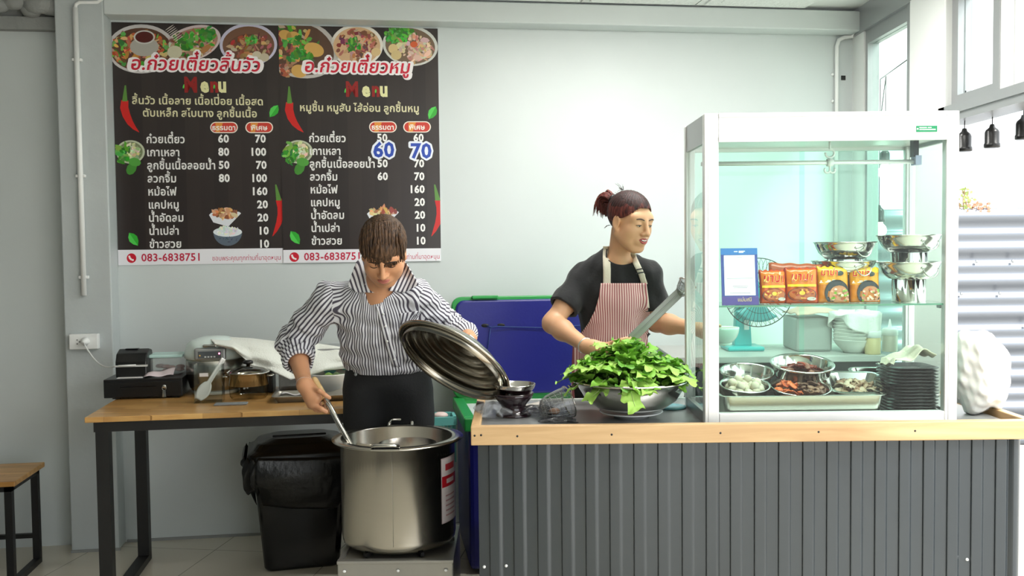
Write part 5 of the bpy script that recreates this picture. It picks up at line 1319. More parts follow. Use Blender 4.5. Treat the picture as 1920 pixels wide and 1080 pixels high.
# clear holder with a white rice paddle
h0, hb = tab(364, 757); h1 = tab(415, 757)[0]
hd = thing('clear_holder', tpt((h0 + h1) / 2, hb + .04), 'clear acrylic holder standing in front of the rice cooker', 'holder')
S = MB(); zt_ = TZ + .165
for q in ((h0, h1, hb, hb + .003), (h0, h1, hb + .077, hb + .08), (h0, h0 + .003, hb, hb + .08), (h1 - .003, h1, hb, hb + .08), (h0, h1, hb, hb + .08)):
    obox(S, *q, TZ, zt_ if q[3] - q[2] < .05 or q[1] - q[0] < .05 else TZ + .003)
S.build('acrylic_wall', CLEARP, parent=hd)
obox(MB(), h0 + .025, h1 - .055, hb - .001, hb, TZ + .115, TZ + .13).build('white_sticker', PAPER, parent=hd)
p0 = tpt(h0 + .012, hb + .03, TZ + .012); p1 = tpt(h1 + .004, hb + .045, TZ + .185)
S = MB(); d = (p1 - p0); nrm = TB; sd = d.cross(nrm).normalized()
S.grid(lambda u, v: p0 + d * u + sd * ((v - .5) * 2 * (.027 * math.sin(math.pi * min(1, (u + .04) / .5)) ** .6 if u < .42 else .0085) + (0 if u < .42 else 0)) + nrm * (.004 * math.cos((v - .5) * 3)), 26, 6); o = S.build('rice_paddle', WPVC, solid=.004); tag(o, 'white rice paddle standing slanted in the clear holder', 'paddle')
# clear pot with glass lid
gp = tab(462, 752); GP = tpt(gp[0], gp[1] + .085); GRr = .083
AMB = glass('amber_glass', (.95, .92, .84), refl=1.6, rough=.02)
gp_ = thing('glass_pot', GP, 'clear glass pot with a steel rimmed lid right of the clear holder', 'pot')
S = MB(); S.lathe([(0, .0), (GRr * .86, 0), (GRr * .97, .012), (GRr, .04), (GRr, .105), (GRr + .004, .108)], 44, c=GP); S.build('glass_bowl', AMB, parent=gp_)
S = MB(); S.lathe([(GRr + .001, .060), (GRr + .003, .060), (GRr + .003, .112), (GRr + .009, .114), (GRr + .009, .118), (GRr, .118), (GRr + .001, .06)], 44, c=GP); S.build('steel_rim', STEEL, parent=gp_)
S = MB(); S.lathe([(GRr + .006, .119), (GRr * .8, .132), (GRr * .4, .140), (0, .142)], 44, c=GP); S.build('glass_lid', CLEARP, parent=gp_)
S = MB(); S.lathe([(0, .140), (.008, .140), (.008, .150), (.022, .153), (.022, .163), (.014, .168), (0, .168)], 24, c=GP); S.build('lid_knob', BLACKP, parent=gp_)
for sg in (-1, 1):
    c = GP + WU * (sg * GRr) + Vector((0, 0, .10)); S = MB(); S.tube([c + WU * (sg * r_) + TB * y for r_, y in ((0, -.025), (.02, -.022), (.026, 0), (.02, .022), (0, .025))], .0035, 8); S.build('loop_handle', STEEL, parent=gp_)
# flat grey cloth in front, black box behind with a red handled ladle
a, b_ = tab(432, 760); M = Matrix.Translation(tpt(a, b_ + .015, TZ)) @ Matrix.Rotation(ANG, 4, 'Z'); S = MB(); S.box((-.068, -.022, 0), (.068, .03, .007), M=M, bev=.003); o = S.build('folded_cloth', mat('grey_felt', (136, 140, 142), rough=.9, bump=.3)); tag(o, 'small flat grey folded cloth at the table front edge', 'cloth')
x0 = tab(450, 735)[0]; x1 = tab(513, 735)[0]; by = gp[1] + .22
obox(MB(), x0, x1, by, by + .14, TZ, TZ + .11, .006).build('black_box', BLACKP).name = 'black_box'
bpy.data.objects['black_box']['label'] = 'black box behind the clear glass pot'; bpy.data.objects['black_box']['category'] = 'box'
p0 = tpt(tab(485, 735)[0], by - .04, TZ + .10); p1 = at(510, 682, p0.y - .01)
S = MB(); S.tube([p0, p0.lerp(p1, .4), p1], [.004, .009, .008], 10); o = S.build('spoon_handle', mat('dark_red_plastic', (120, 30, 36), rough=.35)); o.name = 'ladle'; tag(o, 'dark red ladle handle sticking up behind the glass pot', 'ladle')
# clear box and the long white towel over it
x0 = tab(522, 735)[0]; x1 = TL - .05
st_ = thing('storage_box', tpt((x0 + x1) / 2, by + .12), 'clear grey storage box under the white towel', 'box')
obox(MB(), x0, x1, by + .03, by + .26, TZ, TZ + .18, .012).build('box', film('grey_box_film', (170, 166, 158), .55, .25), parent=st_)
obox(MB(), x0 - .006, x1 + .006, by + .024, by + .266, TZ + .18, TZ + .192, .004).build('lid', ALUD, parent=st_)
TOW = mat('white_towel', (232, 234, 226), rough=.95, bump=.35, bscale=140, sheen=.3)
# profile of the towel from the cooker lid along the boxes: top ridge and front hem, in picture pixels
top_ = [(392, 634), (430, 633), (470, 635), (510, 640), (550, 644), (590, 644), (630, 650), (665, 655), (690, 662)]
hem_ = [(404, 646), (440, 656), (470, 684), (505, 694), (545, 712), (575, 704), (610, 694), (650, 690), (690, 696)]
Yt = tpt(0.8, by + .13).y
def lerp_(L, u):
    k = min(int(u * (len(L) - 1)), len(L) - 2); f = u * (len(L) - 1) - k; f = f * f * (3 - 2 * f) * .5 + f * .5
    return L[k][0] + (L[k + 1][0] - L[k][0]) * f, L[k][1] + (L[k + 1][1] - L[k][1]) * f
S = MB()
def towel(u, v):
    t_, h_ = lerp_(top_, u), lerp_(hem_, u); base = tpt(0, by).y + .144 * (t_[0] - 392) * .0024
    yb, yf = base + .22, base - .01 - .03 * math.sin(math.pi * u)
    if v < .3: s = v / .3; P_ = at(t_[0], t_[1] + 2 - 2 * s, yb + (base + .10 - yb) * s); return P_ + Vector((0, 0, -.10 * (1 - s) ** 2))
    s = (v - .3) / .7
    f_ = .010 * math.sin(10 * u + 5 * s) + .007 * math.sin(23 * u - 6 * s) + .006 * math.sin(14 * s + 6 * u)
    return at(t_[0] + (h_[0] - t_[0]) * s, t_[1] + (h_[1] - t_[1]) * s ** .9, base + .10 + (yf - base - .10) * math.sin(s * 1.57) + f_) 
S.grid(towel, 70, 30); o = S.build('towel', TOW, solid=.006); tag(o, 'long white towel spread over the rice cooker lid and the boxes behind', 'towel')
# shallow steel tray, tissue, white bowl with greens, teal basket
ta0, tb0 = tab(508, 757); ta1 = TL - .004
tr_ = tpt((ta0 + ta1) / 2, tb0 + .09)
o = tray('steel_tray', -(ta1 - ta0) / 2, (ta1 - ta0) / 2, -.09, .095, 0, .028, OLDST, 'shallow steel tray on the table behind the ladle hand', 'tray', slope=.012, r=.02); o.location = tr_; o.rotation_euler = (0, 0, ANG)
a, b_ = tab(551, 745); c = tpt(a, b_ + .03, TZ + .006)
S = MB(); S.grid(lambda u, v: c + WU * ((u - .5) * .11) + TB * ((v - .5) * .07) + Vector((0, 0, .008 + .006 * math.sin(8 * u + 3 * v) + .004 * math.sin(13 * v))), 12, 8); o = S.build('tissue', PAPER, solid=.002); tag(o, 'white tissue lying in the shallow steel tray', 'tissue')
wa, wbb = tab(616, 744); WB = tpt(wa, wbb + .085, TZ + .005); WR = .098
S = MB(); S.lathe([(0, 0), (.05, 0), (.053, .006), (.085, .045), (WR, .088), (WR + .001, .092), (WR - .004, .092), (.082, .048), (.048, .012), (0, .010)], 48, c=WB); o = S.build('white_bowl', CHINA); tag(o, 'white bowl with a little green in the shallow tray beside the man', 'bowl')
S = MB(); S.lathe([(0, .078), (.06, .077), (.087, .075), (.085, .068), (0, .05)], 36, c=WB); o = S.build('noodle_soup', mat('white_noodles', (230, 228, 214), rough=.5, bump=.6, bscale=60)); tag(o, 'pale food filling the white bowl', 'food', None, 'stuff')
for k, (px, c_) in enumerate(((617, (116, 150, 70)), (630, (90, 110, 70)))):
    p = WB + WU * (.01 + .035 * k) + Vector((0, -.02, .086)); S = MB(); S.grid(lambda u, v: p + Vector(((u - .5) * .05, (v - .5) * .03, .010 * math.sin(5 * u) * (1 - abs(2 * v - 1)))), 8, 5); o = S.build('herb_leaf', mat('herb_%d' % k, c_, rough=.5, var=.2), solid=.002); tag(o, ('light green herb leaf in the white bowl', 'darker green herb leaf in the white bowl')[k], 'herb')
def basket(loc, w, d, h, label, ang, m):
    r = thing('plastic_basket', loc, label, 'basket'); M = Matrix.Translation(loc) @ Matrix.Rotation(ang, 4, 'Z')
    S = MB()
    for sx, sy, hx, hy in ((0, -1, w / 2, .0015), (0, 1, w / 2, .0015), (-1, 0, .0015, d / 2), (1, 0, .0015, d / 2)):
        n_ = max(4, int((w if hx > hy else d) / .014)); cx_, cy_ = sx * w / 2, sy * d / 2
        S.box((cx_ - hx, cy_ - hy, .0), (cx_ + hx, cy_ + hy, h * .2), M=M)
        for z in (.38, .62): S.box((cx_ - hx, cy_ - hy, h * z), (cx_ + hx, cy_ + hy, h * z + .005), M=M)
        for k in range(n_ + 1):
            t_ = -1 + 2 * k / n_; x_, y_ = (t_ * w / 2, cy_) if hx > hy else (cx_, t_ * d / 2); S.box((x_ - .003, y_ - .0018, 0), (x_ + .003, y_ + .0018, h * .85), M=M)
    S.box((-w / 2, -d / 2, 0), (w / 2, d / 2, .003), M=M); S.build('lattice', m, parent=r)
    S = MB()
    for sx, sy in ((0, -1), (0, 1), (-1, 0), (1, 0)): S.box((sx * w / 2 - (.007 if sx else w / 2 + .007), sy * d / 2 - (.007 if sy else d / 2 + .007), h * .82), (sx * w / 2 + (.007 if sx else w / 2 + .007), sy * d / 2 + (.007 if sy else d / 2 + .007), h), M=M)
    S.build('rim', m, parent=r, bev=.003); return r
TQ = mat('teal_basket', (110, 190, 186), rough=.4)
a, b_ = tab(626, 716); basket(tpt(TL - .085, wbb + .26), .155, .16, .095, 'teal plastic basket on the table behind the white bowl', ANG, TQ)
S = MB(); c = tpt(TL - .065, wbb + .24, TZ + .10); S.grid(lambda u, v: c + WU * ((u - .5) * .09) + TB * ((v - .5) * .08) + Vector((0, 0, .018 * math.sin(3.1 * u) + .006 * math.sin(9 * v))), 10, 8); o = S.build('cloth', mat('blue_cloth', (60, 150, 200), rough=.8), solid=.004); tag(o, 'blue cloth bit on the teal basket beside the man', 'cloth')

# ------------------------------------------------------------------ stools
STW = wood('stool_planks', (190, 140, 78), (220, 174, 106), 'X', 2.5, plank=.045, rough=.35, dark=.75)
def stool(loc, label, ang, parts=True):
    r = thing('stool', (0, 0, 0), label, 'stool', 'wooden topped stools'); w, d, h = .40, .38, .465
    S = MB(); S.box((-w / 2, -d / 2, h - .022), (w / 2, d / 2, h), bev=.003); S.build('seat', STW, parent=r)
    S = MB()
    for lo, hi in (((-w / 2 + .02, -d / 2 + .015), (w / 2 - .02, -d / 2 + .045)), ((-w / 2 + .02, d / 2 - .045), (w / 2 - .02, d / 2 - .015)), ((-w / 2 + .02, -d / 2 + .015), (-w / 2 + .05, d / 2 - .015)), ((w / 2 - .05, -d / 2 + .015), (w / 2 - .02, d / 2 - .015))): S.box((*lo, h - .047), (*hi, h - .022))
    S.build('frame', BLACKM, parent=r)
    for x in (-w / 2 + .02, w / 2 - .05):
        for y in (-d / 2 + .015, d / 2 - .045): S = MB(); S.box((x, y, 0), (x + .03, y + .03, h - .045)); S.build('leg', BLACKM, parent=r)
        S = MB(); S.box((x, -d / 2 + .045, 0), (x + .03, d / 2 - .045, .025)); S.build('foot_bar', BLACKM, parent=r)
    S = MB(); S.box((-w / 2 + .05, d / 2 - .04, .12), (w / 2 - .05, d / 2 - .02, .14)); S.build('stretcher', BLACKM, parent=r)
    r.location = loc; r.rotation_euler = (0, 0, ang); return r
pR = atz(78, 867, .465); pF = atz(34, 902, .465)
mid = (pR + pF) / 2 - WU * .20; s1 = stool((mid.x, mid.y, 0), 'wooden stool with black legs at the lower left edge', WANG)
p = atz(3, 914, .465); s2 = dup(s1, (p.x - .2, p.y - .215, 0), None, 'stool mostly cut off by the left edge, only a bit of its top shows')
s3 = dup(s1, (-.50, 4.37, 0), None, 'stool behind the big pot carrying a teal basket')
bk = basket((-.335, 4.40, .465), .12, .13, .208, 'teal plastic basket standing behind the big pot', WANG, TQ)
S = MB(); S.ball((-.335, 4.39, .672), (.035, .03, .016), 12); o = S.build('parcel', mat('pale_pink_parcel', (236, 210, 206), rough=.5)); tag(o, 'pale pink parcel on top of the basket behind the pot', 'parcel')

# ------------------------------------------------------------------ big cooler with open lid behind the counter
BLUE = mat('blue_cooler_plastic', (24, 27, 116), rough=.38, bump=.05, bscale=80); GRN = mat('green_cooler_plastic', (40, 150, 70), rough=.4)
cA = at(846, 600, 4.78); cX0 = cA.x; CWd = .95; ch = .70
CM = Matrix.Translation((cX0, 4.78, 0)) @ Matrix.Rotation(WANG, 4, 'Z')
cl = thing('ice_cooler', CM @ Vector((CWd / 2, -.3, 0)), 'big blue and green ice cooler with its lid open behind the counter', 'cooler')
S = MB(); S.box((.02, -.62, .02), (CWd - .02, -.04, ch - .05), M=CM, bev=.02); S.build('tub', BLUE, parent=cl)
S = MB()
for lo, hi in (((0, -.64, ch - .06), (CWd, -.59, ch)), ((0, -.07, ch - .06), (CWd, -.02, ch)), ((0, -.59, ch - .06), (.05, -.07, ch)), ((CWd - .05, -.59, ch - .06), (CWd, -.07, ch))): S.box(lo, hi, M=CM, bev=.006)
S.build('rim', GRN, parent=cl)
S = MB(); S.box((.05, -.59, ch - .058), (CWd - .05, -.07, ch - .03), M=CM); S.build('liner', mat('cooler_liner', (226, 228, 226), rough=.4), parent=cl)
lidH = at(900, 556, 4.8).z - ch + .01
LM = CM @ Matrix.Translation((0, -.02, ch - .01)) @ Matrix.Rotation(math.radians(-4), 4, 'X')
def rrect(x0, x1, z0, z1, r, n=6):
    p = []
    for cx_, cz_, a0 in ((x1 - r, z1 - r, 0), (x0 + r, z1 - r, 90), (x0 + r, z0 + r, 180), (x1 - r, z0 + r, 270)):
        for k in range(n + 1): t_ = math.radians(a0 + 90 * k / n); p.append((cx_ + r * math.cos(t_), cz_ + r * math.sin(t_)))
    return p
S = MB(); S.prism(rrect(0, CWd, 0, lidH, .05), LM @ Vector((0, 0, 0)), LM.to_3x3() @ Vector((1, 0, 0)), LM.to_3x3() @ Vector((0, 0, 1)), LM.to_3x3() @ Vector((0, -.05, 0))); ld = S.build('lid', GRN, parent=cl, bev=.006)
S = MB(); S.prism(rrect(.018, CWd - .018, .018, lidH - .018, .045), LM @ Vector((0, -.05, 0)), LM.to_3x3() @ Vector((1, 0, 0)), LM.to_3x3() @ Vector((0, 0, 1)), LM.to_3x3() @ Vector((0, -.02, 0))); S.build('lid_liner', BLUE, parent=ld, bev=.012)
S = MB()
for lo, hi in (((.10, -.078, lidH - .012), (.23, -.045, lidH + .004)),): S.box(lo, hi, M=LM, bev=.004)
S.build('handle_grip', GRN, parent=ld)
S = MB()
for cx_ in (.16, .24): S.ball(LM @ Vector((cx_, -.0705, lidH - .145)), (.022, .003, .009), 14)
S.build('cord_hole', BLACKP, parent=ld)
S = MB(); S.tube([LM @ Vector(q) for q in ((.17, -.072, lidH - .145), (.19, -.085, lidH - .155), (.22, -.085, lidH - .15), (.30, -.078, lidH - .155), (.45, -.08, lidH - .162), (.60, -.08, lidH - .157), (.75, -.074, lidH - .15))], .003, 6)
S.tube([LM @ Vector(q) for q in ((.19, -.08, lidH - .15), (.18, -.09, lidH - .20), (.17, -.085, lidH - .26))], .003, 6); S.build('cord', mat('blue_cord', (40, 62, 120), rough=.7), parent=ld)

# ------------------------------------------------------------------ bin with liner
bn_c = Vector((-.99, 4.40, 0)); BM_ = Matrix.Translation(bn_c) @ Matrix.Rotation(math.radians(14), 4, 'Z')
bn = thing('waste_bin', bn_c, 'tall black plastic waste bin with bag, under the table', 'bin')
def ring4(w, d, z, r=.05, n=5, M=BM_): return [M @ Vector((a, b_, z)) for a, b_ in rrect(-w / 2, w / 2, -d / 2, d / 2, r, n)]
def loft(S, rings, cap=True, sm=False):
    n = len(rings[0]); vs = [p for q in rings for p in q]; fs = [(i * n + j, i * n + (j + 1) % n, (i + 1) * n + (j + 1) % n, (i + 1) * n + j) for i in range(len(rings) - 1) for j in range(n)]
    if cap: fs += [tuple(range(n))[::-1], tuple(range((len(rings) - 1) * n, len(rings) * n))]
    return S.add(vs, fs, sm)
S = MB(); loft(S, [ring4(0.312, 0.246, .0, .03), ring4(0.336, 0.269, .012, .04), ring4(0.414, 0.336, .47, .05), ring4(0.426, 0.347, .49, .05)]); S.build('bin_body', BLACKG, parent=bn, bev=.004)
S = MB(); loft(S, [ring4(0.462, 0.375, .50, .06), ring4(0.468, 0.381, .515, .06), ring4(0.462, 0.375, .535, .06), ring4(0.414, 0.330, .548, .07), ring4(0.372, 0.291, .575, .07), ring4(0.264, 0.190, .592, .06)]); S.build('lid', BLACKP, parent=bn, bev=.006)
S = MB(); S.box((-.12, -.04, .586), (.12, .05, .598), M=BM_, bev=.004); S.build('lid_flap', BLACKP, parent=bn)
rq = random.Random(6)
def skirt(u, v):
    R4 = rrect(-.245, .245, -.2, .2, .07, 10); n = len(R4); k = u * n; i = int(k) % n; f = k - int(k)
    x = R4[i][0] * (1 - f) + R4[(i + 1) % n][0] * f; y = R4[i][1] * (1 - f) + R4[(i + 1) % n][1] * f
    a_ = 6.2832 * u; out = 1 + .12 * v * (1 - v) * 2.4 - .10 * v * v + .035 * v * math.sin(7 * a_ + 2 * v) + .03 * v * math.sin(13 * a_ + 4) + .02 * math.sin(19 * a_ + 9 * v) * v
    z = .525 - v * (.155 + .06 * math.sin(3 * a_ + .6) + .05 * math.sin(5 * a_ + 2) + .02 * math.sin(11 * a_)) + .008 * math.sin(17 * a_ + 8 * v)
    return BM_ @ Vector((x * out, y * out, z))
S = MB(); S.grid(skirt, 110, 18); S.build('bin_bag', mat('black_bag_film', (16, 16, 17), rough=.3, bump=.25, bscale=40), parent=bn, solid=.001)

# ------------------------------------------------------------------ stock pot on its burner
PC = Vector(((741 - 960) / F_PX * 3.53, 3.53, 0)); PZ1 = at(741, 820, 3.53).z; PZ0 = at(741, 1042, 3.32).z
POTST = mat('stock_pot_steel', (190, 185, 176), rough=.24, metal=1, var=.04, vscale=4, bump=.01, bscale=60, stretch=(1, 1, 14))
pot = thing('stock_pot', (PC.x, PC.y, PZ0), 'tall steel stock pot standing in front of the man', 'pot')
PR = .210; S = MB(); S.lathe([(0, PZ0), (PR * .94, PZ0), (PR * .985, PZ0 + .012), (PR, PZ0 + .03), (PR, PZ1 - .006), (PR + .030, PZ1 - .002), (PR + .032, PZ1 + .003), (PR - .006, PZ1 + .006), (PR - .012, PZ1 + .002), (PR - .012, PZ0 + .02), (0, PZ0 + .016)], 96, c=(PC.x, PC.y, 0)); S.build('body', POTST, parent=pot)
S = MB(); S.lathe([(PR + .0005, PZ0 + .03), (PR + .001, PZ0 + .03), (PR + .001, PZ1 - .008), (PR + .0005, PZ1 - .008)], 2, c=(PC.x, PC.y, 0), a0=-1.555, a1=-1.549); S.build('seam', OLDST, parent=pot)
for sg in (-1, 1):
    S = MB(); y = PC.y + sg * (PR + .018); z = PZ1 + .004; x = PC.x - .015
    S.tube([(x - .045, y - sg * .012, z), (x - .044, y + sg * .012, z + .014), (x - .03, y + sg * .022, z + .018), (x + .03, y + sg * .022, z + .018), (x + .044, y + sg * .012, z + .014), (x + .045, y - sg * .012, z)], .0065, 10); S.box((x - .05, y - .018, z - .001), (x + .05, y + .012, z + .003)); S.build('handle', STEEL, parent=pot)
S = MB()
for a_ in (.5, .5 + 2.094, .5 + 4.188): S.bar(PC + Vector((0, 0, PZ1 - .15)), PC + Vector(((PR - .013) * math.cos(a_), (PR - .013) * math.sin(a_), PZ1 - .15)), .002, .22)
S.build('divider', POTST, parent=pot)
S = MB(); S.lathe([(PR * .52, PZ1 - .24), (PR * .52, PZ1 - .03), (PR * .51, PZ1 - .03), (PR * .51, PZ1 - .24)], 48, c=(PC.x + .03, PC.y + .04, 0)); S.build('inner_sleeve', POTST, parent=pot)
S = MB(); S.lathe([(0, PZ1 - .12), (PR - .012, PZ1 - .12), (PR - .012, PZ1 - .125), (0, PZ1 - .125)], 64, c=(PC.x, PC.y, 0)); o = S.build('broth', mat('dark_broth', (86, 62, 36), rough=.08)); tag(o, 'dark broth inside the stock pot', 'broth', None, 'stuff')
# red and white label on the pot's right side
S = MB(); a0, a1 = math.radians(-37), math.radians(-4); za, zb_ = PZ0 + .085, PZ1 - .055
def lab(u, v, l=.0012): a_ = a0 + (a1 - a0) * u; return Vector((PC.x + (PR + l) * math.cos(a_), PC.y + (PR + l) * math.sin(a_), za + (zb_ - za) * v))
def patch(u0, u1, v0, v1, c, l): S.col = srgb(*c); S.grid(lambda u, v: lab(u0 + (u1 - u0) * u, v0 + (v1 - v0) * v, l), 6, 1, sm=False); S.col = None
patch(0, 1, 0, 1, (214, 196, 200), .0010); patch(.03, .97, .02, .98, (232, 222, 224), .0013); patch(.03, .97, .55, .72, (196, 30, 44), .0016); patch(.2, .8, .80, .90, (200, 60, 70), .0016)
for k in range(5): patch(.2, .8, .1 + .075 * k, .125 + .075 * k, (196, 150, 156), .0016)
patch(.25, .75, .60, .67, (240, 220, 222), .0018); S.build('label', INK, parent=pot)
bz1 = PZ0; bx0, bx1 = (622 - 960) / F_PX * 3.30, (842 - 960) / F_PX * 3.30
STV = mat('stove_steel', (166, 164, 158), rough=.35, metal=.7, var=.1, bump=.04)
bu = thing('gas_stove', ((bx0 + bx1) / 2, 3.5, 0), 'low steel box stove under the stock pot', 'stove')
S = MB(); S.box((bx0, 3.30, .10), (bx1, 3.32, bz1 - .012), bev=.004); S.box((bx0 - .002, 3.295, bz1 - .022), (bx1 + .002, 3.325, bz1 - .010), bev=.003); S.build('front_panel', STV, parent=bu)
S = MB(); S.box((bx0 + .004, 3.325, bz1 - .03), (bx1 - .004, 3.735, bz1 - .022)); S.build('top_plate', OLDST, parent=bu)
S = MB(); S.box((bx0, 3.32, .10), (bx0 + .015, 3.74, bz1 - .012)); S.build('side_panel', STV, parent=bu)
S = MB(); S.box((bx1 - .015, 3.32, .10), (bx1, 3.74, bz1 - .012)); S.build('side_panel', STV, parent=bu)
S = MB(); S.box((bx0, 3.73, .10), (bx1, 3.745, bz1 - .012)); S.build('back_panel', STV, parent=bu)
S = MB(); S.lathe([(.06, bz1 - .06), (.13, bz1 - .05), (.14, bz1 - .03), (.12, bz1 - .028), (.05, bz1 - .04)], 32, c=(PC.x, PC.y, 0))
for k in range(6):
    a_ = 1.047 * k; S.bar((PC.x + .07 * math.cos(a_), PC.y + .07 * math.sin(a_), bz1 - .008), (PC.x + .205 * math.cos(a_), PC.y + .205 * math.sin(a_), bz1 - .008), .014, .014)
S.build('burner', BLACKM, parent=bu)
for x in (bx0 + .01, bx1 - .05):
    for y in (3.31, 3.70): S = MB(); S.box((x, y, 0), (x + .035, y + .035, .11)); S.build('leg', STV, parent=bu)
for x in (bx0 + .025, (bx0 + bx1) / 2 + .01, bx1 - .025):
    S = MB(); S.ball((x, 3.294, bz1 - .045), (.006, .003, .005), 10); S.build('rivet', WPVC, parent=bu)

# ------------------------------------------------------------------ people
def skin(name, rgb): return mat(name, rgb, rough=.48, var=.05, vscale=30, sub=.12, bump=.02, bscale=200)
def hair_mat(name, c1, c2):
    m, N, L, b = _mat(name); tc = N.new('ShaderNodeTexCoord'); mp = N.new('ShaderNodeMapping'); L.new(tc.outputs['Object'], mp.inputs[0])
    mp.inputs['Scale'].default_value = (60, 60, 9); nz = N.new('ShaderNodeTexNoise'); nz.inputs['Scale'].default_value = 3.0; nz.inputs['Detail'].default_value = 4; L.new(mp.outputs[0], nz.inputs['Vector'])
    r = N.new('ShaderNodeValToRGB'); r.color_ramp.elements[0].position = .35; r.color_ramp.elements[1].position = .68
    r.color_ramp.elements[0].color = srgb(*c1); r.color_ramp.elements[1].color = srgb(*c2); L.new(nz.outputs[0], r.inputs[0]); L.new(r.outputs[0], b.inputs['Base Color'])
    b.inputs['Roughness'].default_value = .55; b.inputs['Specular IOR Level'].default_value = .35; bp = N.new('ShaderNodeBump'); bp.inputs['Strength'].default_value = .5; bp.inputs['Distance'].default_value = .004; L.new(nz.outputs[0], bp.inputs['Height']); L.new(bp.outputs[0], b.inputs['Normal'])
    return m
V3 = Vector
def axes(fwd, up):
    f = V3(fwd).normalized(); u = V3(up); u = (u - f * u.dot(f)).normalized(); r = f.cross(u)      # r = the person's right
    return Matrix((r, f, u)).transposed()                                                          # columns: right, forward, up
def head_prims(Fd, c, A, fem=False):
    """skull, jaw, features added to the body field; local frame: x right of the face, y forward, z up"""
    P = lambda x, y, z: V3(c) + A @ V3((x, y, z)); Q = lambda *q: tuple(P(*q)); An = np.array(A)
    e = lambda q, r, k=.012, mode='u', M=None: Fd.ell(Q(*q), r, k, An if M is None else M, mode)
    w = .95 if fem else 1.0
    e((0, -.018, .035), (.074 * w, .092, .080), .01); e((0, .022, -.022), (.060 * w, .066, .080), .02)
    e((0, .030, -.070), (.046 * w, .048, .040), .025); e((0, .066, -.098), (.020, .018, .018), .022)
    for s in (-1, 1):
        Fd.cap(Q(s * .056 * w, -.005, -.050), Q(s * .022, .058, -.098), .020, .016, .02)
        e((s * .040 * w, .052, -.022), (.026, .026, .026), .025); e((s * .040 * w, .036, -.052), (.024, .028, .030), .03); e((s * .028, .062, .028), (.030, .018, .020), .03)
        e((s * .031, .092, .006), (.016, .012, .010), .016, 's'); e((s * .031, .073, .006), (.0155, .0125, .0105), .006)
        e((s * .013, .094, -.032), (.0095, .010, .008), .006)
        e((s * .076 * w, -.008, -.006), (.008, .020, .031), .008); e((s * .084 * w, -.004, -.004), (.006, .011, .019), .006, 's'); e((s * .077 * w, -.002, -.034), (.006, .009, .010), .006)
    Fd.cap(Q(0, .083, .018), Q(0, .106, -.026), .0075, .0105, .012); e((0, .108, -.029), (.010, .009, .008), .006)
    e((0, .078, -.064), (.028, .020, .020), .015)
    return P
def surf_of(P, body):
    bv = bvh_of(body); o0 = P(0, 0, 0); fw = (P(0, 1, 0) - o0).normalized()
    def sf(x, z, lift=0.0):
        h = bv.ray_cast(P(x, .25, z), -fw)[0]
        return (h if h is not None else P(x, .09, z)) + fw * lift
    return sf
def lips(P, sf, root, m, teeth=None, open_=.004, wid=.023, z=-.0585):
    n = 12
    for sg, r in ((1, .0040), (-1, .0050)):
        S = MB(); pts = []
        for k in range(n + 1):
            t_ = 2 * k / n - 1; h = (open_ / 2 + r * .8) * (1 - t_ * t_) ** .8; dip = -.0014 * math.exp(-(t_ / .18) ** 2) if sg > 0 else 0
            pts.append(sf(wid * t_, z + sg * h + dip + .003 * t_ * t_, .0006))
        S.tube(pts, [r * (.22 + .78 * (1 - abs(2 * k / n - 1) ** 2.2)) for k in range(n + 1)], 8); S.build('lips', m, parent=root)
    if teeth:
        S = MB(); S.grid(lambda u, v: sf(wid * .86 * (2 * u - 1), z + (v - .5) * (open_ + .004) * (1 - .7 * (2 * u - 1) ** 2) + .002 * (2 * u - 1) ** 2, .0012), 12, 4); S.build('mouth', mat('mouth_inside', (84, 30, 32), rough=.5), parent=root)
        S = MB(); S.grid(lambda u, v: sf(wid * .62 * (2 * u - 1), z + open_ * .55 - v * open_ * .55 * (1 - .5 * (2 * u - 1) ** 2), .0022), 10, 3); S.build('teeth', teeth, parent=root)
def brows_lashes(P, sf, root, m, arch=.004, zb=.0225, th=1.0, iris=False):
    for s in (-1, 1):
        S = MB(); S.tube([sf(s * (.013 + .036 * k / 9), zb + arch * math.sin(math.pi * (k / 9) * .80) - .002 * k / 9, .0006) for k in range(10)], [th * (.0012 + .0015 * math.sin(math.pi * (k + 1.5) / 12)) for k in range(10)], 6); S.build('eyebrow', m, parent=root)
        if iris:
            S = MB(); S.grid(lambda u, v: sf(s * (.020 + .023 * u), .0005 - .0042 * math.sin(math.pi * u) * v + .0012 * math.sin(math.pi * u), .0010), 10, 3); S.build('eye', mat('eye_white%d' % (s + 1), (228, 220, 212), rough=.25), parent=root)
            S = MB(); c = sf(s * .030, -.0012, .0016); S.ball(c, (.0030, .0012, .0026), 10); S.build('iris', mat('dark_iris%d' % (s + 1), (34, 22, 18), rough=.15), parent=root)
        S = MB(); S.tube([sf(s * (.018 + .028 * k / 10), .0012 + (.0022 if iris else -.0030) * math.sin(math.pi * k / 10) - .0008 * k / 10, .0010) for k in range(11)], [.0008 + .0010 * math.sin(math.pi * k / 10) for k in range(11)], 6); S.build('eyelid', m, parent=root)
def arm(Fd, s, e, w, r=(.047, .043, .038, .026), k=.03):
    s, e, w = V3(s), V3(e), V3(w); Fd.chain([tuple(s), tuple(s.lerp(e, .5)), tuple(e)], [r[0], r[1], r[2]], k)
    Fd.chain([tuple(e), tuple(e.lerp(w, .3)), tuple(w)], [r[2], r[2] * 1.02, r[3]], k)
def fingers(Fd, chains, r=.0082):
    for c in chains:
        n = len(c); Fd.chain([tuple(p) for p in c], [r * (1.12 - .28 * i / (n - 1)) for i in range(n)], .004)
def set_weft(o, fn):
    me = o.data; off = root_loc(o); a = me.attributes.new('weft', 'FLOAT', 'CORNER'); buf = [0.0] * len(me.loops)
    for i, l in enumerate(me.loops): buf[i] = fn(me.vertices[l.vertex_index].co + off)
    a.data.foreach_set('value', buf)
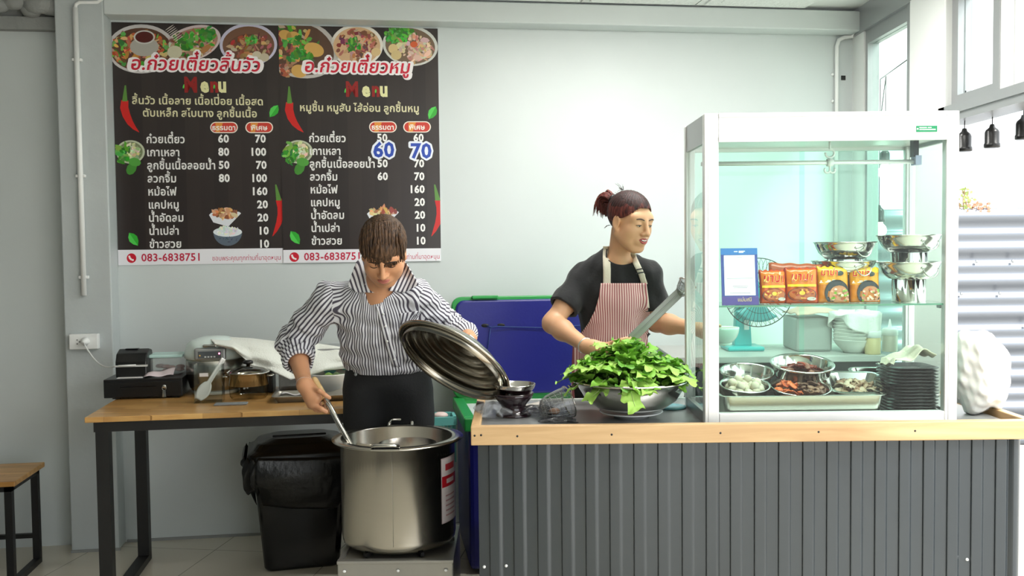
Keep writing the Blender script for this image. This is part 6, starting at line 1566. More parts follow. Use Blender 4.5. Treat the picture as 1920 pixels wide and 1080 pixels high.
from mathutils.bvhtree import BVHTree
def bvh_of(o):
    off = root_loc(o); return BVHTree.FromPolygons([v.co + off for v in o.data.vertices], [tuple(p.vertices) for p in o.data.polygons])
def onto(bvh, px, py, lift, fallY):
    d = ray(px, py).normalized(); h = bvh.ray_cast(CAM_C, d)
    if h[0] is None: return at(px, py, fallY) - d * lift
    return h[0] - d * lift
def bone_weft(bones, torso):
    """bones: (a, b, radius, ref) limbs; torso: (a, b, half width, half depth). Returns fn(corner points, face centres)"""
    def fn(P, Cn):
        best = None; out = np.zeros(len(P)); a, b, hw, hd = torso; a = np.array(a); b = np.array(b)
        ab = b - a; t = np.clip(((Cn - a) @ ab) / (ab @ ab), -.3, 1.15); ctr = a + t[:, None] * ab
        q = Cn - ctr; best = np.sqrt((q[:, 0] / hw) ** 2 + (q[:, 1] / hd) ** 2) * hd - hd
        t2 = np.clip(((P - a) @ ab) / (ab @ ab), -.3, 1.15); q2 = P - (a + t2[:, None] * ab)
        out = np.arctan2(q2[:, 0] / hw, -q2[:, 1] / hd) * hw * 1.02
        for a, b, r, ref in bones:
            a = np.array(a); b = np.array(b); ab = b - a; L = np.sqrt(ab @ ab); d = ab / L
            t = np.clip(((Cn - a) @ ab) / (ab @ ab), 0, 1); dist = np.linalg.norm(Cn - (a + t[:, None] * ab), axis=1) - r
            x = np.array(ref, float); x = x - d * (x @ d); x /= np.linalg.norm(x); y = np.cross(d, x)
            q = P - a; u = np.arctan2(q @ y, q @ x) * r
            m = dist < best; best = np.where(m, dist, best); out = np.where(m, u, out)
        return out + 5.0
    return fn

# ============================ the man at the stock pot
SKM = skin('man_skin', (206, 150, 112)); HRM = hair_mat('man_hair', (42, 29, 21), (98, 70, 47))
SHIRT = stripe_mat('striped_shirt', (232, 232, 238), (84, 80, 92), .0150, .46)
mroot = thing('person', (-.46, 3.86, 0), 'man in a striped shirt and black trousers stirring the pot and lifting its lid', 'person')
mH = at(719, 472, 3.52); mA = axes((.05, -.74, -.67), (.03, -.67, .74))
mNk = at(708, 545, 3.66); mSr, mSl = at(618, 563, 3.70), at(778, 556, 3.69)
mEr, mWr = at(552, 642, 3.80), at(572, 722, 3.575)
lid_c = at(849, 680, 3.48); lid_n = V3((-.54 * .86, -.5, -.84 * .86)).normalized()
knob = lid_c - lid_n * .125
mEl, mWl = at(836, 612, 3.93), knob + V3((-.012, .115, -.012))
mPel = V3((at(727, 720, 3.86).x, 3.86, .90)); mWst = at(727, 690, 3.86)
FmB = Field((-.97, 3.30, 0), (-.02, 4.08, 1.60), .0033)
P = head_prims(FmB, mH, mA)
FmB.cap(tuple(P(0, -.035, -.05)), tuple(mNk), .052, .054, .03); FmB.cap(tuple(P(0, .02, -.07)), tuple(mNk + V3((0, -.02, .0))), .03, .04, .02)
FmB.cap(tuple(mNk + V3((0, .01, -.03))), tuple(mNk.lerp(mWst, .4) + V3((0, .03, 0))), .062, .082, .04); FmB.cap(tuple(mNk.lerp(mWst, .4) + V3((0, .03, 0))), tuple(mPel + V3((0, .02, 0))), .082, .085, .04)
FmB.cap(tuple(mSr), tuple(mNk + V3((0, .02, -.03))), .046, .046, .03); FmB.cap(tuple(mSl), tuple(mNk + V3((0, .02, -.03))), .046, .046, .03)
arm(FmB, mSr, mEr, mWr); arm(FmB, mSl, mEl, mWl)
for s in (-1, 1):
    hip = mPel + V3((s * .085, 0, -.02)); kn = V3((hip.x + s * .01, 3.85, .48)); an = V3((hip.x + s * .02, 3.90, .09))
    FmB.chain([tuple(hip), tuple(kn), tuple(an), tuple(an + V3((s * .02, -.14, -.05)))], [.08, .052, .036, .03], .03)
# right hand round the ladle handle
lA, lB = at(588, 708, 3.605), at(664, 846, 3.455); ld_ = (lB - lA).normalized()
g = lambda px, py, Y: at(px, py, Y)
FmB.chain([tuple(mWr), tuple(g(584, 742, 3.56)), tuple(g(588, 757, 3.552))], [.026, .026, .019], .02)
FmB.cap(tuple(mWr), tuple(g(595, 746, 3.545)), .024, .017, .02); FmB.cap(tuple(g(580, 733, 3.575)), tuple(g(584, 758, 3.575)), .022, .018, .02)
fingers(FmB, [
    [g(586, 729, 3.55), g(599, 733, 3.528), g(610, 741, 3.520), g(618, 746, 3.520)],
    [g(590, 760, 3.545), g(603, 767, 3.532), g(612, 772, 3.535), g(615, 768, 3.552)],
    [g(586, 760, 3.560), g(598, 769, 3.558), g(607, 769, 3.572), g(608, 761, 3.580)],
    [g(582, 758, 3.575), g(592, 768, 3.580), g(600, 765, 3.594), g(601, 756, 3.598)],
    [g(578, 754, 3.588), g(585, 763, 3.596), g(593, 759, 3.608), g(595, 751, 3.608)]], .0088)
# left hand on the lid's knob
lx = lid_n.cross(V3((0, 0, 1))).normalized(); ly = lid_n.cross(lx)
pc_ = knob + V3((-.008, .035, -.012)); FmB.chain([tuple(mWl), tuple(pc_)], [.027, .022], .02); FmB.ell(tuple(pc_), (.036, .034, .022), .02)
for k in range(4):
    o_ = lx * (-.027 + .018 * k); FmB.chain([tuple(pc_ + o_ * .8), tuple(pc_ + o_ - ly * .034 + lid_n * .004), tuple(pc_ + o_ - ly * .040 + lid_n * .024), tuple(pc_ + o_ * .7 - ly * .024 + lid_n * .036)], [.0095, .009, .0082, .0075], .004)
FmB.chain([tuple(pc_ + lx * -.02), tuple(pc_ - lx * .034 + ly * .02 + lid_n * .012), tuple(pc_ - lx * .018 + ly * .026 + lid_n * .032)], [.011, .0098, .0085], .005)
mbody = FmB.build('body', SKM, parent=mroot, smooth=1)
msf = surf_of(P, mbody); lips(P, msf, mbody, mat('man_lips', (176, 104, 92), rough=.45), None, .001, .022)
BRM = mat('dark_brow', (40, 28, 24), rough=.7); brows_lashes(P, msf, mbody, BRM, .003)
# hair: cap over the skull with a fringe falling over the brow
def hair_field(c, A, lo, hi, h, zmin, r=(.088, .106, .096), cc=(0, -.018, .034), strands=.0022, seed=0):
    Fh = Field(lo, hi, h); Fh.ell(tuple(V3(c) + A @ V3(cc)), r, 0, np.array(A)); Ai = np.array(A).T; c0 = np.array(c)
    def loc(x, y, z):
        d = [x - c0[0], y - c0[1], z - c0[2]]; return [Ai[i, 0] * d[0] + Ai[i, 1] * d[1] + Ai[i, 2] * d[2] for i in range(3)]
    def st(x, y, z):
        q = loc(x, y, z); th = np.arctan2(q[0], q[1] + .02); return strands * (np.sin(th * 34 + 60 * q[2]) * .6 + np.sin(th * 61 - 40 * q[2] + 1) * .4)
    Fh.op(st, Fh.lo, Fh.lo + Fh.n * Fh.h, 0, 'add')
    def cut(x, y, z):
        q = loc(x, y, z); return zmin(q[0], q[1]) - q[2]
    Fh.op(cut, Fh.lo, Fh.lo + Fh.n * Fh.h, .006, 's') if False else Fh.op(cut, Fh.lo, Fh.lo + Fh.n * Fh.h, 0, 'i'); return Fh
def zm(x, y):
    sm = lambda t: np.clip(t, 0, 1) ** 2 * (3 - 2 * np.clip(t, 0, 1))
    front = .014 + .026 * sm((x + .004) / .06) - .006 * np.sin(x * 170) * .5
    side = -.030 + .0 * x; back = -.095 + 0 * x
    t1 = sm((y - .010) / .035); t2 = sm((y + .055) / .03)
    return back * (1 - t2) + t2 * (side * (1 - t1) + front * t1)
Fh = hair_field(mH, mA, tuple(mH - V3((.14, .15, .15))), tuple(mH + V3((.14, .15, .15))), .0028, zm, r=(.087, .108, .096))
Fh.build('hair', HRM, parent=mroot, smooth=1)
# fringe locks and crown tufts as tapering strands
S = MB(); rh = random.Random(4)
for k in range(80):
    x = -.070 + .140 * rh.random(); l = .046 + .02 * rh.random(); z1_ = float(zm(np.array(x), np.array(.09)))
    a_ = x / .085; pts = []
    for j in range(6):
        t_ = j / 5; ang = 1.85 - t_ * 1.75; q_ = math.sqrt(max(.05, 1 - (x / .090) ** 2)); yy = -.018 + .110 * math.cos(ang) * q_; zz = .034 + .098 * math.sin(ang) * q_
        if t_ > .6: zz = min(zz, z1_ + .026 - .031 * (t_ - .6) / .4)
        e_ = .93 + .105 * min(1, t_ * 1.5); pts.append(P(x * (1 + .05 * t_) * e_ + .006 * math.sin(3 * t_ + k), -.018 + (yy + .018) * e_, .034 + (zz - .034) * e_))
    S.tube(pts, [.0022, .0034, .0036, .0034, .0026, .0010], 6)
S.build('fringe', HRM, parent=mroot)
# striped shirt: body and both sleeves in one cloth, folds in the field
cuffR = mEr.lerp(mWr, .50); cuffL = mEl.lerp(mWl, .92)
Fs = Field((-.97, 3.44, .86), (-.02, 4.08, 1.46), .0033)
chest = mNk.lerp(mWst, .30)
M2 = np.eye(3)
tilt_ = (mNk - mWst).normalized(); TX = Matrix((V3((1, 0, 0)), tilt_.cross(V3((1, 0, 0))), tilt_)).transposed(); TXn = np.array(TX)
Fs.ell(tuple(mNk.lerp(mWst, .40) + V3((.0, .02, 0))), (.176, .122, .20), .03, TXn); Fs.ell(tuple(mNk.lerp(mWst, .75) + V3((0, .01, 0))), (.170, .124, .17), .06, TXn)
Fs.ell(tuple(mWst + V3((0, .0, .035))), (.170, .130, .06), .05)
Fs.cap(tuple(mSr), tuple(mNk + V3((-.01, .02, -.02))), .062, .064, .05); Fs.cap(tuple(mSl), tuple(mNk + V3((.01, .02, -.02))), .062, .064, .05)
Fs.chain([tuple(mSr), tuple(mSr.lerp(mEr, .55)), tuple(mEr), tuple(cuffR)], [.068, .064, .062, .052], .03)
Fs.chain([tuple(mSl), tuple(mSl.lerp(mEl, .55)), tuple(mEl), tuple(cuffL)], [.068, .062, .058, .046], .03)
Fs.cap(tuple(cuffR + (cuffR - mWr).normalized() * .035), tuple(cuffR), .058, .058, .006)
Fs.noise(.0042, 34, 5); Fs.noise(.0024, 62, 2)
def limb_rings(F_, a, b, amp, per):
    a = np.array(a); b = np.array(b); ab = b - a; L = np.sqrt(ab @ ab)
    def fn(x, y, z):
        t = ((x - a[0]) * ab[0] + (y - a[1]) * ab[1] + (z - a[2]) * ab[2]) / L; r = np.sqrt(np.maximum((x - a[0]) ** 2 + (y - a[1]) ** 2 + (z - a[2]) ** 2 - t * t, 0))
        w = np.clip((t + .02) / .04, 0, 1) * np.clip((L + .02 - t) / .04, 0, 1) * np.clip((.10 - r) / .02, 0, 1)
        return amp * w * np.sin(6.283 * t / per + 40 * (x - a[0]) + 25 * (z - a[2]))
    m = .12; F_.op(fn, np.minimum(a, b) - m, np.maximum(a, b) + m, 0, 'add')
limb_rings(Fs, mSr.lerp(mEr, .5), mEr, .0045, .045); limb_rings(Fs, mSl.lerp(mEl, .4), mEl, .0045, .04); limb_rings(Fs, mEl, cuffL, .004, .03); limb_rings(Fs, mEr, cuffR, .0045, .03)
# hem tucked in at the waist, sleeves open at the cuffs, neck opening
zw = mWst.z - .012
Fs.op(lambda x, y, z: np.where((x > mEr.x + .13) & (x < mWl.x - .03), zw - z, -1.0 + 0 * z), Fs.lo, Fs.lo + Fs.n * Fs.h, 0, 'i')
def cutplane(F_, p, n, rad):
    p = np.array(p); n = np.array(n); 
    F_.op(lambda x, y, z: np.where((x - p[0]) ** 2 + (y - p[1]) ** 2 + (z - p[2]) ** 2 < rad * rad, (x - p[0]) * n[0] + (y - p[1]) * n[1] + (z - p[2]) * n[2], -1.0), p - rad, p + rad, 0, 'i')
cutplane(Fs, cuffR, (cuffR - mEr).normalized(), .085)
Fs.cap(tuple(cuffR - (cuffR - mEr).normalized() * .02), tuple(cuffR + (cuffR - mEr).normalized() * .05), .044, .044, 0, 's')
Fs.cap(tuple(mNk + V3((0, -.01, .0))), tuple(P(0, -.01, -.09)), .060, .062, .006, 's')
Fs.cap(tuple(mNk + V3((0.0, -.075, -.035))), tuple(P(0, .01, -.09)), .020, .050, .008, 's')
wf = bone_weft([(mSr, mEr, .066, (0, -1, .3)), (mEr, cuffR, .06, (0, -1, .3)), (mSl, mEl, .066, (0, -1, .3)), (mEl, cuffL, .055, (0, -1, .3))], (mPel, mNk, .165, .125))
shirt = Fs.build('shirt', SHIRT, parent=mroot, weft_fn=wf, smooth=1)
sb = bvh_of(shirt)
# collar: a stand round the neck and two pointed leaves lying on the shirt
base_ = mNk + V3((0, -.006, .010)); ax_ = (P(0, -.03, -.06) - mNk).normalized()
def stand(u, v):
    a_ = math.radians(-90 + 40 + 280 * u); rad = .064 + .006 * (1 - v); return base_ + V3((rad * math.cos(a_), rad * math.sin(a_), 0)) + ax_ * (.036 * v - .012)
S = MB(); S.grid(stand, 40, 4); co = S.build('collar', SHIRT, parent=shirt, solid=.003)
set_weft(co, lambda p: 5 + math.atan2(p.x - mNk.x, -(p.y - mNk.y)) * .085)
def leafc(inner, outer, name):
    def f(u, v):
        (xa, ya), (xb, yb) = lerp_(inner, u), lerp_(outer, u); x, y = xa + (xb - xa) * v, ya + (yb - ya) * v
        d = ray(x, y).normalized(); h = sb.ray_cast(CAM_C, d)[0]; lim = 3.60 + .10 * (1 - v) * (1 - u)
        p = h if h is not None and h.y < lim + .02 else at(x, y, lim)
        return p - d * (.006 + .010 * (1 - v))
    S = MB(); S.grid(smooth_grid(f, 12, 10, 3), 12, 10); o = S.build(name, SHIRT, parent=shirt, solid=.003); return o
def smooth_grid(fn, nu, nv, it):
    Pg = [[fn(i / nu, j / nv) for i in range(nu + 1)] for j in range(nv + 1)]
    for _ in range(it):
        Y = [[p.y for p in r] for r in Pg]
        for j in range(nv + 1):
            for i in range(nu + 1):
                n_ = [Y[jj][ii] for jj, ii in ((j - 1, i), (j + 1, i), (j, i - 1), (j, i + 1)) if 0 <= jj <= nv and 0 <= ii <= nu]
                Pg[j][i].y = min(Pg[j][i].y + .001, .5 * Y[j][i] + .5 * sum(n_) / len(n_))
    return lambda u, v: Pg[round(v * nv)][round(u * nu)]
c1_ = leafc([(681, 478), (690, 500), (699, 522), (709, 549)], [(668, 492), (660, 512), (652, 536), (668, 548)], 'collar_leaf')
set_weft(c1_, lambda p: 5 + (p.x * .93 + p.z * .30))
c2_ = leafc([(752, 486), (750, 502), (742, 520), (728, 545)], [(762, 494), (774, 514), (786, 534), (758, 549)], 'collar_leaf')
set_weft(c2_, lambda p: 5 + (p.x * .93 - p.z * .45))
# placket with buttons and chest pocket follow the cloth
pl_ = [(706, 560), (716, 590), (722, 620), (731, 655), (744, 688)]
def plk(u, v):
    x, y = lerp_(pl_, u); return onto(sb, x + (v - .5) * 13, y, .003, 3.75)
S = MB(); S.grid(plk, 16, 3); pk = S.build('placket', SHIRT, parent=shirt, solid=.0015)
w0 = {}
set_weft(pk, lambda p: 5 + .0149 * ((p.x * CAM_F.y / max(p.y, .1)) * 1800 + 960 - (706 + (p.z * -1 + 1.27) * 118)) / 7.2)
for x, y in ((719, 589), (723, 612), (726, 640), (740, 674)):
    p = onto(sb, x, y, .006, 3.75); S = MB(); S.lathe([(0, 0), (.0045, 0), (.0045, .002), (0, .0025)], 12, c=p, M=frame_to((0, -1, 0))); S.build('button', WPVC, parent=shirt)
S = MB(); S.grid(lambda u, v: onto(sb, 750 + 34 * u + 2 * v, 588 + 38 * v - 5 * u - (3 * (1 - abs(2 * u - 1)) if v == 1 else 0), .0028, 3.74), 10, 8); pkt = S.build('pocket', SHIRT, parent=shirt, solid=.0014)
set_weft(pkt, lambda p: 5.004 + math.atan2((p.x - mPel.lerp(mNk, .7).x) / .165, -(p.y - mPel.lerp(mNk, .7).y) / .125) * .168)
# trousers, shoes, bracelet
BLK = mat('black_trousers', (24, 25, 28), rough=.75, bump=.15, bscale=120)
Ft = Field((-.80, 3.60, .04), (-.12, 4.08, 1.0), .005)
Ft.ell(tuple(mPel + V3((0, .02, .0))), (.175, .125, .14), .03); Ft.cap(tuple(mPel + V3((-.04, .01, .05))), tuple(mPel + V3((.04, .01, .05))), .122, .122, .04)
for s in (-1, 1):
    hip = mPel + V3((s * .088, 0, -.04)); kn = V3((hip.x + s * .01, 3.85, .48)); an = V3((hip.x + s * .02, 3.90, .08)); Ft.chain([tuple(hip), tuple(kn), tuple(an)], [.098, .075, .062], .03)
Ft.noise(.004, 26, 4); Ft.op(lambda x, y, z: z - (mWst.z + .004) + 0 * x + 0 * y, Ft.lo, Ft.lo + Ft.n * Ft.h, 0, 'i'); Ft.op(lambda x, y, z: .06 - z + 0 * x + 0 * y, Ft.lo, Ft.lo + Ft.n * Ft.h, 0, 'i')
tro = Ft.build('trousers', BLK, parent=mroot, smooth=1)
tv = bvh_of(tro); p = onto(tv, 667, 702, .004, 3.75); S = MB(); S.lathe([(0, 0), (.007, 0), (.006, .003), (0, .003)], 14, c=p, M=frame_to((-.3, -1, 0))); S.build('trouser_button', GREYAL, parent=tro)
for s in (-1, 1):
    x = mPel.x + s * .118; Ff = Field((x - .08, 3.62, 0), (x + .08, 4.0, .13), .005); Ff.cap((x, 3.90, .045), (x + s * .01, 3.72, .035), .042, .038, .03); Ff.op(lambda x_, y, z: .001 - z + 0 * x_ + 0 * y, Ff.lo, Ff.lo + Ff.n * Ff.h, 0, 'i'); Ff.build('shoe', BLACKP, parent=mroot)
wd = (mWr - mEr).normalized(); Mw = frame_to(wd); wc = mWr - wd * .006
S = MB(); S.tube([wc + Mw @ V3((.031 * math.cos(t_), .031 * math.sin(t_), .003 * math.sin(2 * t_))) for t_ in [6.283 * k / 30 for k in range(30)]], .0022, 8, close=True); S.build('bracelet', mat('white_bead', (230, 226, 222), rough=.35), parent=mroot)

# the ladle in his hand
lw = lA + ld_ * (.105)
ldl = thing('ladle', lA, 'long steel ladle with wooden handle, held by the man and dipped into the pot', 'ladle')
S = MB(); S.tube([lA, lA + ld_ * .008, lA + ld_ * .05, lw - ld_ * .03, lw], [.007, .0115, .0125, .013, .0115], 14); S.build('handle', HANDW, parent=ldl)
S = MB(); S.tube([lw - ld_ * .004, lw + ld_ * .02, lB, lB + ld_ * .03 + V3((.01, .03, -.01))], [.0125, .011, .0095, .009], 14); S.build('shaft', STEEL, parent=ldl)
S = MB(); S.lathe([(0, 0), (.03, .004), (.048, .02), (.054, .036), (.051, .036), (.045, .021), (.028, .007), (0, .004)], 28, c=lB + ld_ * .06 + V3((.03, .07, -.03))); S.build('ladle_cup', STEEL, parent=ldl)
# the pot lid in his other hand: domed, stepped rings, rolled rim; inside towards the pot
LIDST = mat('lid_steel', (176, 170, 158), rough=.2, metal=1, var=.06, vscale=5)
ML = frame_to(-lid_n, (1, 0, 0)); lr = .226
lidt = thing('pot_lid', lid_c, 'domed steel pot lid held up by the man, inside facing the viewer', 'lid')
prof = [(lr, .0), (lr + .006, .003), (lr + .007, .009), (lr + .002, .013), (lr - .006, .016), (.198, .030), (.192, .029), (.188, .036), (.162, .053), (.156, .051), (.152, .058), (.124, .072), (.118, .070), (.114, .077), (.078, .087), (.072, .085), (.068, .090), (.0, .094)]
inner = [(r - (.004 if r > .02 else 0), z - .004) for r, z in prof[4:]][::-1]
S = MB(); S.lathe(prof + inner + [(lr - .012, .006), (lr - .010, .001), (lr, 0)], 96, c=lid_c, M=ML); S.build('dome', LIDST, parent=lidt)
S = MB(); S.lathe([(lr - .026, .004), (lr - .022, -.016), (lr - .020, -.016), (lr - .017, .006)], 96, c=lid_c, M=ML); S.build('inner_flange', LIDST, parent=lidt)
S = MB(); S.tube([lid_c + ML @ V3((-.04, 0, .092)), lid_c + ML @ V3((-.036, 0, .115)), lid_c + ML @ V3((0, 0, .126)), lid_c + ML @ V3((.036, 0, .115)), lid_c + ML @ V3((.04, 0, .092))], .007, 10); S.build('knob', STEEL, parent=lidt)

# ============================ the woman behind the counter
SKW = skin('woman_skin', (220, 170, 132)); HRW = hair_mat('woman_hair', (26, 18, 18), (66, 34, 32)); HRR = hair_mat('red_brown_hair', (60, 28, 28), (120, 58, 50))
TEE = mat('black_tee', (26, 26, 29), rough=.85, bump=.12, bscale=90, sheen=.15)
wroot = thing('person', (.42, 4.03, 0), 'woman in a black tee and pink striped apron behind the counter', 'person')
wH = at(1182, 415, 3.93); wA = axes((.60, -.76, -.26), (.10, -.10, 1.0))
wNk = at(1160, 482, 3.99); wSr, wSl = at(1094, 520, 4.03), at(1216, 514, 3.99)
wEr, wWr = at(1036, 606, 3.93), at(1100, 650, 3.72)
wEl, wWl = at(1231, 604, 4.00), at(1312, 618, 3.80)
wPel = V3((at(1150, 720, 4.03).x, 4.03, .92)); wWst = V3((wPel.x, 4.03, 1.06))
FwB = Field((.12, 3.52, 0), (.98, 4.24, 1.72), .0033)
PW = head_prims(FwB, wH, wA, True)
FwB.cap(tuple(PW(0, -.038, -.05)), tuple(wNk), .043, .044, .02); FwB.cap(tuple(PW(0, -.005, -.080)), tuple(wNk + V3((.01, -.02, .0))), .026, .032, .015)
FwB.cap(tuple(wNk + V3((0, .01, -.04))), tuple(wNk.lerp(wWst, .4) + V3((0, .03, 0))), .055, .072, .03); FwB.cap(tuple(wNk.lerp(wWst, .4) + V3((0, .03, 0))), tuple(wPel + V3((0, .02, 0))), .072, .08, .04)
FwB.cap(tuple(wSr), tuple(wNk + V3((0, .02, -.045))), .040, .042, .03); FwB.cap(tuple(wSl), tuple(wNk + V3((0, .02, -.045))), .040, .042, .03)
arm(FwB, wSr, wEr, wWr, (.045, .043, .038, .025)); arm(FwB, wSl, wEl, wWl, (.045, .043, .037, .025))
for s in (-1, 1):
    hip = wPel + V3((s * .08, 0, -.02)); kn = V3((hip.x, 4.02, .48)); an = V3((hip.x, 4.05, .09)); FwB.chain([tuple(hip), tuple(kn), tuple(an), tuple(an + V3((0, -.13, -.05)))], [.08, .05, .034, .028], .03)
# right hand closing on the grip of the wire skimmer
kA, kB = at(1166, 652, 3.635), at(1280, 543, 3.60); kd = (kB - kA).normalized()
hW = [g(1112, 652, 3.70), g(1142, 652, 3.655)]
FwB.chain([tuple(wWr), tuple(hW[0]), tuple(hW[1])], [.025, .026, .020], .02); FwB.cap(tuple(hW[0]), tuple(g(1146, 661, 3.66)), .022, .017, .02)
fingers(FwB, [
    [g(1138, 646, 3.66), g(1153, 641, 3.635), g(1166, 637, 3.618), g(1176, 634, 3.615)],
    [g(1150, 652, 3.645), g(1164, 649, 3.612), g(1176, 648, 3.612), g(1180, 646, 3.630)],
    [g(1150, 657, 3.648), g(1162, 657, 3.612), g(1173, 656, 3.614), g(1176, 652, 3.632)],
    [g(1149, 662, 3.652), g(1158, 664, 3.618), g(1168, 663, 3.620), g(1170, 658, 3.636)],
    [g(1146, 666, 3.658), g(1153, 669, 3.628), g(1161, 668, 3.628), g(1163, 663, 3.640)]], .008)
# left hand cupped under a white bowl
bwl = at(1357, 624, 3.74)
lh = [g(1322, 622, 3.775)]
FwB.chain([tuple(wWl), tuple(lh[0]), tuple(g(1336, 630, 3.76))], [.025, .026, .018], .02)
fingers(FwB, [
    [g(1322, 615, 3.765), g(1332, 610, 3.735), g(1343, 610, 3.700), g(1350, 611, 3.690)],
    [g(1336, 634, 3.745), g(1347, 641, 3.735), g(1357, 644, 3.730), g(1366, 643, 3.730)],
    [g(1336, 634, 3.76), g(1347, 642, 3.752), g(1358, 645, 3.748), g(1368, 644, 3.748)],
    [g(1335, 633, 3.775), g(1346, 641, 3.770), g(1357, 644, 3.766), g(1366, 643, 3.765)],
    [g(1333, 631, 3.79), g(1343, 638, 3.788), g(1352, 641, 3.785), g(1359, 640, 3.783)]], .008)
wbody = FwB.build('body', SKW, parent=wroot, smooth=1)
wsf = surf_of(PW, wbody); lips(PW, wsf, wbody, mat('woman_lips', (178, 84, 80), rough=.4), mat('tooth', (238, 234, 226), rough=.3), .008, .023); brows_lashes(PW, wsf, wbody, mat('brown_brow', (58, 38, 32), rough=.7), .006, .0235, 1.05, True)
S = MB(); S.grid(lambda u, v: bwl + V3(((.012 + (.058 - .012) * math.sin(v * 1.57)) * math.cos(6.2832 * u), (.012 + (.058 - .012) * math.sin(v * 1.57)) * math.sin(6.2832 * u), -.040 + .062 * (1 - math.cos(v * 1.57)))), 36, 10); S.lathe([(0, -.040), (.03, -.040), (.03, -.046), (0, -.046)], 30, c=bwl); o = S.build('white_bowl', CHINA, solid=.003); tag(o, 'small white bowl held by the woman behind the case glass', 'bowl')
# hair drawn back, with a bunched tail
def zw_(x, y):
    sm = lambda t: np.clip(t, 0, 1) ** 2 * (3 - 2 * np.clip(t, 0, 1)); ax = np.abs(x)
    front = .070 - .035 * sm((ax - .022) / .05); side = .012 + 0 * x; back = -.078 + 0 * x
    t1 = sm((y - .0) / .06); t2 = sm((y + .050) / .035); return back * (1 - t2) + t2 * (side * (1 - t1) + front * t1)
Fh = hair_field(wH, wA, tuple(wH - V3((.16, .16, .16))), tuple(wH + V3((.16, .16, .16))), .0028, zw_, r=(.078, .101, .090), cc=(0, -.018, .034), strands=.0016)
Aw = np.array(wA); wc0 = np.array(wH)
def hair_face(C):
    q = (C - wc0) @ Aw; return ((q[:, 2] < .058 + .25 * q[:, 1] + .012 * np.sin(q[:, 0] * 160 + q[:, 2] * 60) + .006 * np.sin(q[:, 0] * 410)) & (q[:, 2] > -.01) & (q[:, 1] > -.075)).astype(int)
Fh.build('hair', [HRW, HRR], parent=wroot, smooth=1, face_fn=hair_face)
S = MB(); rh = random.Random(9); tie = PW(.0, -.118, .062)
S.tube([tie + wA @ V3((.020 * math.cos(t_), 0, .020 * math.sin(t_))) for t_ in [6.283 * k / 16 for k in range(16)]], .006, 8, close=True); S.build('hair_tie', BLACKP, parent=wroot)
S = MB()
for k in range(130):
    a_ = rh.uniform(0, 6.28); r_ = .018 * math.sqrt(rh.random()); o_ = wA @ V3((r_ * math.cos(a_), 0, r_ * math.sin(a_)))
    sp = rh.uniform(-.045, .045); ln = rh.uniform(.6, 1.05); up_ = rh.uniform(.0, .022)
    pts = [tie + o_ + wA @ V3((sp * t_, (-.052 * math.sin(2.3 * t_) * 1.0 - .012 * t_) , up_ * math.sin(3 * t_) + .010 * t_ - .090 * ln * t_ ** 2.2)) for t_ in (0, .2, .4, .6, .8, 1.0)]
    S.tube(pts, [.004, .0052, .005, .0042, .003, .0006], 5)
S.build('hair_tail', HRR, parent=wroot)
S = MB()
for k in range(26):
    x0_, y0_, z0_ = rh.choice([(-.02, -.10, .10), (.0, -.08, .115), (.045, -.075, -.035), (-.02, -.098, -.03), (.055, .06, .055), (-.02, -.10, .11), (.0, -.10, .08)]); d = V3((rh.uniform(-.02, .02), rh.uniform(-.035, -.005), rh.uniform(-.02, .03)))
    if z0_ < 0: d = V3((rh.uniform(-.01, .01), -.03, -.02))
    a = PW(x0_ + rh.uniform(-.01, .01), y0_, z0_); S.tube([a, a + wA @ (d * .5) + V3((0, 0, .004)), a + wA @ d], [.0009, .0008, .0003], 4)
S.build('loose_hair', HRW, parent=wroot)
# black tee
Fe = Field((.12, 3.72, .84), (.92, 4.26, 1.50), .0036)
Fe.ell(tuple(wNk.lerp(wWst, .35) + V3((-.008, .03, 0))), (.150, .108, .16), .04); Fe.cap(tuple(wNk.lerp(wWst, .55) + V3((-.035, .03, 0))), tuple(wPel + V3((-.03, .01, -.0))), .106, .112, .06); Fe.cap(tuple(wNk.lerp(wWst, .55) + V3((.035, .03, 0))), tuple(wPel + V3((.03, .01, -.0))), .106, .112, .06)
Fe.cap(tuple(wSr), tuple(wNk + V3((-.01, .02, -.035))), .052, .056, .04); Fe.cap(tuple(wSl), tuple(wNk + V3((.01, .02, -.035))), .052, .056, .04)
eR, eL = wSr.lerp(wEr, .66), wSl.lerp(wEl, .72)
Fe.cap(tuple(wSr), tuple(wSr.lerp(wEr, .9)), .053, .074, .03); Fe.cap(tuple(wSl), tuple(wSl.lerp(wEl, .95)), .056, .068, .03)
Fe.noise(.0042, 26, 9); Fe.noise(.002, 55, 3)
cutplane(Fe, eR, (wEr - wSr).normalized(), .125); cutplane(Fe, eL, (wEl - wSl).normalized(), .105)
Fe.cap(tuple(wSr.lerp(wEr, .60)), tuple(wEr), .050, .062, 0, 's'); Fe.cap(tuple(wSl.lerp(wEl, .66)), tuple(wEl), .046, .055, 0, 's')
Fe.ell(tuple(wNk + V3((.012, -.03, .005))), (.062, .070, .036), .006, None, 's'); Fe.cap(tuple(wNk + V3((0, 0, .01))), tuple(PW(0, -.03, -.05)), .050, .05, .006, 's')
Fe.op(lambda x, y, z: .87 - z + 0 * x + 0 * y, Fe.lo, Fe.lo + Fe.n * Fe.h, 0, 'i')
tee = Fe.build('tee_shirt', TEE, parent=wroot, smooth=1); eb = bvh_of(tee)
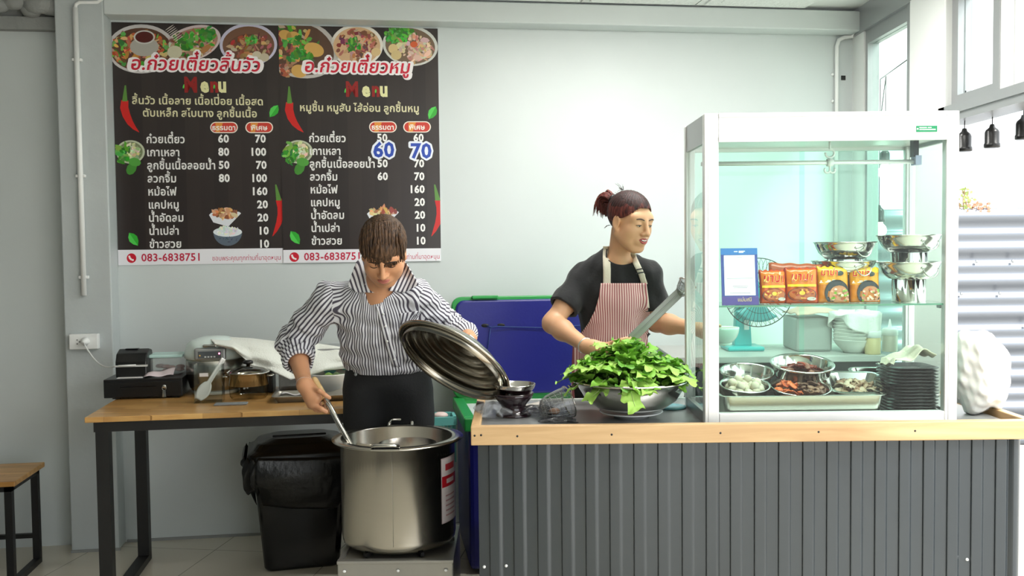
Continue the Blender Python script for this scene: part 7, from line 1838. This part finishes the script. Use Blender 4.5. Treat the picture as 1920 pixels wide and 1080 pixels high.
# trousers and shoes (out of sight below the counter)
Ft = Field((.18, 3.80, .04), (.68, 4.20, 1.0), .006)
Ft.ell(tuple(wPel + V3((0, .01, -.02))), (.155, .115, .14), .03)
for s in (-1, 1):
    hip = wPel + V3((s * .08, 0, -.06)); Ft.chain([tuple(hip), (hip.x, 4.02, .48), (hip.x, 4.05, .08)], [.095, .07, .058], .03)
    x = hip.x; S = MB(); S.ball((x, 3.97, .04), (.042, .125, .04), 16); S.build('shoe', BLACKP, parent=wroot)
Ft.op(lambda x, y, z: z - .96 + 0 * x + 0 * y, Ft.lo, Ft.lo + Ft.n * Ft.h, 0, 'i'); Ft.build('trousers', BLK, parent=wroot, smooth=1)
# apron laid over the tee: outline in front view, cloth a little off the body
APR = stripe_mat('pink_striped_apron', (242, 214, 208), (176, 104, 108), .0094, .50)
edgeL = [(1126, 531), (1123, 556), (1115, 583), (1103, 606), (1088, 624), (1074, 640), (1072, 680), (1070, 735), (1068, 800)]
edgeR = [(1212, 531), (1214, 556), (1216, 583), (1214, 610), (1213, 630), (1214, 660), (1217, 690), (1220, 735), (1224, 800)]
def apron(u, v):
    (xl, yl), (xr, yr) = lerp_(edgeL, v), lerp_(edgeR, v); x = xl + (xr - xl) * u; y = yl + (yr - yl) * u
    d = ray(x, y).normalized(); h = eb.ray_cast(CAM_C, d)[0]; ymax = 3.965 + .06 * abs(2 * u - 1) ** 2
    p = h if h is not None and h.y < ymax else at(x, y, ymax)
    return p - d * (.015 + .003 * math.sin(16 * u + 3 * v) * v)
ag = smooth_grid(apron, 30, 44, 16)
S = MB(); S.grid(ag, 30, 44); ap = S.build('apron', APR, parent=wroot, solid=.003)
me = ap.data; a_ = me.attributes.new('weft', 'FLOAT', 'CORNER'); off = root_loc(ap)
def pixx(p):
    q = p - CAM_C; w_ = q.dot(CAM_F); return 960 + F_PX * q.dot(CAM_R) / w_
apc = wPel.lerp(wNk, .5)
a_.data.foreach_set('value', [5 + (lambda p: math.atan2((p.x - apc.x) / .15, -(p.y - apc.y - .02) / .12) * .15)(me.vertices[l.vertex_index].co + off) for l in me.loops])
# neck straps, with a slide buckle on the right one
STR = mat('cream_strap', (226, 218, 200), rough=.8, bump=.2, bscale=150)
def strap(pts, w, name):
    def f(u, v):
        x, y = lerp_(pts, u); x2, y2 = lerp_(pts, min(1, u + .02)); x1, y1 = lerp_(pts, max(0, u - .02)); l = math.hypot(x2 - x1, y2 - y1) or 1
        return onto(eb, x + (v - .5) * w * (y2 - y1) / l, y - (v - .5) * w * (x2 - x1) / l, .006, 3.97)
    S = MB(); S.grid(smooth_grid(f, 20, 3, 2), 20, 3); return S.build(name, STR, parent=ap, solid=.002)
strap([(1138, 462), (1137, 482), (1138, 505), (1138, 534)], 14, 'neck_strap'); strap([(1183, 470), (1188, 482), (1194, 496), (1202, 512), (1209, 534)], 11, 'neck_strap')
strap([(1204, 514), (1207, 530), (1210, 552), (1213, 578)], 10, 'strap_tail')
for y_, c_ in ((505, BLACKP), (512, BLACKP)):
    a, b_ = onto(eb, 1193, y_ + 1, .012, 3.9), onto(eb, 1208, y_ - 2, .012, 3.9); b_.y = a.y; S = MB(); S.bar(a, b_, .003, .005, up=(0, 0, 1)); S.build('buckle', c_, parent=ap)
wd = (wWr - wEr).normalized(); Mw = frame_to(wd); wc = wWr - wd * .012
S = MB(); S.tube([wc + Mw @ V3((.030 * math.cos(t_), .030 * math.sin(t_), .0)) for t_ in [6.283 * k / 30 for k in range(30)]], .0035, 8, close=True); S.build('bracelet', mat('silver_bracelet', (220, 216, 208), rough=.25, metal=.6), parent=wroot)
# the long skimmer in her hand
sk = thing('noodle_skimmer', kA, 'long steel noodle skimmer held up by the woman in front of her apron', 'skimmer')
kg = kA + kd * .055
S = MB(); S.tube([kA - kd * .03, kA - kd * .02, kA + kd * .02, kg], [.007, .011, .012, .011], 12); S.build('handle', HANDW, parent=sk)
S = MB(); S.bar(kg - kd * .006, kB - kd * .01, .007, .036, up=(-kd.z, 0, kd.x)); S.bar(kg - kd * .006, kB - kd * .01, .012, .006, up=(-kd.z, 0, kd.x)); S.build('flat_shaft', GREYAL, parent=sk, bev=.002)
kc_ = kB + kd * .012; Mk = frame_to(V3((.55, .2, .80)), (0, 1, 0))
S = MB(); S.tube([kc_ + Mk @ V3((.034 * math.cos(t_), .034 * math.sin(t_), .02)) for t_ in [6.283 * k / 24 for k in range(24)]], .0028, 8, close=True); S.build('hoop', STEEL, parent=sk)
S = MB(); S.lathe([(.033, .02), (.031, 0), (.024, -.022), (.010, -.034), (0, -.036)], 28, c=kc_, M=Mk); S.build('mesh_cup', WIRE, parent=sk)
S = MB()
for k in range(12): a0 = 6.283 * k / 12; S.tube([kc_ + Mk @ V3((r_ * math.cos(a0), r_ * math.sin(a0), z_)) for r_, z_ in ((.034, .02), (.031, 0), (.024, -.022), (.006, -.036))], .0009, 4, cap=False)
for r_, z_ in ((.032, .008), (.029, -.008), (.024, -.022), (.014, -.032)): S.tube([kc_ + Mk @ V3((r_ * math.cos(t_), r_ * math.sin(t_), z_)) for t_ in [6.283 * k / 20 for k in range(20)]], .0009, 4, close=True)
S.build('wire_net', ALUD, parent=sk)
